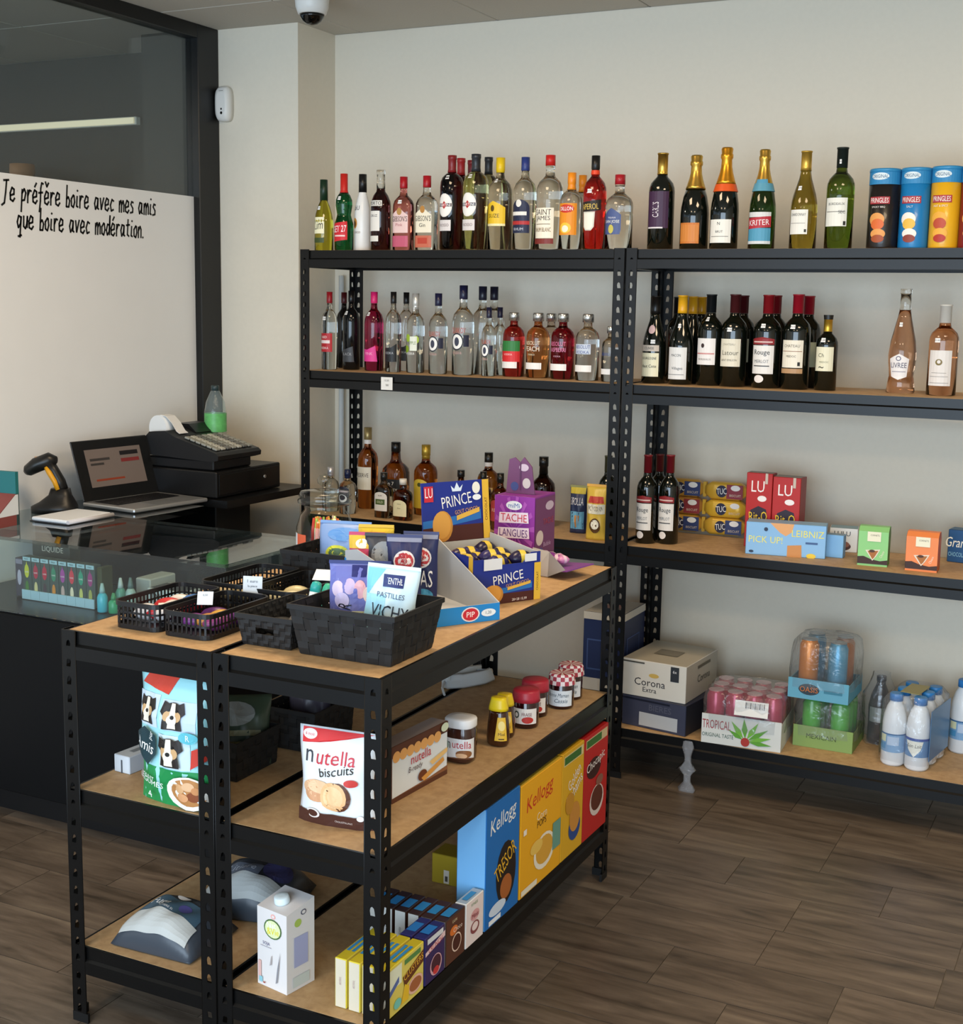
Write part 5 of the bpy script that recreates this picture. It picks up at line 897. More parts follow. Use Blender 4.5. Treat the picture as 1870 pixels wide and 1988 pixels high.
bag('dog_food_bag', 'tall dog food bag, turquoise above and green below, with dog photos', 'bag', (1.0652, -2.0106, 0.5468), -0.0301, 0.1991, 0.286, 0.085, '#9fd8de', [('r', -0.98, 0.0, 0.98, 0.3, '#1f8a4a'), ('p', [(-0.9, 0.9), (-0.05, 0.85), (0.15, 0.985), (-0.7, 0.985)], '#c8402e'), ('r', -0.97, 0.6, -0.25, 0.84, '#c4d4e4'), ('r', -0.15, 0.6, 0.75, 0.82, '#bcd0e4'), ('r', -0.22, 0.31, 0.6, 0.565, '#c8dce4'), ('p', [(-0.9199999999999999, 0.74), (-0.86, 0.815), (-0.72, 0.7949999999999999), (-0.78, 0.7)], '#241c18'), ('p', [(-0.32, 0.74), (-0.38, 0.815), (-0.52, 0.7949999999999999), (-0.45999999999999996, 0.7)], '#241c18'), ('e', -0.62, 0.75, 0.22, 0.06, '#241c18'), ('p', [(-0.86, 0.62), (-0.38, 0.62), (-0.44, 0.74), (-0.8, 0.74)], '#241c18'), ('e', -0.73, 0.715, 0.1, 0.035, '#c8a070'), ('e', -0.51, 0.715, 0.1, 0.035, '#c8a070'), ('p', [(-0.67, 0.8049999999999999), (-0.57, 0.8049999999999999), (-0.52, 0.63), (-0.72, 0.63)], '#e4dccc'), ('e', -0.62, 0.69, 0.12, 0.04, '#e4dccc'), ('e', -0.62, 0.708, 0.05, 0.014, '#141010'), ('e', -0.72, 0.755, 0.03, 0.009, '#0c0808'), ('e', -0.52, 0.755, 0.03, 0.009, '#0c0808'), ('p', [(-0.135, 0.736), (-0.07200000000000001, 0.81475), (0.07499999999999998, 0.79375), (0.011999999999999983, 0.694)], '#241c18'), ('p', [(0.495, 0.736), (0.432, 0.81475), (0.28500000000000003, 0.79375), (0.348, 0.694)], '#241c18'), ('e', 0.18, 0.7464999999999999, 0.231, 0.063, '#241c18'), ('p', [(-0.07200000000000001, 0.61), (0.432, 0.61), (0.369, 0.736), (-0.009000000000000008, 0.736)], '#241c18'), ('e', 0.06449999999999999, 0.70975, 0.10500000000000001, 0.036750000000000005, '#c8a070'), ('e', 0.2955, 0.70975, 0.10500000000000001, 0.036750000000000005, '#c8a070'), ('p', [(0.1275, 0.80425), (0.23249999999999998, 0.80425), (0.28500000000000003, 0.6204999999999999), (0.07499999999999998, 0.6204999999999999)], '#e4dccc'), ('e', 0.18, 0.6835, 0.126, 0.042, '#e4dccc'), ('e', 0.18, 0.7023999999999999, 0.052500000000000005, 0.014700000000000001, '#141010'), ('e', 0.07499999999999998, 0.7517499999999999, 0.0315, 0.00945, '#0c0808'), ('e', 0.28500000000000003, 0.7517499999999999, 0.0315, 0.00945, '#0c0808'), ('p', [(-0.20499999999999996, 0.468), (-0.13599999999999995, 0.55425), (0.025000000000000022, 0.53125), (-0.043999999999999984, 0.422)], '#241c18'), ('p', [(0.485, 0.468), (0.416, 0.55425), (0.255, 0.53125), (0.324, 0.422)], '#241c18'), ('e', 0.14, 0.4795, 0.253, 0.06899999999999999, '#241c18'), ('p', [(-0.13599999999999995, 0.33), (0.416, 0.33), (0.347, 0.468), (-0.06699999999999998, 0.468)], '#241c18'), ('e', 0.013500000000000012, 0.43925000000000003, 0.11499999999999999, 0.04025, '#c8a070'), ('e', 0.2665, 0.43925000000000003, 0.11499999999999999, 0.04025, '#c8a070'), ('p', [(0.08250000000000002, 0.5427500000000001), (0.1975, 0.5427500000000001), (0.255, 0.3415), (0.025000000000000022, 0.3415)], '#e4dccc'), ('e', 0.14, 0.41050000000000003, 0.13799999999999998, 0.046, '#e4dccc'), ('e', 0.14, 0.4312, 0.057499999999999996, 0.0161, '#141010'), ('e', 0.025000000000000022, 0.48525, 0.034499999999999996, 0.010349999999999998, '#0c0808'), ('e', 0.255, 0.48525, 0.034499999999999996, 0.010349999999999998, '#0c0808'), ('p', [(-0.95, 0.52), (-0.6, 0.6), (-0.24, 0.55), (-0.26, 0.4), (-0.5, 0.31), (-0.9, 0.4)], '#16343c'), ('t', -0.6, 0.46, 0.085, 'Amis', '#f2f2ee', 0.58, -0.25), ('t', -0.35, 0.54, 0.035, 'pur', '#f2f2ee', 0.3, 1.2), ('e', 0.62, 0.57, 0.22, 0.045, '#5ab4c4'), ('t', 0.62, 0.57, 0.045, 'R', '#e8f4f4', 0.3), ('p', [(0.66, 0.33), (0.98, 0.4), (0.98, 0.52), (0.7, 0.48)], '#c43a2c'), ('t', -0.5, 0.23, 0.03, 'POULET', '#f2f2ee', 0.6, -0.2), ('t', -0.45, 0.19, 0.045, 'LEGUMES', '#f2f2ee', 0.75, -0.2), ('e', 0.55, 0.14, 0.52, 0.135, '#eeeee6'), ('e', 0.58, 0.15, 0.42, 0.11, '#b8804a'), ('e', 0.4, 0.18, 0.12, 0.04, '#d8a878'), ('e', 0.7, 0.12, 0.14, 0.04, '#8a4a2a'), ('e', 0.62, 0.2, 0.14, 0.035, '#e0b48a'), ('e', 0.45, 0.11, 0.14, 0.035, '#dca070'), ('e', 0.78, 0.17, 0.1, 0.03, '#c88a58'), ('t', -0.5, 0.08, 0.06, '4', '#f2f2ee', 0.3)], seed=11, seal='#a8dce0')
carton('small_box', 'small white box beside the dog food bag', 'box', (0.813, -1.933, 0.5468), -0.0624, 0.0481, 0.1, 0.0413, ('#c3cbd4', '#ccd4dc', '#b8c0ca', '#c8d0d8'), [('f', 'r', -0.1, 0.0, 0.1, 0.75, '#4a5058'), ('t', 'r', -0.3, 0.3, 0.3, 0.7, '#7a828a')])
bag('biscuit_bag', 'white and brown biscuit bag with red corner behind the front post', 'bag', (1.423, -1.943, 0.5468), 0.0974, 0.1748, 0.2028, 0.075, '#e8edf0', [('p', [(-0.9, 0.985), (0.98, 0.985), (-0.1, 0.88), (-0.88, 0.83)], '#d8383a'), ('e', -0.68, 0.925, 0.2, 0.05, '#f4e4e2'), ('t', -0.68, 0.925, 0.03, '6 mois', '#d8383a', 0.25), ('t', -0.62, 0.72, 0.115, 'n', '#3a3c44', 0.3), ('t', 0.12, 0.74, 0.14, 'utella', '#c82a3c', 1.15), ('t', 0.15, 0.61, 0.095, 'biscuits', '#26241f', 0.9, 0.18, 0.2), ('e', -0.45, 0.4, 0.36, 0.09, '#e0b48c'), ('e', -0.4, 0.34, 0.34, 0.08, '#cf9a72'), ('e', -0.32, 0.42, 0.32, 0.07, '#eac29a'), ('e', 0.18, 0.34, 0.36, 0.155, '#5a3422'), ('e', 0.08, 0.34, 0.36, 0.155, '#e8b884'), ('e', 0.08, 0.34, 0.28, 0.12, '#f0c898'), ('r', -0.99, 0.0, 0.99, 0.14, '#4a2a22'), ('e', -0.5, 0.13, 0.2, 0.055, '#e8e0da'), ('e', -0.5, 0.13, 0.14, 0.04, '#4a2a22'), ('e', 0.72, 0.13, 0.08, 0.03, '#eceae6'), ('e', 0.55, 0.5, 0.18, 0.04, '#c83a34'), ('t', 0.3, 0.07, 0.02, 'CROUSTILLANT', '#d8c8c0', 0.7)], seed=12)
carton('biscuit_stick_box', 'white and brown chocolate-stick box facing the aisle, with red lettering', 'box', (1.467, -1.801, 0.5468), 1.5089, 0.2264, 0.045, 0.1265, ('#5a3222', '#dfe6ea', '#7a5a4a', '#a89a94'), [('f', 'r', -1, 0.0, 1, 0.09, '#5a3222'), ('f', 'p', [(-1, 0.09), (1, 0.09), (1, 0.17), (0.3, 0.12)], '#8a5a3a'), ('f', 'r', -1, 0.8, 1, 1, '#5a3222'), ('f', 'e', -0.85, 0.8, 0.13, 0.1, '#e4a862'), ('f', 'e', -0.61, 0.8, 0.13, 0.1, '#e4a862'), ('f', 'e', -0.37, 0.8, 0.13, 0.1, '#e4a862'), ('f', 'e', -0.13, 0.8, 0.13, 0.1, '#e4a862'), ('f', 'e', 0.10999999999999999, 0.8, 0.13, 0.1, '#e4a862'), ('f', 'e', 0.35, 0.8, 0.13, 0.1, '#e4a862'), ('f', 'e', 0.59, 0.8, 0.13, 0.1, '#e4a862'), ('f', 't', 0.0, 0.62, 0.17, 'nutella', '#c02a3a', 1.1), ('f', 't', -0.2, 0.44, 0.13, 'B-ready', '#4a3a44', 0.8, 0, 0.2), ('f', 'e', 0.05, 0.24, 0.16, 0.1, '#6a3418'), ('f', 'p', [(0.0, 0.2), (0.8, 0.38), (0.85, 0.3), (0.1, 0.12)], '#d89a4a'), ('f', 'p', [(0.3, 0.42), (0.95, 0.52), (0.95, 0.44), (0.4, 0.34)], '#e8c07a'), ('f', 'e', 0.85, 0.92, 0.14, 0.08, '#d8e4c8')])
spread_jar((1.464, -1.476, 0.5468), 0.1059, 0.0359)
honey_bottle('brown honey squeeze bottle with yellow cap, the front one', (1.4935, -1.3341, 0.5468), 0.1207, 0.0288)
honey_bottle('yellow-capped honey squeeze bottle behind the front one', (1.4779, -1.2676, 0.5468), 0.1102, 0.0281)
jam_jar('jam jar with red lid and white strawberry label, front one', (1.4894, -1.1649, 0.5468), 0.0975, 0.0353, 'red')
jam_jar('red-lidded jam jar behind the strawberry label jar', (1.4702, -1.0669, 0.5468), 0.0961, 0.0363, 'red')
jam_jar('dark jam jar with red gingham lid and script label, front one', (1.5031, -0.9671, 0.5468), 0.0946, 0.0357, 'ging')
jam_jar('gingham-lidded jam jar behind the script label jar', (1.4915, -0.8775, 0.5468), 0.0958, 0.0352, 'ging')
soy_carton((1.262, -2.005, 0.1807), -0.1747, 0.0863, 0.175)
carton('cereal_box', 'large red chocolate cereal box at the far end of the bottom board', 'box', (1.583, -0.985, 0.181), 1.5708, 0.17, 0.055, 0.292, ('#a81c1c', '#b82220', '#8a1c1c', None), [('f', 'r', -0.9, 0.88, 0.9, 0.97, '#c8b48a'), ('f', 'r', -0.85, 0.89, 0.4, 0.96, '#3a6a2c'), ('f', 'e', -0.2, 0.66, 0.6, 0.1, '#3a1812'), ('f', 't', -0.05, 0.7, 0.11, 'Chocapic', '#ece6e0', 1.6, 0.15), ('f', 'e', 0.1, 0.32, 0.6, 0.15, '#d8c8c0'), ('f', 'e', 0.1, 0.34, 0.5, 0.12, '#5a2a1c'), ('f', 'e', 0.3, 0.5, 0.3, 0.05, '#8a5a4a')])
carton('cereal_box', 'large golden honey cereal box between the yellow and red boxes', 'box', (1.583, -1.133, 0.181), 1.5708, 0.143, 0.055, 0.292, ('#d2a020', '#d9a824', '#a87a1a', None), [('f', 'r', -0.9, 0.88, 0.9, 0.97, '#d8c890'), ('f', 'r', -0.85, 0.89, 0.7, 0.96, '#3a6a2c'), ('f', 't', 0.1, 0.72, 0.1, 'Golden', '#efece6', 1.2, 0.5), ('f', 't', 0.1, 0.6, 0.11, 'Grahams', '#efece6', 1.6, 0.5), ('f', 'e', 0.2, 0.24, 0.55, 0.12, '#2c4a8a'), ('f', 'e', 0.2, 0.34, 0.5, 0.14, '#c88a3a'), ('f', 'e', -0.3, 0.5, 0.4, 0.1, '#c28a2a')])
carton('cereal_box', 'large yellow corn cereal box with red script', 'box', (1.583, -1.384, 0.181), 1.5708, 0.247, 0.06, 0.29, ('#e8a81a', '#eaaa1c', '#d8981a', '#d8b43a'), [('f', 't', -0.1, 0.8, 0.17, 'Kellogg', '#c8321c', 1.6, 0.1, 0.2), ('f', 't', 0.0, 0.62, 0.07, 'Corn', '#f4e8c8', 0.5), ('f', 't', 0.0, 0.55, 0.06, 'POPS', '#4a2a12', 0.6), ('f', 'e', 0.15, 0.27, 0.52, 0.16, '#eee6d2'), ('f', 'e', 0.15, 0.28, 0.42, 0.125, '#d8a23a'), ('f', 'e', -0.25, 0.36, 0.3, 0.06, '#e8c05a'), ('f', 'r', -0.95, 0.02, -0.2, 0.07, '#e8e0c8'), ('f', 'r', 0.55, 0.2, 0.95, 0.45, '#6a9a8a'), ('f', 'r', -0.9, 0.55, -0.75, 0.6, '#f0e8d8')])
carton('cereal_box', 'large blue chocolate cereal box with white script, nearest of the big boxes', 'box', (1.583, -1.572, 0.181), 1.5708, 0.18, 0.075, 0.297, ('#1a6ab4', '#1c6cb8', '#72aede', '#5a9ad0'), [('f', 't', 0.0, 0.82, 0.16, 'Kellogg', '#f2f2ee', 1.5, 0.1, 0.2), ('f', 'e', 0.2, 0.36, 0.6, 0.26, '#1e1410'), ('f', 't', 0.15, 0.46, 0.13, 'TRESOR', '#e8b42c', 1.3, 0.45), ('f', 'e', 0.2, 0.24, 0.35, 0.1, '#a8602c'), ('f', 'e', -0.3, 0.12, 0.5, 0.05, '#cfdcec'), ('f', 'r', -0.8, 0.02, -0.1, 0.06, '#e8eef4')])
carton('cereal_box', 'white and pink strawberry mini cereal box', 'box', (1.583, -1.667, 0.181), 1.5708, 0.087, 0.028, 0.108, ('#e4e2de', '#ecdcd8', '#d8d4d0', '#a8b8c4'), [('f', 't', -0.05, 0.88, 0.06, 'FITNESS', '#5a8a4a', 1.2), ('f', 'e', 0.0, 0.62, 0.5, 0.12, '#d8a0a0'), ('f', 'e', 0.0, 0.35, 0.5, 0.14, '#8a4a4a'), ('f', 'e', 0.0, 0.37, 0.35, 0.09, '#ecd8d4'), ('f', 't', 0.0, 0.62, 0.1, 'Minis', '#8a2a34', 1.1), ('t', 'r', -0.6, 0.25, 0.5, 0.75, '#3a8ac0')])
carton('cereal_box', 'brown chocolate mini cereal box facing the aisle, end of its row', 'box', (1.583, -1.762, 0.181), 1.5708, 0.09, 0.029, 0.108, ('#33231e', '#5a3526', '#b9b9b4', '#3a2a30'), [('f', 't', -0.1, 0.88, 0.06, 'LION', '#e8d8b0', 0.9), ('f', 'e', -0.2, 0.68, 0.4, 0.1, '#d8742c'), ('f', 'e', 0.1, 0.38, 0.5, 0.2, '#e8ccb8'), ('f', 'e', 0.1, 0.38, 0.42, 0.17, '#4a241a'), ('f', 't', 0.2, 0.68, 0.1, 'Choco', '#ecd8c8', 1.0), ('t', 'r', -0.55, 0.12, 0.4, 0.88, '#2f86c4'), ('l', 't', 0, 0.55, 0.05, 'ABCD EFGH', '#6a6a6a', 1.3, 1.5708)])
carton('cereal_box', 'dark-topped mini cereal box next to the brown chocolate one', 'box', (1.5495, -1.762, 0.181), 1.5708, 0.09, 0.029, 0.108, ('#33231e', '#5a3526', '#b9b9b4', '#3a2a30'), [('t', 'r', -0.55, 0.12, 0.4, 0.88, '#2f86c4'), ('l', 't', 0, 0.55, 0.05, 'ABCD EFGH', '#6a6a6a', 1.3, 1.5708)])
carton('cereal_box', 'third dark-topped mini cereal box from the aisle', 'box', (1.516, -1.762, 0.181), 1.5708, 0.09, 0.029, 0.108, ('#33231e', '#5a3526', '#b9b9b4', '#3a2a30'), [('t', 'r', -0.55, 0.12, 0.4, 0.88, '#2f86c4'), ('l', 't', 0, 0.55, 0.05, 'ABCD EFGH', '#6a6a6a', 1.3, 1.5708)])
carton('cereal_box', 'fourth dark-topped mini cereal box from the aisle', 'box', (1.4825, -1.762, 0.181), 1.5708, 0.09, 0.029, 0.108, ('#33231e', '#5a3526', '#b9b9b4', '#3a2a30'), [('t', 'r', -0.55, 0.12, 0.4, 0.88, '#2f86c4'), ('l', 't', 0, 0.55, 0.05, 'ABCD EFGH', '#6a6a6a', 1.3, 1.5708)])
carton('cereal_box', 'fifth dark-topped mini cereal box from the aisle', 'box', (1.449, -1.762, 0.181), 1.5708, 0.09, 0.029, 0.108, ('#33231e', '#5a3526', '#b9b9b4', '#3a2a30'), [('t', 'r', -0.55, 0.12, 0.4, 0.88, '#2f86c4'), ('l', 't', 0, 0.55, 0.05, 'ABCD EFGH', '#6a6a6a', 1.3, 1.5708)])
carton('cereal_box', 'white-spined mini cereal box furthest from the aisle', 'box', (1.4155, -1.762, 0.181), 1.5708, 0.09, 0.029, 0.108, ('#33231e', '#5a3526', '#b9b9b4', '#3a2a30'), [('t', 'r', -0.55, 0.12, 0.4, 0.88, '#2f86c4'), ('l', 't', 0, 0.55, 0.05, 'ABCD EFGH', '#6a6a6a', 1.3, 1.5708)])
carton('cereal_box', 'purple crunchy mini cereal box facing the aisle', 'box', (1.583, -1.853, 0.181), 1.5708, 0.087, 0.029, 0.108, ('#2c2660', '#3a2a5a', '#34306a', '#2c3270'), [('f', 'r', -0.8, 0.84, 0.8, 0.95, '#d8dce0'), ('f', 'p', [(-1, 0.62), (1, 0.74), (1, 0.86), (-1, 0.7)], '#e8c8c8'), ('f', 't', 0, 0.72, 0.11, 'CRUNCH', '#b8303a', 1.4, 0.08), ('f', 'e', 0.05, 0.3, 0.6, 0.22, '#d8a8b0'), ('f', 'e', 0.05, 0.32, 0.5, 0.18, '#4a2430'), ('f', 'e', 0.05, 0.18, 0.3, 0.08, '#c83a3a'), ('t', 'r', -0.55, 0.12, 0.4, 0.88, '#2a7ac8')])
carton('cereal_box', 'purple mini cereal box behind the one facing the aisle', 'box', (1.55, -1.853, 0.181), 1.5708, 0.087, 0.029, 0.108, ('#2c2660', '#3a2a5a', '#34306a', '#2c3270'), [('t', 'r', -0.55, 0.12, 0.4, 0.88, '#2a7ac8')])
carton('cereal_box', 'yellow crunchy mini cereal box facing the aisle at the front post', 'box', (1.583, -2.008, 0.181), 1.5708, 0.148, 0.028, 0.108, ('#d9c83a', '#e2cf62', '#d2c8b2', '#cdbb2e'), [('f', 'r', -0.98, 0.55, -0.25, 0.95, '#e8ecd0'), ('f', 'p', [(-0.95, 0.4), (-0.4, 0.6), (-0.4, 0.72), (-0.95, 0.52)], '#5a6ea8'), ('f', 'r', -0.1, 0.84, 0.8, 0.94, '#5a8a4a'), ('f', 'p', [(-0.2, 0.62), (0.95, 0.85), (0.95, 0.6), (-0.1, 0.4)], '#6a3a1a'), ('f', 't', 0.4, 0.66, 0.13, 'CLUSTERS', '#f0b83a', 1.1, 0.22), ('f', 'e', 0.5, 0.28, 0.42, 0.18, '#e8b8a0'), ('f', 'e', 0.5, 0.28, 0.34, 0.13, '#a8643a'), ('f', 'p', [(-0.3, 0.1), (0.1, 0.1), (0.15, 0.36), (-0.1, 0.46)], '#ecc02c'), ('f', 'e', -0.5, 0.2, 0.2, 0.1, '#7ac8b8'), ('t', 'r', -0.5, 0.15, 0.5, 0.42, '#3a8ac4'), ('t', 'r', -0.5, 0.58, 0.5, 0.85, '#3a8ac4'), ('l', 't', 0, 0.55, 0.06, 'ABCD EFGH IJ', '#b89a9a', 1.2, 1.5708)])
carton('cereal_box', 'second yellow mini cereal box from the aisle', 'box', (1.5505, -2.008, 0.181), 1.5708, 0.148, 0.028, 0.108, ('#d9c83a', '#e2cf62', '#d2c8b2', '#cdbb2e'), [('t', 'r', -0.5, 0.15, 0.5, 0.42, '#3a8ac4'), ('t', 'r', -0.5, 0.58, 0.5, 0.85, '#3a8ac4'), ('l', 't', 0, 0.55, 0.06, 'ABCD EFGH IJ', '#b89a9a', 1.2, 1.5708)])
carton('cereal_box', 'third yellow mini cereal box from the aisle', 'box', (1.518, -2.008, 0.181), 1.5708, 0.148, 0.028, 0.108, ('#d9c83a', '#e2cf62', '#d2c8b2', '#cdbb2e'), [('t', 'r', -0.5, 0.15, 0.5, 0.42, '#3a8ac4'), ('t', 'r', -0.5, 0.58, 0.5, 0.85, '#3a8ac4'), ('l', 't', 0, 0.55, 0.06, 'ABCD EFGH IJ', '#b89a9a', 1.2, 1.5708)])
carton('cereal_box', 'yellow mini cereal box with pale spine, furthest from the aisle', 'box', (1.4855, -2.008, 0.181), 1.5708, 0.148, 0.028, 0.108, ('#d9c83a', '#e2cf62', '#d2c8b2', '#cdbb2e'), [('t', 'r', -0.5, 0.15, 0.5, 0.42, '#3a8ac4'), ('t', 'r', -0.5, 0.58, 0.5, 0.85, '#3a8ac4'), ('l', 't', 0, 0.55, 0.06, 'ABCD EFGH IJ', '#b89a9a', 1.2, 1.5708)])
carton('cereal_box', 'yellow box with barcode panel standing behind the small cereal boxes', 'box', (1.344, -1.391, 0.1807), 0.0133, 0.075, 0.07, 0.0771, ('#9a8420', '#a8901e', '#7a6a18', None), [('f', 'r', -0.1, 0.05, 0.3, 0.5, '#d8d0c0'), ('f', 'r', 0.0, 0.12, 0.2, 0.3, '#4a443a')])
# ================================================================ wall and ceiling fittings
WHT = M('#dedcd6', .4)
t = thing('ceiling_camera', 'white dome security camera with black lens on the ceiling', 'security camera', (.167, -.166, ZC-.112))
MB().lathe([(.030, .112), (.058, .1115), (.060, .095), (.057, .06), (.049, .037), (.044, .035)][::-1], WHT, 28).build('housing', t)
MB().lathe([(.003, .0), (.018, .003), (.031, .012), (.040, .026), (.043, .036)], M('#050505', .05), 28).build('lens_dome', t)
t = thing('motion_sensor', 'white motion detector with two black dots mounted beside the black frame', 'motion sensor', (-.511, CY, 2.377))
mb = MB(); rings = []
for k, (yy, q) in enumerate(((0, 1.0), (-.026, 1.0), (-.038, .86), (-.042, .6))):
    rings.append([(q*.0345*math.copysign(abs(math.cos(a))**.5, math.cos(a)), yy, q*.067*math.copysign(abs(math.sin(a))**.6, math.sin(a))) for a in [2*PI*i/28 for i in range(28)]])
mb.rings([r[::-1] for r in rings], WHT, True, True, True); mb.build('casing', t)
S = plane_map((.004, -.0425, 0), (1, 0, 0), (0, 0, 1), (0, -1, 0))
MB().ell(S, 0, -.036, .0055, .0055, M('#151515', .2), .0005).build('detector_eye', t)
MB().ell(S, 0, -.021, .004, .004, M('#303030', .2), .0005).build('detector_eye', t)
MB().rect(S, -.010, .047, .010, .049, M('#8a8880', .4), .0005).build('slot', t)
# corner pipe
tag(MB().tube([(CX+.05, WY-.03, 0), (CX+.05, WY-.03, 1.72)], .011, M('#c9ccca', .4), 12).build('water_pipe'), 'thin white vertical pipe in the wall corner behind the spirits shelf', 'pipe')
# strip light and bowl in the neighbouring room
t = thing('strip_light', 'long white strip light on the dark wall beyond the glass', 'strip light', (-1.176, WY, 2.372))
MB().box((-3.0, -.03, -.012), (0, 0, .022), M('#e8e4d4', .5), .003).build('housing', t)
MB().box((-2.99, -.036, -.008), (-.01, -.0305, .018), M('#fff2cc', .5, emit=.35), .001).build('diffuser', t)
simple_lathe_thing('bowl', 'small terracotta bowl just above the white film, beyond the glass', 'bowl', (-1.68, .3, 2.115), [('bowl_wall', [(.030, 0), (.045, .008), (.055, .04), (.053, .075), (.049, .076), (.050, .04), (.04, .012), (.01, .01)], M('#a4764e', .6), 22)])
tag(MB().box((-1.95, .14, 2.085), (-1.45, .49, 2.114), M('#2a2824', .6), .003).build('wall_shelf'), 'dark shelf board beyond the glass carrying the bowl', 'shelf')
# price card on the spirits shelf
t = thing('price_card', 'small white price card hung on the second spirits board edge', 'card', (.352, -.0008, 1.301)); 
MB().box((0, -.0012, 0), (.048, 0, .046), M('#e2e0da', .6)).build('card', t)
S = plane_map((.024, -.0012, 0), (1, 0, 0), (0, 0, 1), (0, -1, 0)); mb = MB(); mb.text(S, 0, .034, .008, '13,50', M('#3a3a38', .6)); mb.text(S, .002, .017, .009, 'W', M('#3a3a38', .6)); mb.build('lettering', t)
# scrap of plastic hanging from the bottom board
rnd = random.Random(8); mb = MB(); rings = []
for i in range(9):
    z = .178-.024*i; w = .016+.006*math.sin(i*1.9)+(.008 if i in (4, 7) else 0)
    rings.append([(1.565+rnd.uniform(-.004, .004)+w*math.cos(a), -.012+.005*math.sin(a)+rnd.uniform(-.002, .002), z+rnd.uniform(-.004, .004)) for a in [2*PI*j/10 for j in range(10)]])
tag(mb.rings(rings, thin_glass((.85, .86, .88), 1.5, .15, .22, (.6, .62, .66), 1.0, 40), False, False, True).build('plastic_scrap'), 'crumpled clear plastic scrap hanging from the bottom wine board', 'plastic scrap')

# ================================================================ sales counter
ZT, XR, YF, YB, XL = .895, .62, -1.27, -.806, XG+.003
PANE = thin_glass((.90, .95, .94), 1.5, .01)
CBLK = M('#08090b', .6, spec=.2)
t = thing('counter', 'L-shaped black sales counter with glass display top', 'counter', (0, 0, 0))
MB().box((XL, YF+.05, 0), (XR-.03, YB-.03, .085), M('#08080a', .5)).build('plinth', t)
MB().box((XL, YF, .085), (XR, YB, .655), CBLK, .003).build('cabinet', t)
MB().box((XL, YF+.012, .655), (XR-.012, YB-.012, .662), M('#17181b', .3)).build('display_floor', t)
MB().box((XL, YF, .662), (XR, YF+.006, .885), PANE).build('front_pane', t)
MB().box((XR-.006, YF+.006, .662), (XR, YB, .885), PANE).build('end_pane', t)
MB().box((XL, YB-.006, .662), (XR-.006, YB, .885), M('#141518', .25)).build('back_panel', t)
MB().box((XL, YF-.004, .885), (XR+.004, YB+.002, ZT), thin_glass((.80, .87, .86), 1.7, .01)).build('glass_top', t)
MB().box((XL, YB+.004, .875), (-.092, -.464, ZT), thin_glass((.62, .70, .69), 1.7, .01)).build('return_top', t)
MB().box((XL, YB+.004, .0), (-.30, -.47, .874), M('#101114', .4)).build('return_cabinet', t)
# vape boxes in the display, each with its price ticket
vc = [('#c8c83a', '#4a7a3a'), ('#b8304a', '#d8c890'), ('#c02a44', '#4a3a44'), ('#3a8a6a', '#d88a3a'), ('#a8489a', '#c8a8a0'), ('#d84050', '#e8d8b8'), ('#2f9a7a', '#c8c870'), ('#a03a7a', '#a8a85a')]
names = ['lime', 'crimson', 'dark red', 'teal orange', 'mauve', 'coral', 'jade', 'plum']
vx0 = -.300
for i, (a, b) in enumerate(vc):
    x = vx0+.0376*i
    bx = carton('vape_box', '%s vape box in the glass counter, number %d of eight in the row from the frame' % (names[i], i+1) if False else '%s coloured vape box in the row of eight inside the glass counter' % names[i], 'box', (x, -1.112, .664), 0, .0355, .03, .136, '#45504e', [('f', 'r', -.9, .9, .9, .99, '#a8c8d0'), ('f', 'e', 0, .66, .55, .16, a), ('f', 'p', [(-.3, .7), (.3, .7), (.0, .9)], a), ('f', 'e', 0, .28, .4, .15, b), ('f', 't', 0, .64, .035, 'VAPE', '#f0e8e8', 1.0), ('f', 't', 0, .945, .04, 'MAX', '#40585c', 1.0)])
t = thing('price_strip', 'pale blue strip of price tickets below the vape boxes', 'price strip', (vx0, -1.115, .664))
for i in range(8): MB().box((.0376*i, -.004, 0), (.0376*i+.0366, 0, .030), M('#a9c6d2', .5)).build('price_ticket', t)
carton('vape_box', 'greyish purple vape box at the frame end of the row', 'box', (vx0-.045, -1.10, .664), 0, .035, .03, .125, '#4a4450', [('f', 'e', 0, .5, .5, .2, '#b8b0c0'), ('f', 'r', -.8, .85, .8, .97, '#8a8494')])
carton('vape_box', 'dim vape box behind the row, glass counter', 'box', (vx0-.05, -1.02, .664), 0, .16, .05, .17, '#3a3c38', [('f', 't', .1, .85, .12, 'LIQUIDE', '#c8c4b8', 1.2)])
tag(MB().box((vx0+.306, -1.11, .664), (vx0+.325, -1.06, .795), M('#3a3c20', .4), .002).build('display_box'), 'dark olive box closing the vape box row', 'box')
def dropper(label, x, y, col, cap, h=.085):
    simple_lathe_thing('liquid_bottle', label, 'bottle', (x, y, .664), [('bottle_body', [(.014, 0), (.016, .003), (.016, h*.55), (.012, h*.65), (.008, h*.7)], M(col, .25), 16), ('nozzle', [(.009, h*.7), (.008, h*.82), (.004, h*1.05)], M(cap, .4), 14)])
dropper('turquoise refill liquid bottle beside the vape boxes', .045, -1.13, '#4ab4c8', '#9ab8b8')
dropper('green refill liquid bottle nearest the lattice basket', .085, -1.125, '#2f9a6a', '#3a8a5a', .06)
dropper('pale grey refill liquid bottle behind the green one', .095, -1.06, '#9ab4ac', '#5a706c', .095)
dropper('small jade refill liquid bottle behind the turquoise one', .055, -1.06, '#5a9a88', '#b8c4c0', .09)
carton('small_box', 'small white box with black letters inside the glass counter', 'box', (.10, -.99, .664), 0, .14, .10, .055, '#c8ccc8', [('f', 't', -.55, .5, .5, 'TN', '#2a2c2a', .5), ('f', 't', .3, .5, .5, 'LI', '#2a2c2a', .5), ('t', 'r', -.95, .1, .95, .9, '#3a3a38')])
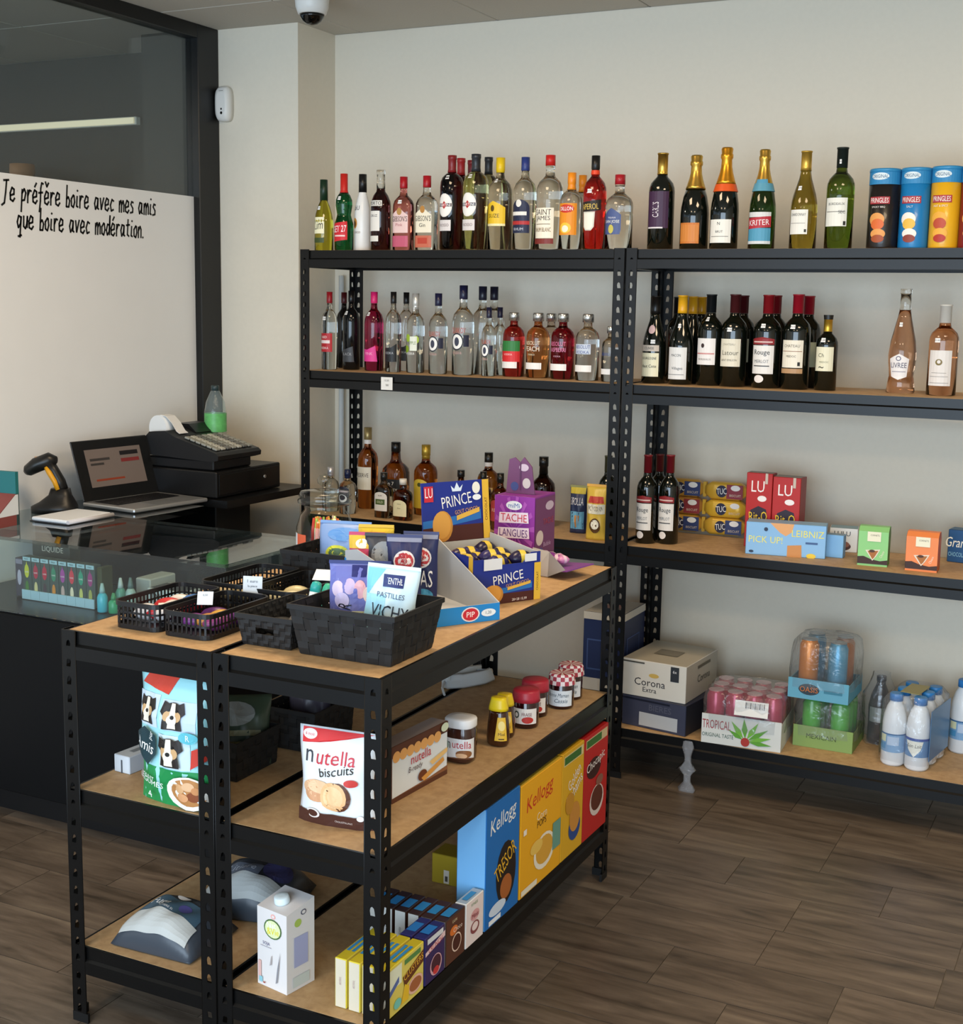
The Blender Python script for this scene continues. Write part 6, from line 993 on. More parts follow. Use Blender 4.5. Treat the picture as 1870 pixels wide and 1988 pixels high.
tag(MB().box((.03, -.965, .664), (.09, -.84, .74), M('#b8b8b2', .6), .004).build('paper_pack'), 'grey paper pack at the back of the glass counter', 'paper')
# ---- things on the counter
t = thing('laptop', 'open silver and black laptop on the glass counter', 'laptop', (-.172, -.735, ZT), PI/2-.10)
LW, LD = .352, .255
MB().box((0, 0, .002), (LW, LD, .016), M('#b9bbbc', .3, .7), .004).build('base', t)
kb = MB(); kb.box((.03, .11, .0160), (LW-.03, .235, .0168), M('#1c1c1e', .5)); kb.build('keyboard', t)
kk = MB()
for j in range(5):
    for i in range(14): kk.box((.036+i*.0205, .115+j*.0235, .0168), (.036+i*.0205+.0175, .115+j*.0235+.0195, .0182), M('#111113', .5))
o = kk.build('keys', t); o['kind'] = 'stuff'
MB().box((.12, .012, .0160), (.24, .095, .0164), M('#8e9092', .35, .5)).build('touchpad', t)
lid = MB().box((0, -.006, 0), (LW, 0, .215), M('#101112', .35), .003).build('screen_lid', t, (0, LD-.004, .016), (-.30, 0, 0))
MB().box((.050, -.0068, .045), (LW-.045, -.0061, .180), M('#6b5f58', .3, emit=.12)).build('display', lid)
S = plane_map((LW/2, -.0069, 0), (1, 0, 0), (0, 0, 1), (0, -1, 0)); mb = MB()
mb.rect(S, .03, .150, .115, .165, M('#1c1a1c', .4), .0004); mb.rect(S, .03, .125, .115, .138, M('#7a2e2e', .4), .0004); mb.rect(S, -.11, .138, -.02, .147, M('#3a3634', .4), .0004); mb.rect(S, -.11, .122, -.05, .130, M('#3a3634', .4), .0004); mb.rect(S, -.10, .065, .03, .072, M('#8a3a24', .4), .0004)
mb.build('display_print', lid)
# barcode scanner in its stand
t = thing('barcode_scanner', 'black and yellow barcode scanner resting in its stand', 'scanner', (-.420, -.845, ZT), .467)
MB().rings([[(q*.075*math.copysign(abs(math.cos(a))**.7, math.cos(a))+ox, q*.055*math.copysign(abs(math.sin(a))**.7, math.sin(a)), z) for a in [2*PI*i/20 for i in range(20)]] for z, q, ox in ((0.0005, 1, 0), (.022, 1, 0), (.035, .8, .01), (.06, .5, .02), (.082, .42, .022))], M('#0d0d0d', .4), True, True, True).build('stand', t)
MB().tube([(.030, 0, .075), (.022, -.002, .105), (.004, -.002, .140), (-.012, -.002, .165)], [(.022, .018), (.021, .018), (.019, .017), (.020, .018)], M('#0f0f0f', .4), 12).build('grip', t)
MB().tube([(.018, -.012, .080), (.008, -.014, .108), (-.010, -.014, .138), (-.020, -.012, .155)], [(.015, .010), (.017, .010), (.015, .010), (.010, .008)], M('#d89a1c', .4), 12).build('grip_inlay', t)
MB().tube([(.012, 0, .178), (-.010, 0, .178), (-.055, 0, .160), (-.085, 0, .140), (-.094, 0, .133)], [(.012, .012), (.026, .026), (.030, .026), (.026, .020), (.012, .010)], M('#121312', .35), 14).build('scan_head', t)
MB().box((-.060, -.008, .186), (-.020, .002, .1885), M('#a8805a', .4)).build('status_light', t).rotation_euler = (0, -.0, 0)
# note pad, display box
t = thing('notepad', 'white notepad lying open on the glass counter', 'notepad', (-.352, -1.025, ZT), 0)
MB().box((0, 0, .0005), (.165, .215, .003), M('#26262a', .5)).build('cover', t)
MB().box((.003, .003, .003), (.155, .21, .015), M('#dfe3e8', .6), .004).build('pages', t)
MB().tube([(.160, .004, .008), (.160, .21, .008)], .007, M('#c8c6cc', .5), 10).build('folded_sheet', t)
t = thing('display_carton', 'small dark red and white display carton at the left edge', 'carton', (-.385, -1.205, ZT), .1)
MB().prism([(0, .0005), (.11, .0005), (.11, .10), (.095, .10), (0, .035)], 'x', 0, .067, M('#7c3c38', .5)).build('box', t)
MB().add([(.0675, .004, .034), (.0675, .106, .034), (.0675, .106, .098), (.0675, .094, .098)], [(0, 1, 2, 3)], M('#d4d8da', .5)).build('flap', t)
MB().box((-.002, .0965, .0), (.067, .1105, .17), M('#1c6a6c', .5)).build('header', t)
# ---- till: stand, cash drawer, register, paper, bottle
TB = M('#0c0c0d', .38)
t = thing('till_stand', 'black pedestal stand under the cash drawer', 'stand', (0, 0, 0))
mb = MB(); mb.prism([(-.50, -.375), (-.06, -.375), (-.05, .09), (-.062, .125), (-.10, .14), (-.50, .14)], 'z', .876, .903, TB); mb.build('stand_top', t)
MB().box((-.50, -.30, 0), (-.17, -.09, .876), TB, .004).build('pedestal', t)
t = thing('cash_box', 'flat black cash drawer with key lock', 'cash drawer', (-.485, -.362, .903))
MB().box((0, 0, .003), (.368, .392, .098), TB, .004).build('drawer_case', t)
MB().box((.368, .012, .012), (.372, .380, .088), M('#0a0a0a', .3), .0015).build('drawer_front', t)
MB().tube([(.370, .285, .055), (.375, .285, .055)], .0065, M('#b8b8b4', .3, .8), 12).build('key_lock', t)
t = thing('cash_register', 'black cash register with grey keys and paper roll', 'cash register', (-.445, -.345, 1.002))
MB().box((.0, .0, .0), (.285, .225, .03), TB, .004).build('base', t)
mb = MB()
mb.prism([(-.02, .035), (-.02, .072), (.015, .100), (.085, .105), (.125, .090), (.30, .052), (.312, .044), (.310, .032), (.285, .026)], 'y', -.008, .25, M('#111112', .42)); mb.build('housing', t)
mb = MB()
mb.prism([(.01, .096), (.03, .118), (.085, .118), (.12, .094)], 'y', .125, .245, M('#0e0e0f', .35)); mb.build('display_hood', t)
keym = [M('#8f8f86', .5), M('#b4b2a6', .5), M('#6a6a66', .5)]
km = [None]*3
for j in range(7):
    for i in range(6):
        k = (i*3+j) % 3
        if km[k] is None: o = MB().box((0, 0, 0), (.020, .024, .006), keym[k], .002).build('key', t); km[k] = o.data
        else: o = bpy.data.objects.new('key', km[k]); COL.objects.link(o); o.parent = t
        x = .150+i*.0235; o.location = (x, .015+j*.032, .0905-(x-.125)*.217+.0005); o.rotation_euler = (0, .2137, 0)
rl = MB(); rl.tube([(.03, .02, .108), (.03, .085, .108)], .038, M('#d9dad8', .6), 26); rl.build('paper_roll', t)
ps = MB(); path = [(.035, .146), (.06, .143), (.085, .125), (.105, .102), (.118, .096)]
ps.rings([[(x, .03, z), (x, .08, z), (x, .08, z+.0012), (x, .03, z+.0012)] for x, z in path], M('#e4e4e2', .6)); ps.build('receipt', t)
t.scale = (1.06, 1.0, 1.28)
t = thing('water_bottle', 'clear plastic water bottle with green label behind the cash register', 'bottle', (-.33, -.09, 1.002))
PL = thin_glass((.86, .93, .92), 1.4, .06, .10, (.75, .85, .85), .3, 25)
MB().lathe([(.034, 0), (.042, .006), (.042, .06), (.039, .068), (.042, .076), (.042, .19), (.036, .225), (.020, .262), (.014, .272), (.014, .285)], PL, 24).build('bottle_body', t)
MB().lathe([(.0155, .270), (.0155, .288), (.013, .290)], M('#2a3a3c', .4), 16).build('cap', t)
MB().lathe([(.0425, .115), (.0425, .185)], M('#5fae62', .4, noise=.35, nscale=60), 24, cap0=False, cap1=False).build('paper_label', t)
for k, (x0, dx) in enumerate(((.012, .0), (.022, .006))):
    tag(MB().tube([(-.10+k*.03, .13, .88), (-.085+k*.03, .15, .78), (-.10+dx+k*.03, .155, .60), (-.09+k*.03, .16, .3), (-.09+k*.03, .17, .006)], .0028, M('#0b0b0c', .5), 6).build('cable'), ['thin black cable hanging behind the till, the bent one', 'thicker black cable hanging behind the till, the straight one'][k], 'cable')
# ================================================================ on the low racks
ZR = .9041
PBLK = M('#111113', .42)
def rrect(w, d, r, n=5):
    pts = []
    for cx, cy, a in ((w-r, r, -PI/2), (w-r, d-r, 0), (r, d-r, PI/2), (r, r, PI)):
        for i in range(n+1):
            b = a+PI/2*i/n; pts.append((cx+r*math.cos(b), cy+r*math.sin(b)))
    return pts
def along(pts, step):
    """points and tangents every step along a closed polyline"""
    out = []; n = len(pts); seg = [math.hypot(pts[(i+1) % n][0]-pts[i][0], pts[(i+1) % n][1]-pts[i][1]) for i in range(n)]
    L = sum(seg); k = int(L/step); s = 0; i = 0; acc = 0
    for q in range(k):
        tgt = L*q/k
        while acc+seg[i] < tgt: acc += seg[i]; i += 1
        f = (tgt-acc)/(seg[i] or 1); a, b = pts[i], pts[(i+1) % n]
        out.append((a[0]+(b[0]-a[0])*f, a[1]+(b[1]-a[1])*f, math.atan2(b[1]-a[1], b[0]-a[0])))
    return out
def lattice_basket(label, x, y, w, d, h, rot=TH):
    t = thing('lattice_basket', label, 'basket', (x, y, ZR), rot)
    pts = rrect(w, d, .022); e = .0018
    MB().prism(pts, 'z', .0003, .003, PBLK).build('basket_base', t)
    def ring(z0, z1, q=0.0):
        mb = MB(); o = rrect(w+2*q, d+2*q, .022+q); o = [(a-q, b-q) for a, b in o]; i = rrect(w-2*e, d-2*e, .020); i = [(a+e, b+e) for a, b in i]
        return mb.rings([[(a, b, z0) for a, b in o], [(a, b, z1) for a, b in o], [(a, b, z1) for a, b in i], [(a, b, z0) for a, b in i], [(a, b, z0) for a, b in o]], PBLK, False, False)
    ring(h-.010, h, .003).build('rim', t); ring(.003, .010).build('bottom_band', t)
    nb = max(2, int((h-.02)/.0125)); st = (h-.02)/nb
    for k in range(1, nb): ring(.010+k*st-.0022, .010+k*st+.0022).build('band', t)
    mb = MB()
    for px, py, a in along(pts, .0118):
        c, s = math.cos(a), math.sin(a); nx, ny = s, -c
        q = [(px-c*.0022, py-s*.0022), (px+c*.0022, py+s*.0022), (px+c*.0022-nx*e, py+s*.0022-ny*e), (px-c*.0022-nx*e, py-s*.0022-ny*e)]
        mb.prism(q, 'z', .008, h-.008, PBLK)
    o = mb.build('ribs', t); o['kind'] = 'stuff'
    return t
def sweets(label, cat, x, y, z, w, d, h, col, rot, col2=None):
    t = thing('sweet_packet', label, cat, (x, y, z), rot)
    rings = []
    for i in range(9):
        u = i/8; k = max(.08, math.sin(PI*u)**.5)
        rings.append([(w*u, d/2+d/2*(.55+.45*k)*math.cos(a), h/2+h/2*k*math.sin(a)) for a in [2*PI*j/10 for j in range(10)]])
    MB().rings(rings, M(col, .3), True, True, True).build('wrapper', t)
    if col2: MB().rings([[(p[0], d/2+(p[1]-d/2)*1.03, h/2+(p[2]-h/2)*1.04) for p in r] for r in rings[3:6]], M(col2, .35), False, False, True).build('print', t)
    return t
lattice_basket('lattice basket of red and white sweets, front left corner of the rack', .874, -1.990, .122, .225, .060)
lattice_basket('lattice basket of purple sweets at the front, second from the left', 1.008, -1.992, .125, .225, .056)
lattice_basket('lattice basket behind the red and white sweets basket', .905, -1.735, .125, .24, .062)
lattice_basket('lattice basket with a white card, behind the purple sweets basket', 1.045, -1.735, .125, .24, .060)
for i, (bx, by, cols, nm) in enumerate(((.884, -1.975, ['#d8d8dc', '#c82a34', '#d8d8dc', '#c83a3c', '#e0dcd8', '#b82430', '#e4e0dc', '#4a78b8'], 'first'), (1.018, -1.977, ['#7a3a8a', '#c88a3a', '#8a3a7a', '#5a2a6a', '#d8a84a', '#6a2f7a'], 'second'), (.915, -1.72, ['#c8b890', '#8a7a50', '#a89a70'], 'third'), (1.055, -1.72, ['#d8cfa8', '#e0d8b4', '#c8bc88', '#d0c498'], 'fourth'))):
    for k, c in enumerate(cols):
        lab = {0: 'red, white or blue wrapped sweet in the front left lattice basket', 1: 'purple or amber wrapped sweet in the second front lattice basket', 2: 'brownish wrapped sweet in the basket behind the red and white sweets', 3: 'cream wrapped sweet in the basket with the white card'}[i]
        o = sweets(lab, 'sweet', bx+.008+.035*(k % 3)*0.9, by+.025+.055*(k//3)+.008*(k % 2), ZR+.0035+.001*(k % 2), .07 if k % 2 else .06, .034, .040 if i != 1 else .034, c, .5+.15*(k % 3), '#f0ece8' if c == '#c82a34' else None)
        o['group'] = lab + 's'
def card(label, x, y, z, rz, tx, txt, w=.045, h=.04):
    t = thing('price_card', label, 'card', (x, y, z), rz); t.rotation_euler = (tx, 0, rz)
    MB().box((-w/2, -.0006, 0), (w/2, .0006, h), M('#dfe6ec', .6)).build('card', t)
    S = plane_map((0, -.0006, 0), (1, 0, 0), (0, 0, 1), (0, -1, 0)); mb = MB()
    for k, s in enumerate(txt): mb.text(S, 0, h*(.72-.3*k), h*.17, s, M('#5a6270', .6), maxw=w*.85)
    mb.build('lettering', t)
card('hand-written price card standing on the lattice basket rim', 1.062, -1.742, ZR+.048, .35, -.15, ['1 euro', 'la piece'], .045, .040)
card('white price card clipped inside the second lattice basket', 1.052, -1.90, ZR+.052, .5, -.5, ['0,50'], .034, .030)
card('blank white card lying in the basket beside the coloured tubes', 1.155, -1.60, ZR+.064, .3, -1.1, [''], .045, .04)
# ---- woven baskets: each strap a piece
WEAVE = M('#161515', .62, noise=.25, nscale=120)
def woven_basket(label, x, y, w, d, h, flare, cell, rot=TH, hole=False, z=ZR):
    t = thing('woven_basket', label, 'basket', (x, y, z), rot)
    MB().box((.002, .002, .0004), (w-.002, d-.002, .004), WEAVE).build('basket_base', t)
    nr = max(2, round(h/cell)); ch = h/nr; e = .0016
    faces = (((0, 0), (w, 0), (0, -1)), ((w, 0), (w, d), (1, 0)), ((w, d), (0, d), (0, 1)), ((0, d), (0, 0), (-1, 0)))
    def P(a, b, nrm, s, zz, off):
        f = flare*zz/h
        # corners move outwards with height
        def C(q): return (q[0]+(f if q[0] > w/2 else -f), q[1]+(f if q[1] > d/2 else -f))
        A, B = C(a), C(b)
        return (A[0]+(B[0]-A[0])*s+nrm[0]*off, A[1]+(B[1]-A[1])*s+nrm[1]*off, .001+zz)
    for fi, (a, b, nrm) in enumerate(faces):
        L = math.hypot(b[0]-a[0], b[1]-a[1]); nc = max(2, round(L/cell)); k = nc
        for r in range(nr):     # horizontal straps
            if hole and fi == 0 and r == nr//2:
                runs = [(0, .3), (.7, 1)]
            else: runs = [(0, 1)]
            for s0, s1 in runs:
                rings = []
                m = max(2, int((s1-s0)*nc*2))
                for i in range(m+1):
                    s = s0+(s1-s0)*i/m; o = e*math.cos(PI*(s*nc-.5))*(1 if r % 2 else -1)
                    rings.append([P(a, b, nrm, s, (r+.05)*ch, o), P(a, b, nrm, s, (r+.95)*ch, o), P(a, b, nrm, s, (r+.95)*ch, o-.0012), P(a, b, nrm, s, (r+.05)*ch, o-.0012)])
                MB().rings(rings, WEAVE).build('woven_strap', t)
        for c in range(nc):     # vertical straps
            segs = [(0, 1)] if not (hole and fi == 0 and .3 <= (c+.5)/nc <= .7) else [(0, (nr//2)/nr), ((nr//2+1)/nr, 1)]
            for z0, z1 in segs:
                rings = []; m = max(2, int((z1-z0)*nr*2))
                for i in range(m+1):
                    zz = (z0+(z1-z0)*i/m)*h; o = -e*math.cos(PI*(zz/ch-.5))*(1 if c % 2 else -1)
                    rings.append([P(a, b, nrm, (c+.06)/nc, zz, o), P(a, b, nrm, (c+.94)/nc, zz, o), P(a, b, nrm, (c+.94)/nc, zz, o-.0012), P(a, b, nrm, (c+.06)/nc, zz, o-.0012)])
                MB().rings(rings, WEAVE).build('woven_strap', t)
    # rim
    f = flare; q = .002
    o = [(-f-q, -f-q), (w+f+q, -f-q), (w+f+q, d+f+q), (-f-q, d+f+q)]; i = [(-f+q, -f+q), (w+f-q, -f+q), (w+f-q, d+f-q), (-f+q, d+f-q)]
    MB().rings([[(a, b, h-.008) for a, b in o], [(a, b, h+.002) for a, b in o], [(a, b, h+.002) for a, b in i], [(a, b, h-.008) for a, b in i], [(a, b, h-.008) for a, b in o]], WEAVE, False, False).build('rim', t)
    return t
woven_basket('large flared black woven basket holding two sweet bags, front of rack', 1.350, -1.972, .212, .172, .104, .017, .026)
woven_basket('small black woven basket with hand hole, between lattice and large baskets', 1.203, -1.966, .118, .19, .066, .010, .0125, hole=True)
woven_basket('long black woven basket at the back holding the blue sweet bag', .955, -1.46, .27, .17, .095, .008, .024)
sweets('grey packet with a white sticker in the small woven basket', 'sweet', 1.265, -1.90, ZR+.022, .07, .06, .036, '#6a645e', .4, '#e8e4e2')
sweets('dark packet lying deep in the small woven basket', 'sweet', 1.225, -1.93, ZR+.006, .08, .05, .04, '#2a2826', .6)
for k, (c1, c2, nm) in enumerate((('#2fa8a0', '#d8e8f0', 'teal and white'), ('#3fb08a', '#d8ecec', 'green and white'), ('#d8408a', '#f0dce6', 'pink and white'))):
    t = thing('sweet_tube', '%s sweet tube leaning out of the small woven basket' % nm, 'sweet tube', (1.262+.028*k-(.004 if k == 1 else 0), -1.80-.012*k+(.01 if k == 1 else 0), ZR+.040)); t.rotation_euler = (-.25, .12+.14*k, .3)
    MB().lathe([(.009, 0), (.0125, .004), (.0125, .045)], M(c2, .35), 14).build('tube_body', t)
    MB().lathe([(.0125, .045), (.0125, .058), (.010, .066), (.004, .069)], M(c1, .35), 14).build('tube_head', t)
    MB().rect(cyl_map([(.0125, 0), (.0125, .06)]), -.008, .018, .008, .023, M(c1, .4), .0005, 4).build('print', t)
bag('sweet_bag', 'purple and navy sweet bag in the large woven basket', 'bag', (1.420, -1.858, ZR+.034), .42, .130, .140, .045, '#7f86c4', [('r', -.98, .0, .98, .95, '#6a6fb4'), ('r', -.25, .80, .98, .97, '#1c2466'), ('e', -.7, .62, .2, .12, '#d8c4dc'), ('e', -.3, .66, .2, .12, '#c8b0d0'), ('e', .05, .62, .2, .14, '#e0a8b0'), ('e', .35, .55, .2, .12, '#e0c4b8'), ('e', -.55, .45, .25, .12, '#c8bce0'), ('p', [(.5, .45), (.95, .45), (.95, .72), (.5, .72)], '#2a2c5a'), ('e', .62, .70, .2, .05, '#e8e4ee'), ('t', -.5, .28, .20, 'BAR', '#16162a', .6, 1.35), ('r', -.2, .12, .4, .3, '#c8cc9a'), ('t', .1, .21, .14, 'MIX', '#3a3a6a', .5), ('e', .7, .25, .3, .14, '#d088b8')], seed=21, tilt=-.10, seal='#24306e')
bag('sweet_bag', 'pale blue mint pastille bag in the large woven basket', 'bag', (1.508, -1.892, ZR+.040), .42, .108, .140, .038, '#cfe6ee', [('p', [(-1, .55), (-.3, .97), (-.95, .97)], '#7fc8e4'), ('r', -.98, .0, -.2, .6, '#a4d8ea'), ('r', -.35, .72, .45, .90, '#26346e'), ('t', .05, .81, .09, 'MENTHE', '#eef2f6', .7), ('t', .0, .60, .075, 'PASTILLES', '#4a5a78', 1.1, -.05), ('t', .0, .36, .19, 'VICHY', '#2c3440', 1.5, -.08)], seed=22, tilt=-.10, lean=.09, seal='#d4eaf2')
bag('sweet_bag', 'blue and yellow sour sweet bag in the long woven basket', 'bag', (1.075, -1.39, ZR+.012), .25, .135, .150, .06, '#7f9ccc', [('r', -.98, .0, .98, .45, '#8a90b4'), ('e', .1, .80, .7, .12, '#5a90d0'), ('e', -.15, .48, .5, .13, '#c8cc3a'), ('e', -.15, .48, .38, .08, '#4a6a4a'), ('r', -.7, .32, -.05, .40, '#e6e6ea'), ('e', .6, .6, .2, .09, '#c8b84a'), ('e', .5, .25, .25, .09, '#b8a86a'), ('e', -.6, .15, .25, .08, '#b85a6a'), ('e', .0, .12, .3, .07, '#d8c05a')], seed=23, tilt=-.25, seal='#6a94cc')
# ---- glass candy jar
t = thing('candy_jar', 'round glass sweet jar with glass lid full of wrapped sticks', 'jar', (.874, -1.16, ZR))
GJ = thin_glass((.92, .95, .94), 1.45, .03)
MB().lathe([(.055, .001), (.072, .006), (.077, .05), (.077, .105), (.066, .138), (.056, .150), (.056, .165)], GJ, 30, cap1=False).build('jar_body', t)
MB().lathe([(.058, .163), (.073, .170), (.074, .177), (.066, .184), (.072, .190), (.066, .200), (.03, .206), (.008, .208)], GJ, 30).build('lid', t)
MB().lathe([(.006, .208), (.008, .214), (.019, .222), (.021, .232), (.014, .244), (.004, .247)], GJ, 20).build('lid_knob', t)
rnd = random.Random(4); cols = ['#d8d04a', '#d86a2c', '#c83a2c', '#6aa84a', '#e0d8c8', '#e89a3c', '#d84a5a', '#a8c85a']
for k in range(34):
    a = rnd.uniform(0, 6.28); q = .062*math.sqrt(rnd.uniform(.05, 1)); z0 = .006+rnd.uniform(0, .006)
    tl = rnd.uniform(-.01, .01)
    o = MB().tube([(q*math.cos(a), q*math.sin(a), z0), (q*math.cos(a)*.86+tl*.2, q*math.sin(a)*.86, z0+.085), (q*math.cos(a)*.84+tl*.2, q*math.sin(a)*.84, z0+.115)], [.006, .006, .003], M(cols[k % 8], .35), 8).build('sweet_stick', None, (.874, -1.16, ZR))
    tag(o, 'wrapped sweet stick inside the round glass jar', 'sweet stick', 'wrapped sweet sticks in the glass jar')
S = cyl_map([(.0775, 0), (.0775, .2)], a0=-PI/2-.9)
MB().rect(S, -.03, .03, .02, .09, M('#dcdfe2', .5), .0006, 6).rect(S, .02, .03, .06, .09, M('#d8603c', .5), .0006, 6).build('paper_label', t)
# ---- sunflower seed display carton
GREY, BLUE = M('#b9bcc0', .6), M('#1f86cc', .4)
u = Vector((.533, .846, 0)); dp = Vector((-.846, .533, 0))
t = thing('display_carton', 'grey display carton with blue front strip holding seed bags', 'carton', (1.441, -1.700, ZR), math.atan2(.846, .533))
Wd, Dd, th_ = .240, .31, .0025     # local x along the front, local y to the back
MB().box((0, 0, .0003), (Wd, Dd, .003), GREY).build('carton_floor', t)
fr = MB(); fr.box((0, 0, .003), (Wd, th_, .040), GREY); fr.build('front_wall', t)
S = plane_map((Wd/2, 0, 0), (1, 0, 0), (0, 0, 1), (0, -1, 0))
pm = MB(); printing(pm, S, [('r', -1, .0, 1, 1, '#2288d0'), ('e', .36, .5, .20, .42, '#f0e8e8'), ('e', .36, .5, .17, .35, '#c82a3c'), ('t', .36, .5, .3, 'PIP', '#ffffff', .26), ('e', .75, .5, .16, .22, '#eef2f4'), ('t', .75, .5, .2, '1,20', '#60686e', .22)], Wd, .040, 1, 1); pm.build('print', t)
def side(x0, x1, hb): return MB().prism([(0, .003), (Dd, .003), (Dd, hb), (.0, .040)], 'x', x0, x1, GREY)
side(Wd-th_, Wd, .150).build('side_wall', t)
lw = MB().prism([(0, .003), (Dd, .003), (Dd, .128), (Dd*.8, .140), (Dd*.5, .128), (Dd*.2, .118), (0, .055)], 'x', 0, th_, GREY); lw.build('side_wall', t)
MB().box((th_, Dd-th_, .003), (Wd-th_, Dd, .125), GREY).build('back_wall', t)
MB().box((-.001, Dd-.006, .003), (.010, Dd+.0012, .110), BLUE).build('blue_edge', t)
def seedbag(label, lx, ly, kind, dz=0.0, rz=-.62, sd=1):
    p = Vector((1.441, -1.700, ZR+.0035+dz)) + u*lx + dp*ly
    if kind == 'pipas': P = [('e', .05, .66, .62, .15, '#e8e4ea'), ('e', .05, .66, .54, .12, '#b8303c'), ('t', .05, .66, .09, 'CHURRUCA', '#f2eaea', .9), ('t', 0, .36, .24, 'PIPAS', '#eef0f4', 1.5), ('e', .2, .12, .6, .10, '#4aa0d0'), ('r', -.95, .93, .95, .99, '#8a90a8')]; c = '#232b5c'
    elif kind == 'black': P = [('e', .1, .72, .7, .20, '#8a9096'), ('r', -.95, .30, .95, .55, '#16161a'), ('t', 0, .32, .22, 'DIPAS', '#c8ccd0', 1.5), ('r', -.9, .05, .9, .2, '#2a2c34')]; c = '#3a3c44'
    elif kind == 'pink': P = [('r', -.98, .0, .98, .80, '#c0406a'), ('r', -.98, .80, .98, .99, '#e0b83a'), ('e', -.2, .87, .4, .07, '#efe8d8'), ('t', .1, .55, .24, 'HARIBO', '#f2e6ea', 1.6), ('r', -.8, .10, .8, .35, '#8a6ac0'), ('t', 0, .22, .12, 'FRAISE', '#e8dcf0', 1.2)]; c = '#c0406a'
    else: P = [('r', -.98, .70, .98, .98, '#e4c22c'), ('e', .2, .4, .5, .15, '#d8a02a')]; c = '#d8b432'
    bag('seed_bag' if kind != 'pink' else 'sweet_bag', label, 'bag', tuple(p), rz+1.0, .085, .165, .036, c, P, seed=sd, seal='#3a4474' if kind == 'pipas' else c, tilt=-.12)
seedbag('navy sunflower seed bag with red logo, right one in the carton', .150, .215, 'pipas', sd=31)
seedbag('navy sunflower seed bag half covered by its neighbour', .095, .195, 'pipas', sd=32)
seedbag('black and grey seed bag beside the navy seed bags', .058, .235, 'black', sd=33)
seedbag('pink sweet bag with yellow top at the back of the carton', .030, .262, 'pink', sd=34)
seedbag('yellow pouch behind the pink sweet bag', .066, .285, 'yellow', dz=.012, sd=35)
# ---- chocolate biscuit display: tray of biscuits with standing lid
NAVY, YEL, CHO = '#1c2a7a', '#e2b43a', '#4a201c'
def prince(w): return [('f', 'r', -1, .0, 1, 1, '#1e3088'), ('f', 'r', -1, .0, 1, .26, CHO), ('f', 'p', [(-1, .24), (-.2, .26), (.75, .34), (.75, .5), (.0, .42), (-1, .36)], '#2a70b8'), ('f', 'e', -.42, .26, .30, .26, '#c88a3a'), ('f', 'e', -.45, .28, .27, .23, '#dca04a'), ('f', 't', .02, .68, .19, 'PRINCE', '#f2f0ec', .90, .12), ('f', 'p', [(-.14, .93), (-.04, .87), (.04, .98), (.12, .88), (.22, .94), (.16, .83), (-.10, .83)], '#dce8f4'), ('f', 'e', .62, .87, .12, .10, '#eeeadc'), ('f', 'p', [(.0, .34), (.7, .46), (.7, .54), (.0, .42)], '#e4b44a'), ('f', 't', .3, .50, .07, 'GOUT CHOCO', '#d8a060', .7, .12), ('f', 'r', .80, .0, 1, 1, YEL), ('f', 't', .90, .5, .05, 'CHOCOLAT', '#6a3a1a', .9, 1.5708)]
PT = .118
t = thing('biscuit_display', 'navy and yellow biscuit display box full of wrapped chocolate biscuits', 'display box', (1.462, -1.420, ZR), 1.06)
w_, d_ = .195, .215
mN = M('#1e3088', .4); mW = M('#c4c4c2', .6)
fw = MB(); fw.prism([(0, .0004), (w_, .0004), (w_, PT), (w_*.86, PT), (w_*.74, PT*.80), (w_*.26, PT*.80), (w_*.14, PT*.95), (0, PT*.95)], 'y', 0, .0025, mN); fw.build('front_wall', t)
S = plane_map((w_/2, 0, 0), (1, 0, 0), (0, 0, 1), (0, -1, 0)); pm = MB()
pr_ = [p[1:] for p in prince(w_) if not (p[1] == 'r' and p[5] == '#1e3088')]
pr_ = [p for p in pr_ if not (p[0] == 'p' and p[2] == '#dce8f4') and not (p[0] == 'e' and p[5] == '#eeeadc')]
pr_ = [(p[0], p[1], p[2]*.78, p[3], p[4]*.78)+tuple(p[5:]) if p[0] in 're' else ((p[0], p[1], p[2]*.78)+tuple(p[3:]) if p[0] == 't' else (p[0], [(a, b*.78) for a, b in p[1]], p[2])) for p in pr_]
pr_ += [('r', -.72, .72, -.18, .95, '#e2e4e6'), ('r', .50, .82, .86, .98, '#e2e4e6'), ('t', -.35, .06, .07, '20x', '#e8dcd8', .2), ('t', .35, .06, .06, '28+28 15,99', '#e8dcd8', .5)]
printing(pm, S, pr_, w_, PT, 1, 1); pm.build('print', t)
MB().box((0, .0025, .0004), (.0025, d_, PT), mN).build('side_wall', t)
MB().box((-.0008, .0025, .0004), (-.0002, .02, PT), M(YEL, .4)).build('yellow_band', t)
MB().prism([(.0025, .0004), (d_, .0004), (d_, PT*1.12), (.0025, PT*.98)], 'x', w_-.0025, w_, mW).build('side_wall', t)
MB().box((.0025, d_-.0025, .0004), (w_-.0025, d_, PT), mW).build('back_wall', t)
MB().box((.0025, .0025, .0004), (w_-.0025, d_-.0025, .003), mW).build('carton_floor', t)
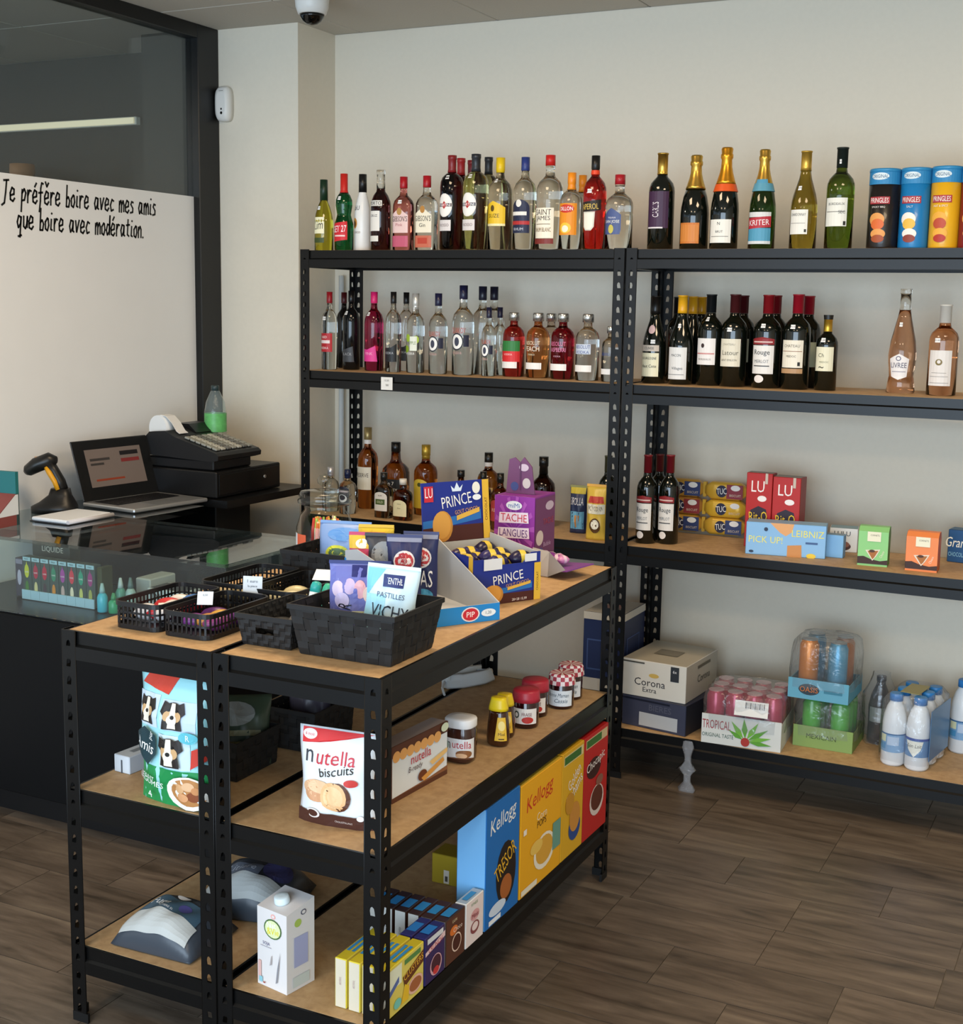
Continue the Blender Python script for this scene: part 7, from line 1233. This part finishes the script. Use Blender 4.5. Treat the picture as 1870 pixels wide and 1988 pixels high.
# standing lid, hinged at the back of the tray
lid = MB().box((0, 0, 0), (w_*1.02, .004, .150), mN).build('lid', t, (-.004, d_+.004, PT), (-.10, 0, 0))
S = plane_map((w_*.51, 0, 0), (1, 0, 0), (0, 0, 1), (0, -1, 0)); pm = MB()
printing(pm, S, [p[1:] for p in prince(w_)][1:] + [('r', -.95, .68, -.68, .94, '#c82a3a'), ('t', -.81, .83, .16, 'LU', '#f4ecec', .22), ('e', .62, .71, .13, .05, '#eef0f2')], w_*1.02, .150, 1, 1); pm.build('lid_print', lid)
bc = (M('#241c4a', .3), M('#2a2658', .3), M('#d8b84a', .35))
for k in range(12):
    i, j = k % 3, k//3
    q = Matrix.Rotation(1.06, 3, 'Z') @ Vector((.012+.058*i, .020+.046*j, 0))
    o = sweets(['wrapped chocolate biscuit in the navy display box, navy wrapper with yellow'][0], 'biscuit', 1.462+q.x, -1.420+q.y, ZR+.062+.008*((i+j) % 3), .062, .040, .040, ['#241c4a', '#2e2a60', '#1e1a3c'][k % 3], 1.06+.3*((k % 2)-.5), '#d8c04a')
    o.name = 'wrapped_biscuit'; o['group'] = 'wrapped biscuits in the display box'
tag(MB().box((0, 0, 0), (w_-.008, d_-.008, .055), M('#2a2448', .5)).build('biscuit_stack', None, (Vector((1.462, -1.420, ZR+.0035)) + Matrix.Rotation(1.06, 3, 'Z') @ Vector((.004, .004, 0))), (0, 0, 1.06)), 'lower layer of wrapped biscuits filling the navy display box', 'biscuits')
# ---- purple sweets display
t = thing('sweet_display', 'purple sweets display box with open front flap and tall header', 'display box', (1.302, -.985, ZR), .0)
pw, pd, ph = .118, .135, .205
mP = M('#7a2a86', .4)
MB().box((0, 0, .0004), (pw, pd, ph), mP, .002).build('box', t)
S = plane_map((pw/2, 0, 0), (1, 0, 0), (0, 0, 1), (0, -1, 0)); pm = MB()
printing(pm, S, [('r', -1, 0, 1, 1, '#8c2f98')] + [('p', [(0, .55), (1.0*math.cos(a), .55+.45*math.sin(a)), (1.0*math.cos(a+.16), .55+.45*math.sin(a+.16))], '#a850b0') for a in [k*.449 for k in range(14)]] + [('e', .0, .88, .40, .06, '#e4e8ee'), ('t', 0, .88, .06, 'miMi', '#4a6ab0', .6), ('p', [(-.75, .64), (.75, .66), (.70, .80), (-.72, .78)], '#e8d8e8'), ('t', 0, .72, .10, 'TACHE', '#c82a44', 1.3), ('p', [(-.8, .44), (.8, .46), (.76, .60), (-.76, .58)], '#e8d8e8'), ('t', 0, .52, .10, 'LANGUES', '#5a2a7a', 1.4), ('t', 0, .30, .06, 'Bubble', '#e8d8f0', .8)], pw, ph, 1, 1); pm.build('print', t)
S = plane_map((pw, pd/2, 0), (0, 1, 0), (0, 0, 1), (1, 0, 0)); pm = MB()
printing(pm, S, [('r', -.95, .03, .95, .97, '#6f3a68'), ('e', -.5, .45, .35, .10, '#d8ccc4'), ('e', .4, .85, .4, .06, '#c8b8cc'), ('t', .3, .65, .08, 'TACHE', '#a83a4a', 1.0), ('e', -.4, .2, .3, .12, '#4a4a8a'), ('t', .2, .35, .06, 'Bubble', '#c8a8cc', .8)], pd, ph, 1, 1); pm.build('side_print', t)
hd = MB(); hd.prism([(.01, ph+.001), (.095, ph+.001), (.085, ph+.075), (.062, ph+.100), (.05, ph+.085), (.035, ph+.098), (.018, ph+.092)], 'y', pd*.35, pd*.35+.004, M('#6d3f66', .45)); hd.build('header', t)
S = plane_map((pw/2, pd*.35, ph), (1, 0, 0), (0, 0, 1), (0, -1, 0)); pm = MB()
printing(pm, S, [('e', .05, .72, .24, .10, '#c8b4c4'), ('e', -.4, .2, .2, .12, '#3e4a80'), ('e', .2, .3, .2, .14, '#c8c0bc'), ('r', -.15, .1, -.08, .85, '#583054')], pw, .1, 1, 1); pm.build('header_print', t)
# open flap towards the aisle with foil sweets on it
MB().add([(pw, .0, .012), (pw+.115, -.045, .028), (pw+.150, .055, .035), (pw, pd, .012), (pw, .0, .009), (pw+.115, -.045, .025), (pw+.150, .055, .032), (pw, pd, .009)], [(0, 1, 2, 3), (7, 6, 5, 4), (0, 4, 5, 1), (1, 5, 6, 2), (2, 6, 7, 3)], M('#7c3f92', .4)).build('flap', t)
MB().add([(pw+.002, -.012, .075), (pw+.06, -.035, .072), (pw+.112, -.046, .030), (pw+.05, -.020, .0012), (pw+.002, -.012, .0012)], [(0, 1, 2, 3, 4), (4, 3, 2, 1, 0)], M('#d0d0d0', .6)).build('flap_side', t)
for k in range(6):
    sweets('pink-purple foil sweet spilling on the open flap', 'sweet', 1.302+pw+.016+.030*(k % 3), -.985+.005+.045*(k//3), ZR+.030, .034, .03, .024, ['#b86aa8', '#8a3a9a', '#d08ac0'][k % 3], .5*k, '#e0c8dc')['group'] = 'foil sweets on the open flap'
# ---- middle boards: baskets with bags, strap
woven_basket('dark woven basket with green bag on the rack middle board', .985, -1.86, .115, .155, .09, .006, .022, z=.5473)
woven_basket('dark woven basket further back on the rack middle board', 1.005, -1.62, .14, .17, .10, .006, .022, z=.5473)
bag('snack_bag', 'dull green and yellow bag sticking out of the dark woven basket', 'bag', (1.045, -1.77, .553), .6, .14, .16, .05, '#3c4a3a', [('r', -.95, .15, .95, .32, '#8a8654'), ('r', -.6, .40, .7, .48, '#9a9878'), ('e', -.2, .72, .7, .18, '#8a8e8c')], seed=41, tilt=-.35)
bag('snack_bag', 'dim patterned bag in the further dark woven basket', 'bag', (1.07, -1.53, .553), .3, .11, .15, .04, '#4a4450', [('e', -.3, .85, .3, .08, '#a86a5a'), ('e', .3, .85, .25, .07, '#5a6aa0'), ('e', .65, .8, .2, .06, '#8a8a80')], seed=42, tilt=-.15)
SW = M('#cfd4d6', .5)
mb = MB(); path = [(1.205, -.855, .575), (1.175, -.90, .575), (1.150, -.965, .572), (1.165, -.985, .570), (1.20, -.955, .570), (1.235, -.90, .572), (1.245, -.865, .575), (1.225, -.845, .576), (1.195, -.86, .576)]
mb.tube(path, [(.003, .020)]*9, SW, 8); mb.tube([(1.150, -.965, .575), (1.165, -1.015, .560), (1.188, -1.045, .5515)], .0035, SW, 8); mb.box((1.145, -.985, .550), (1.172, -.957, .596), SW, .003)
tag(mb.build('strap'), 'coiled white strap lying at the back of the middle board', 'strap')
# ---- litter bags on the bottom board
def litter(label, x, y, rot, w, d, h, txt, seed):
    t = thing('litter_bag', label, 'bag', (x, y, .1812), rot)
    rnd = random.Random(seed); n, m = 18, 12
    def S(u, v, e):
        a, b = u/(w/2), v/d*2-1
        k = max(0, 1-abs(a)**2.6)**.6*max(0, 1-abs(b)**3.2)**.55
        z = .006+h*k*(1+.05*math.sin(5*a+3*b+seed)+.03*math.sin(11*a-7*b))+e
        return (u*(1-.05*k*0), v, z)
    top = [[S((-1+2*i/n)*w/2, d*j/m, 0) for i in range(n+1)] for j in range(m+1)]
    vs = [p for r in top for p in r]; fs = [(j*(n+1)+i, j*(n+1)+i+1, (j+1)*(n+1)+i+1, (j+1)*(n+1)+i) for j in range(m) for i in range(n)]
    o = len(vs); vs += [(p[0]*.94, d/2+(p[1]-d/2)*.94, .0004) for r in top for p in r]; fs += [tuple(q+o for q in f[::-1]) for f in fs]
    ring = [i for i in range(n+1)] + [j*(n+1)+n for j in range(1, m+1)] + [m*(n+1)+i for i in range(n-1, -1, -1)] + [j*(n+1) for j in range(m-1, 0, -1)]
    for a, b in zip(ring, ring[1:]+ring[:1]): fs.append((b, a, a+o, b+o))
    MB().add(vs, fs, M('#3e454e', .35), True).build('sack', t)
    pm = MB(); printing(pm, S, [('r', -.86, .05, .80, .30, '#b8bcba')], w, d, 30, 24, .003)
    printing(pm, S, txt, w, d, 30, 24, .0036); pm.build('print', t)
litter('grey litter sack with white script lying at the front of the bottom board', .985, -2.025, .05, .215, .185, .078, [('r', -.8, .30, .75, .60, '#3c5566'), ('t', -.25, .44, .14, 'Fuga', '#e4e8ea', .7, 0, .25), ('t', .0, .335, .03, 'LITIERE 5L', '#d8dcde', .6), ('e', .35, .44, .14, .08, '#4a4a86'), ('e', .05, .66, .16, .05, '#e4e6e8')], 3)
litter('darker litter sack with blue print behind the grey sack', 1.055, -1.80, .25, .23, .22, .085, [('r', -.5, .30, .2, .50, '#5a6270'), ('t', -.2, .40, .10, 'Litiere', '#a8aeb8', .6, 0, .2), ('e', .5, .5, .3, .2, '#3a3c66')], 9)
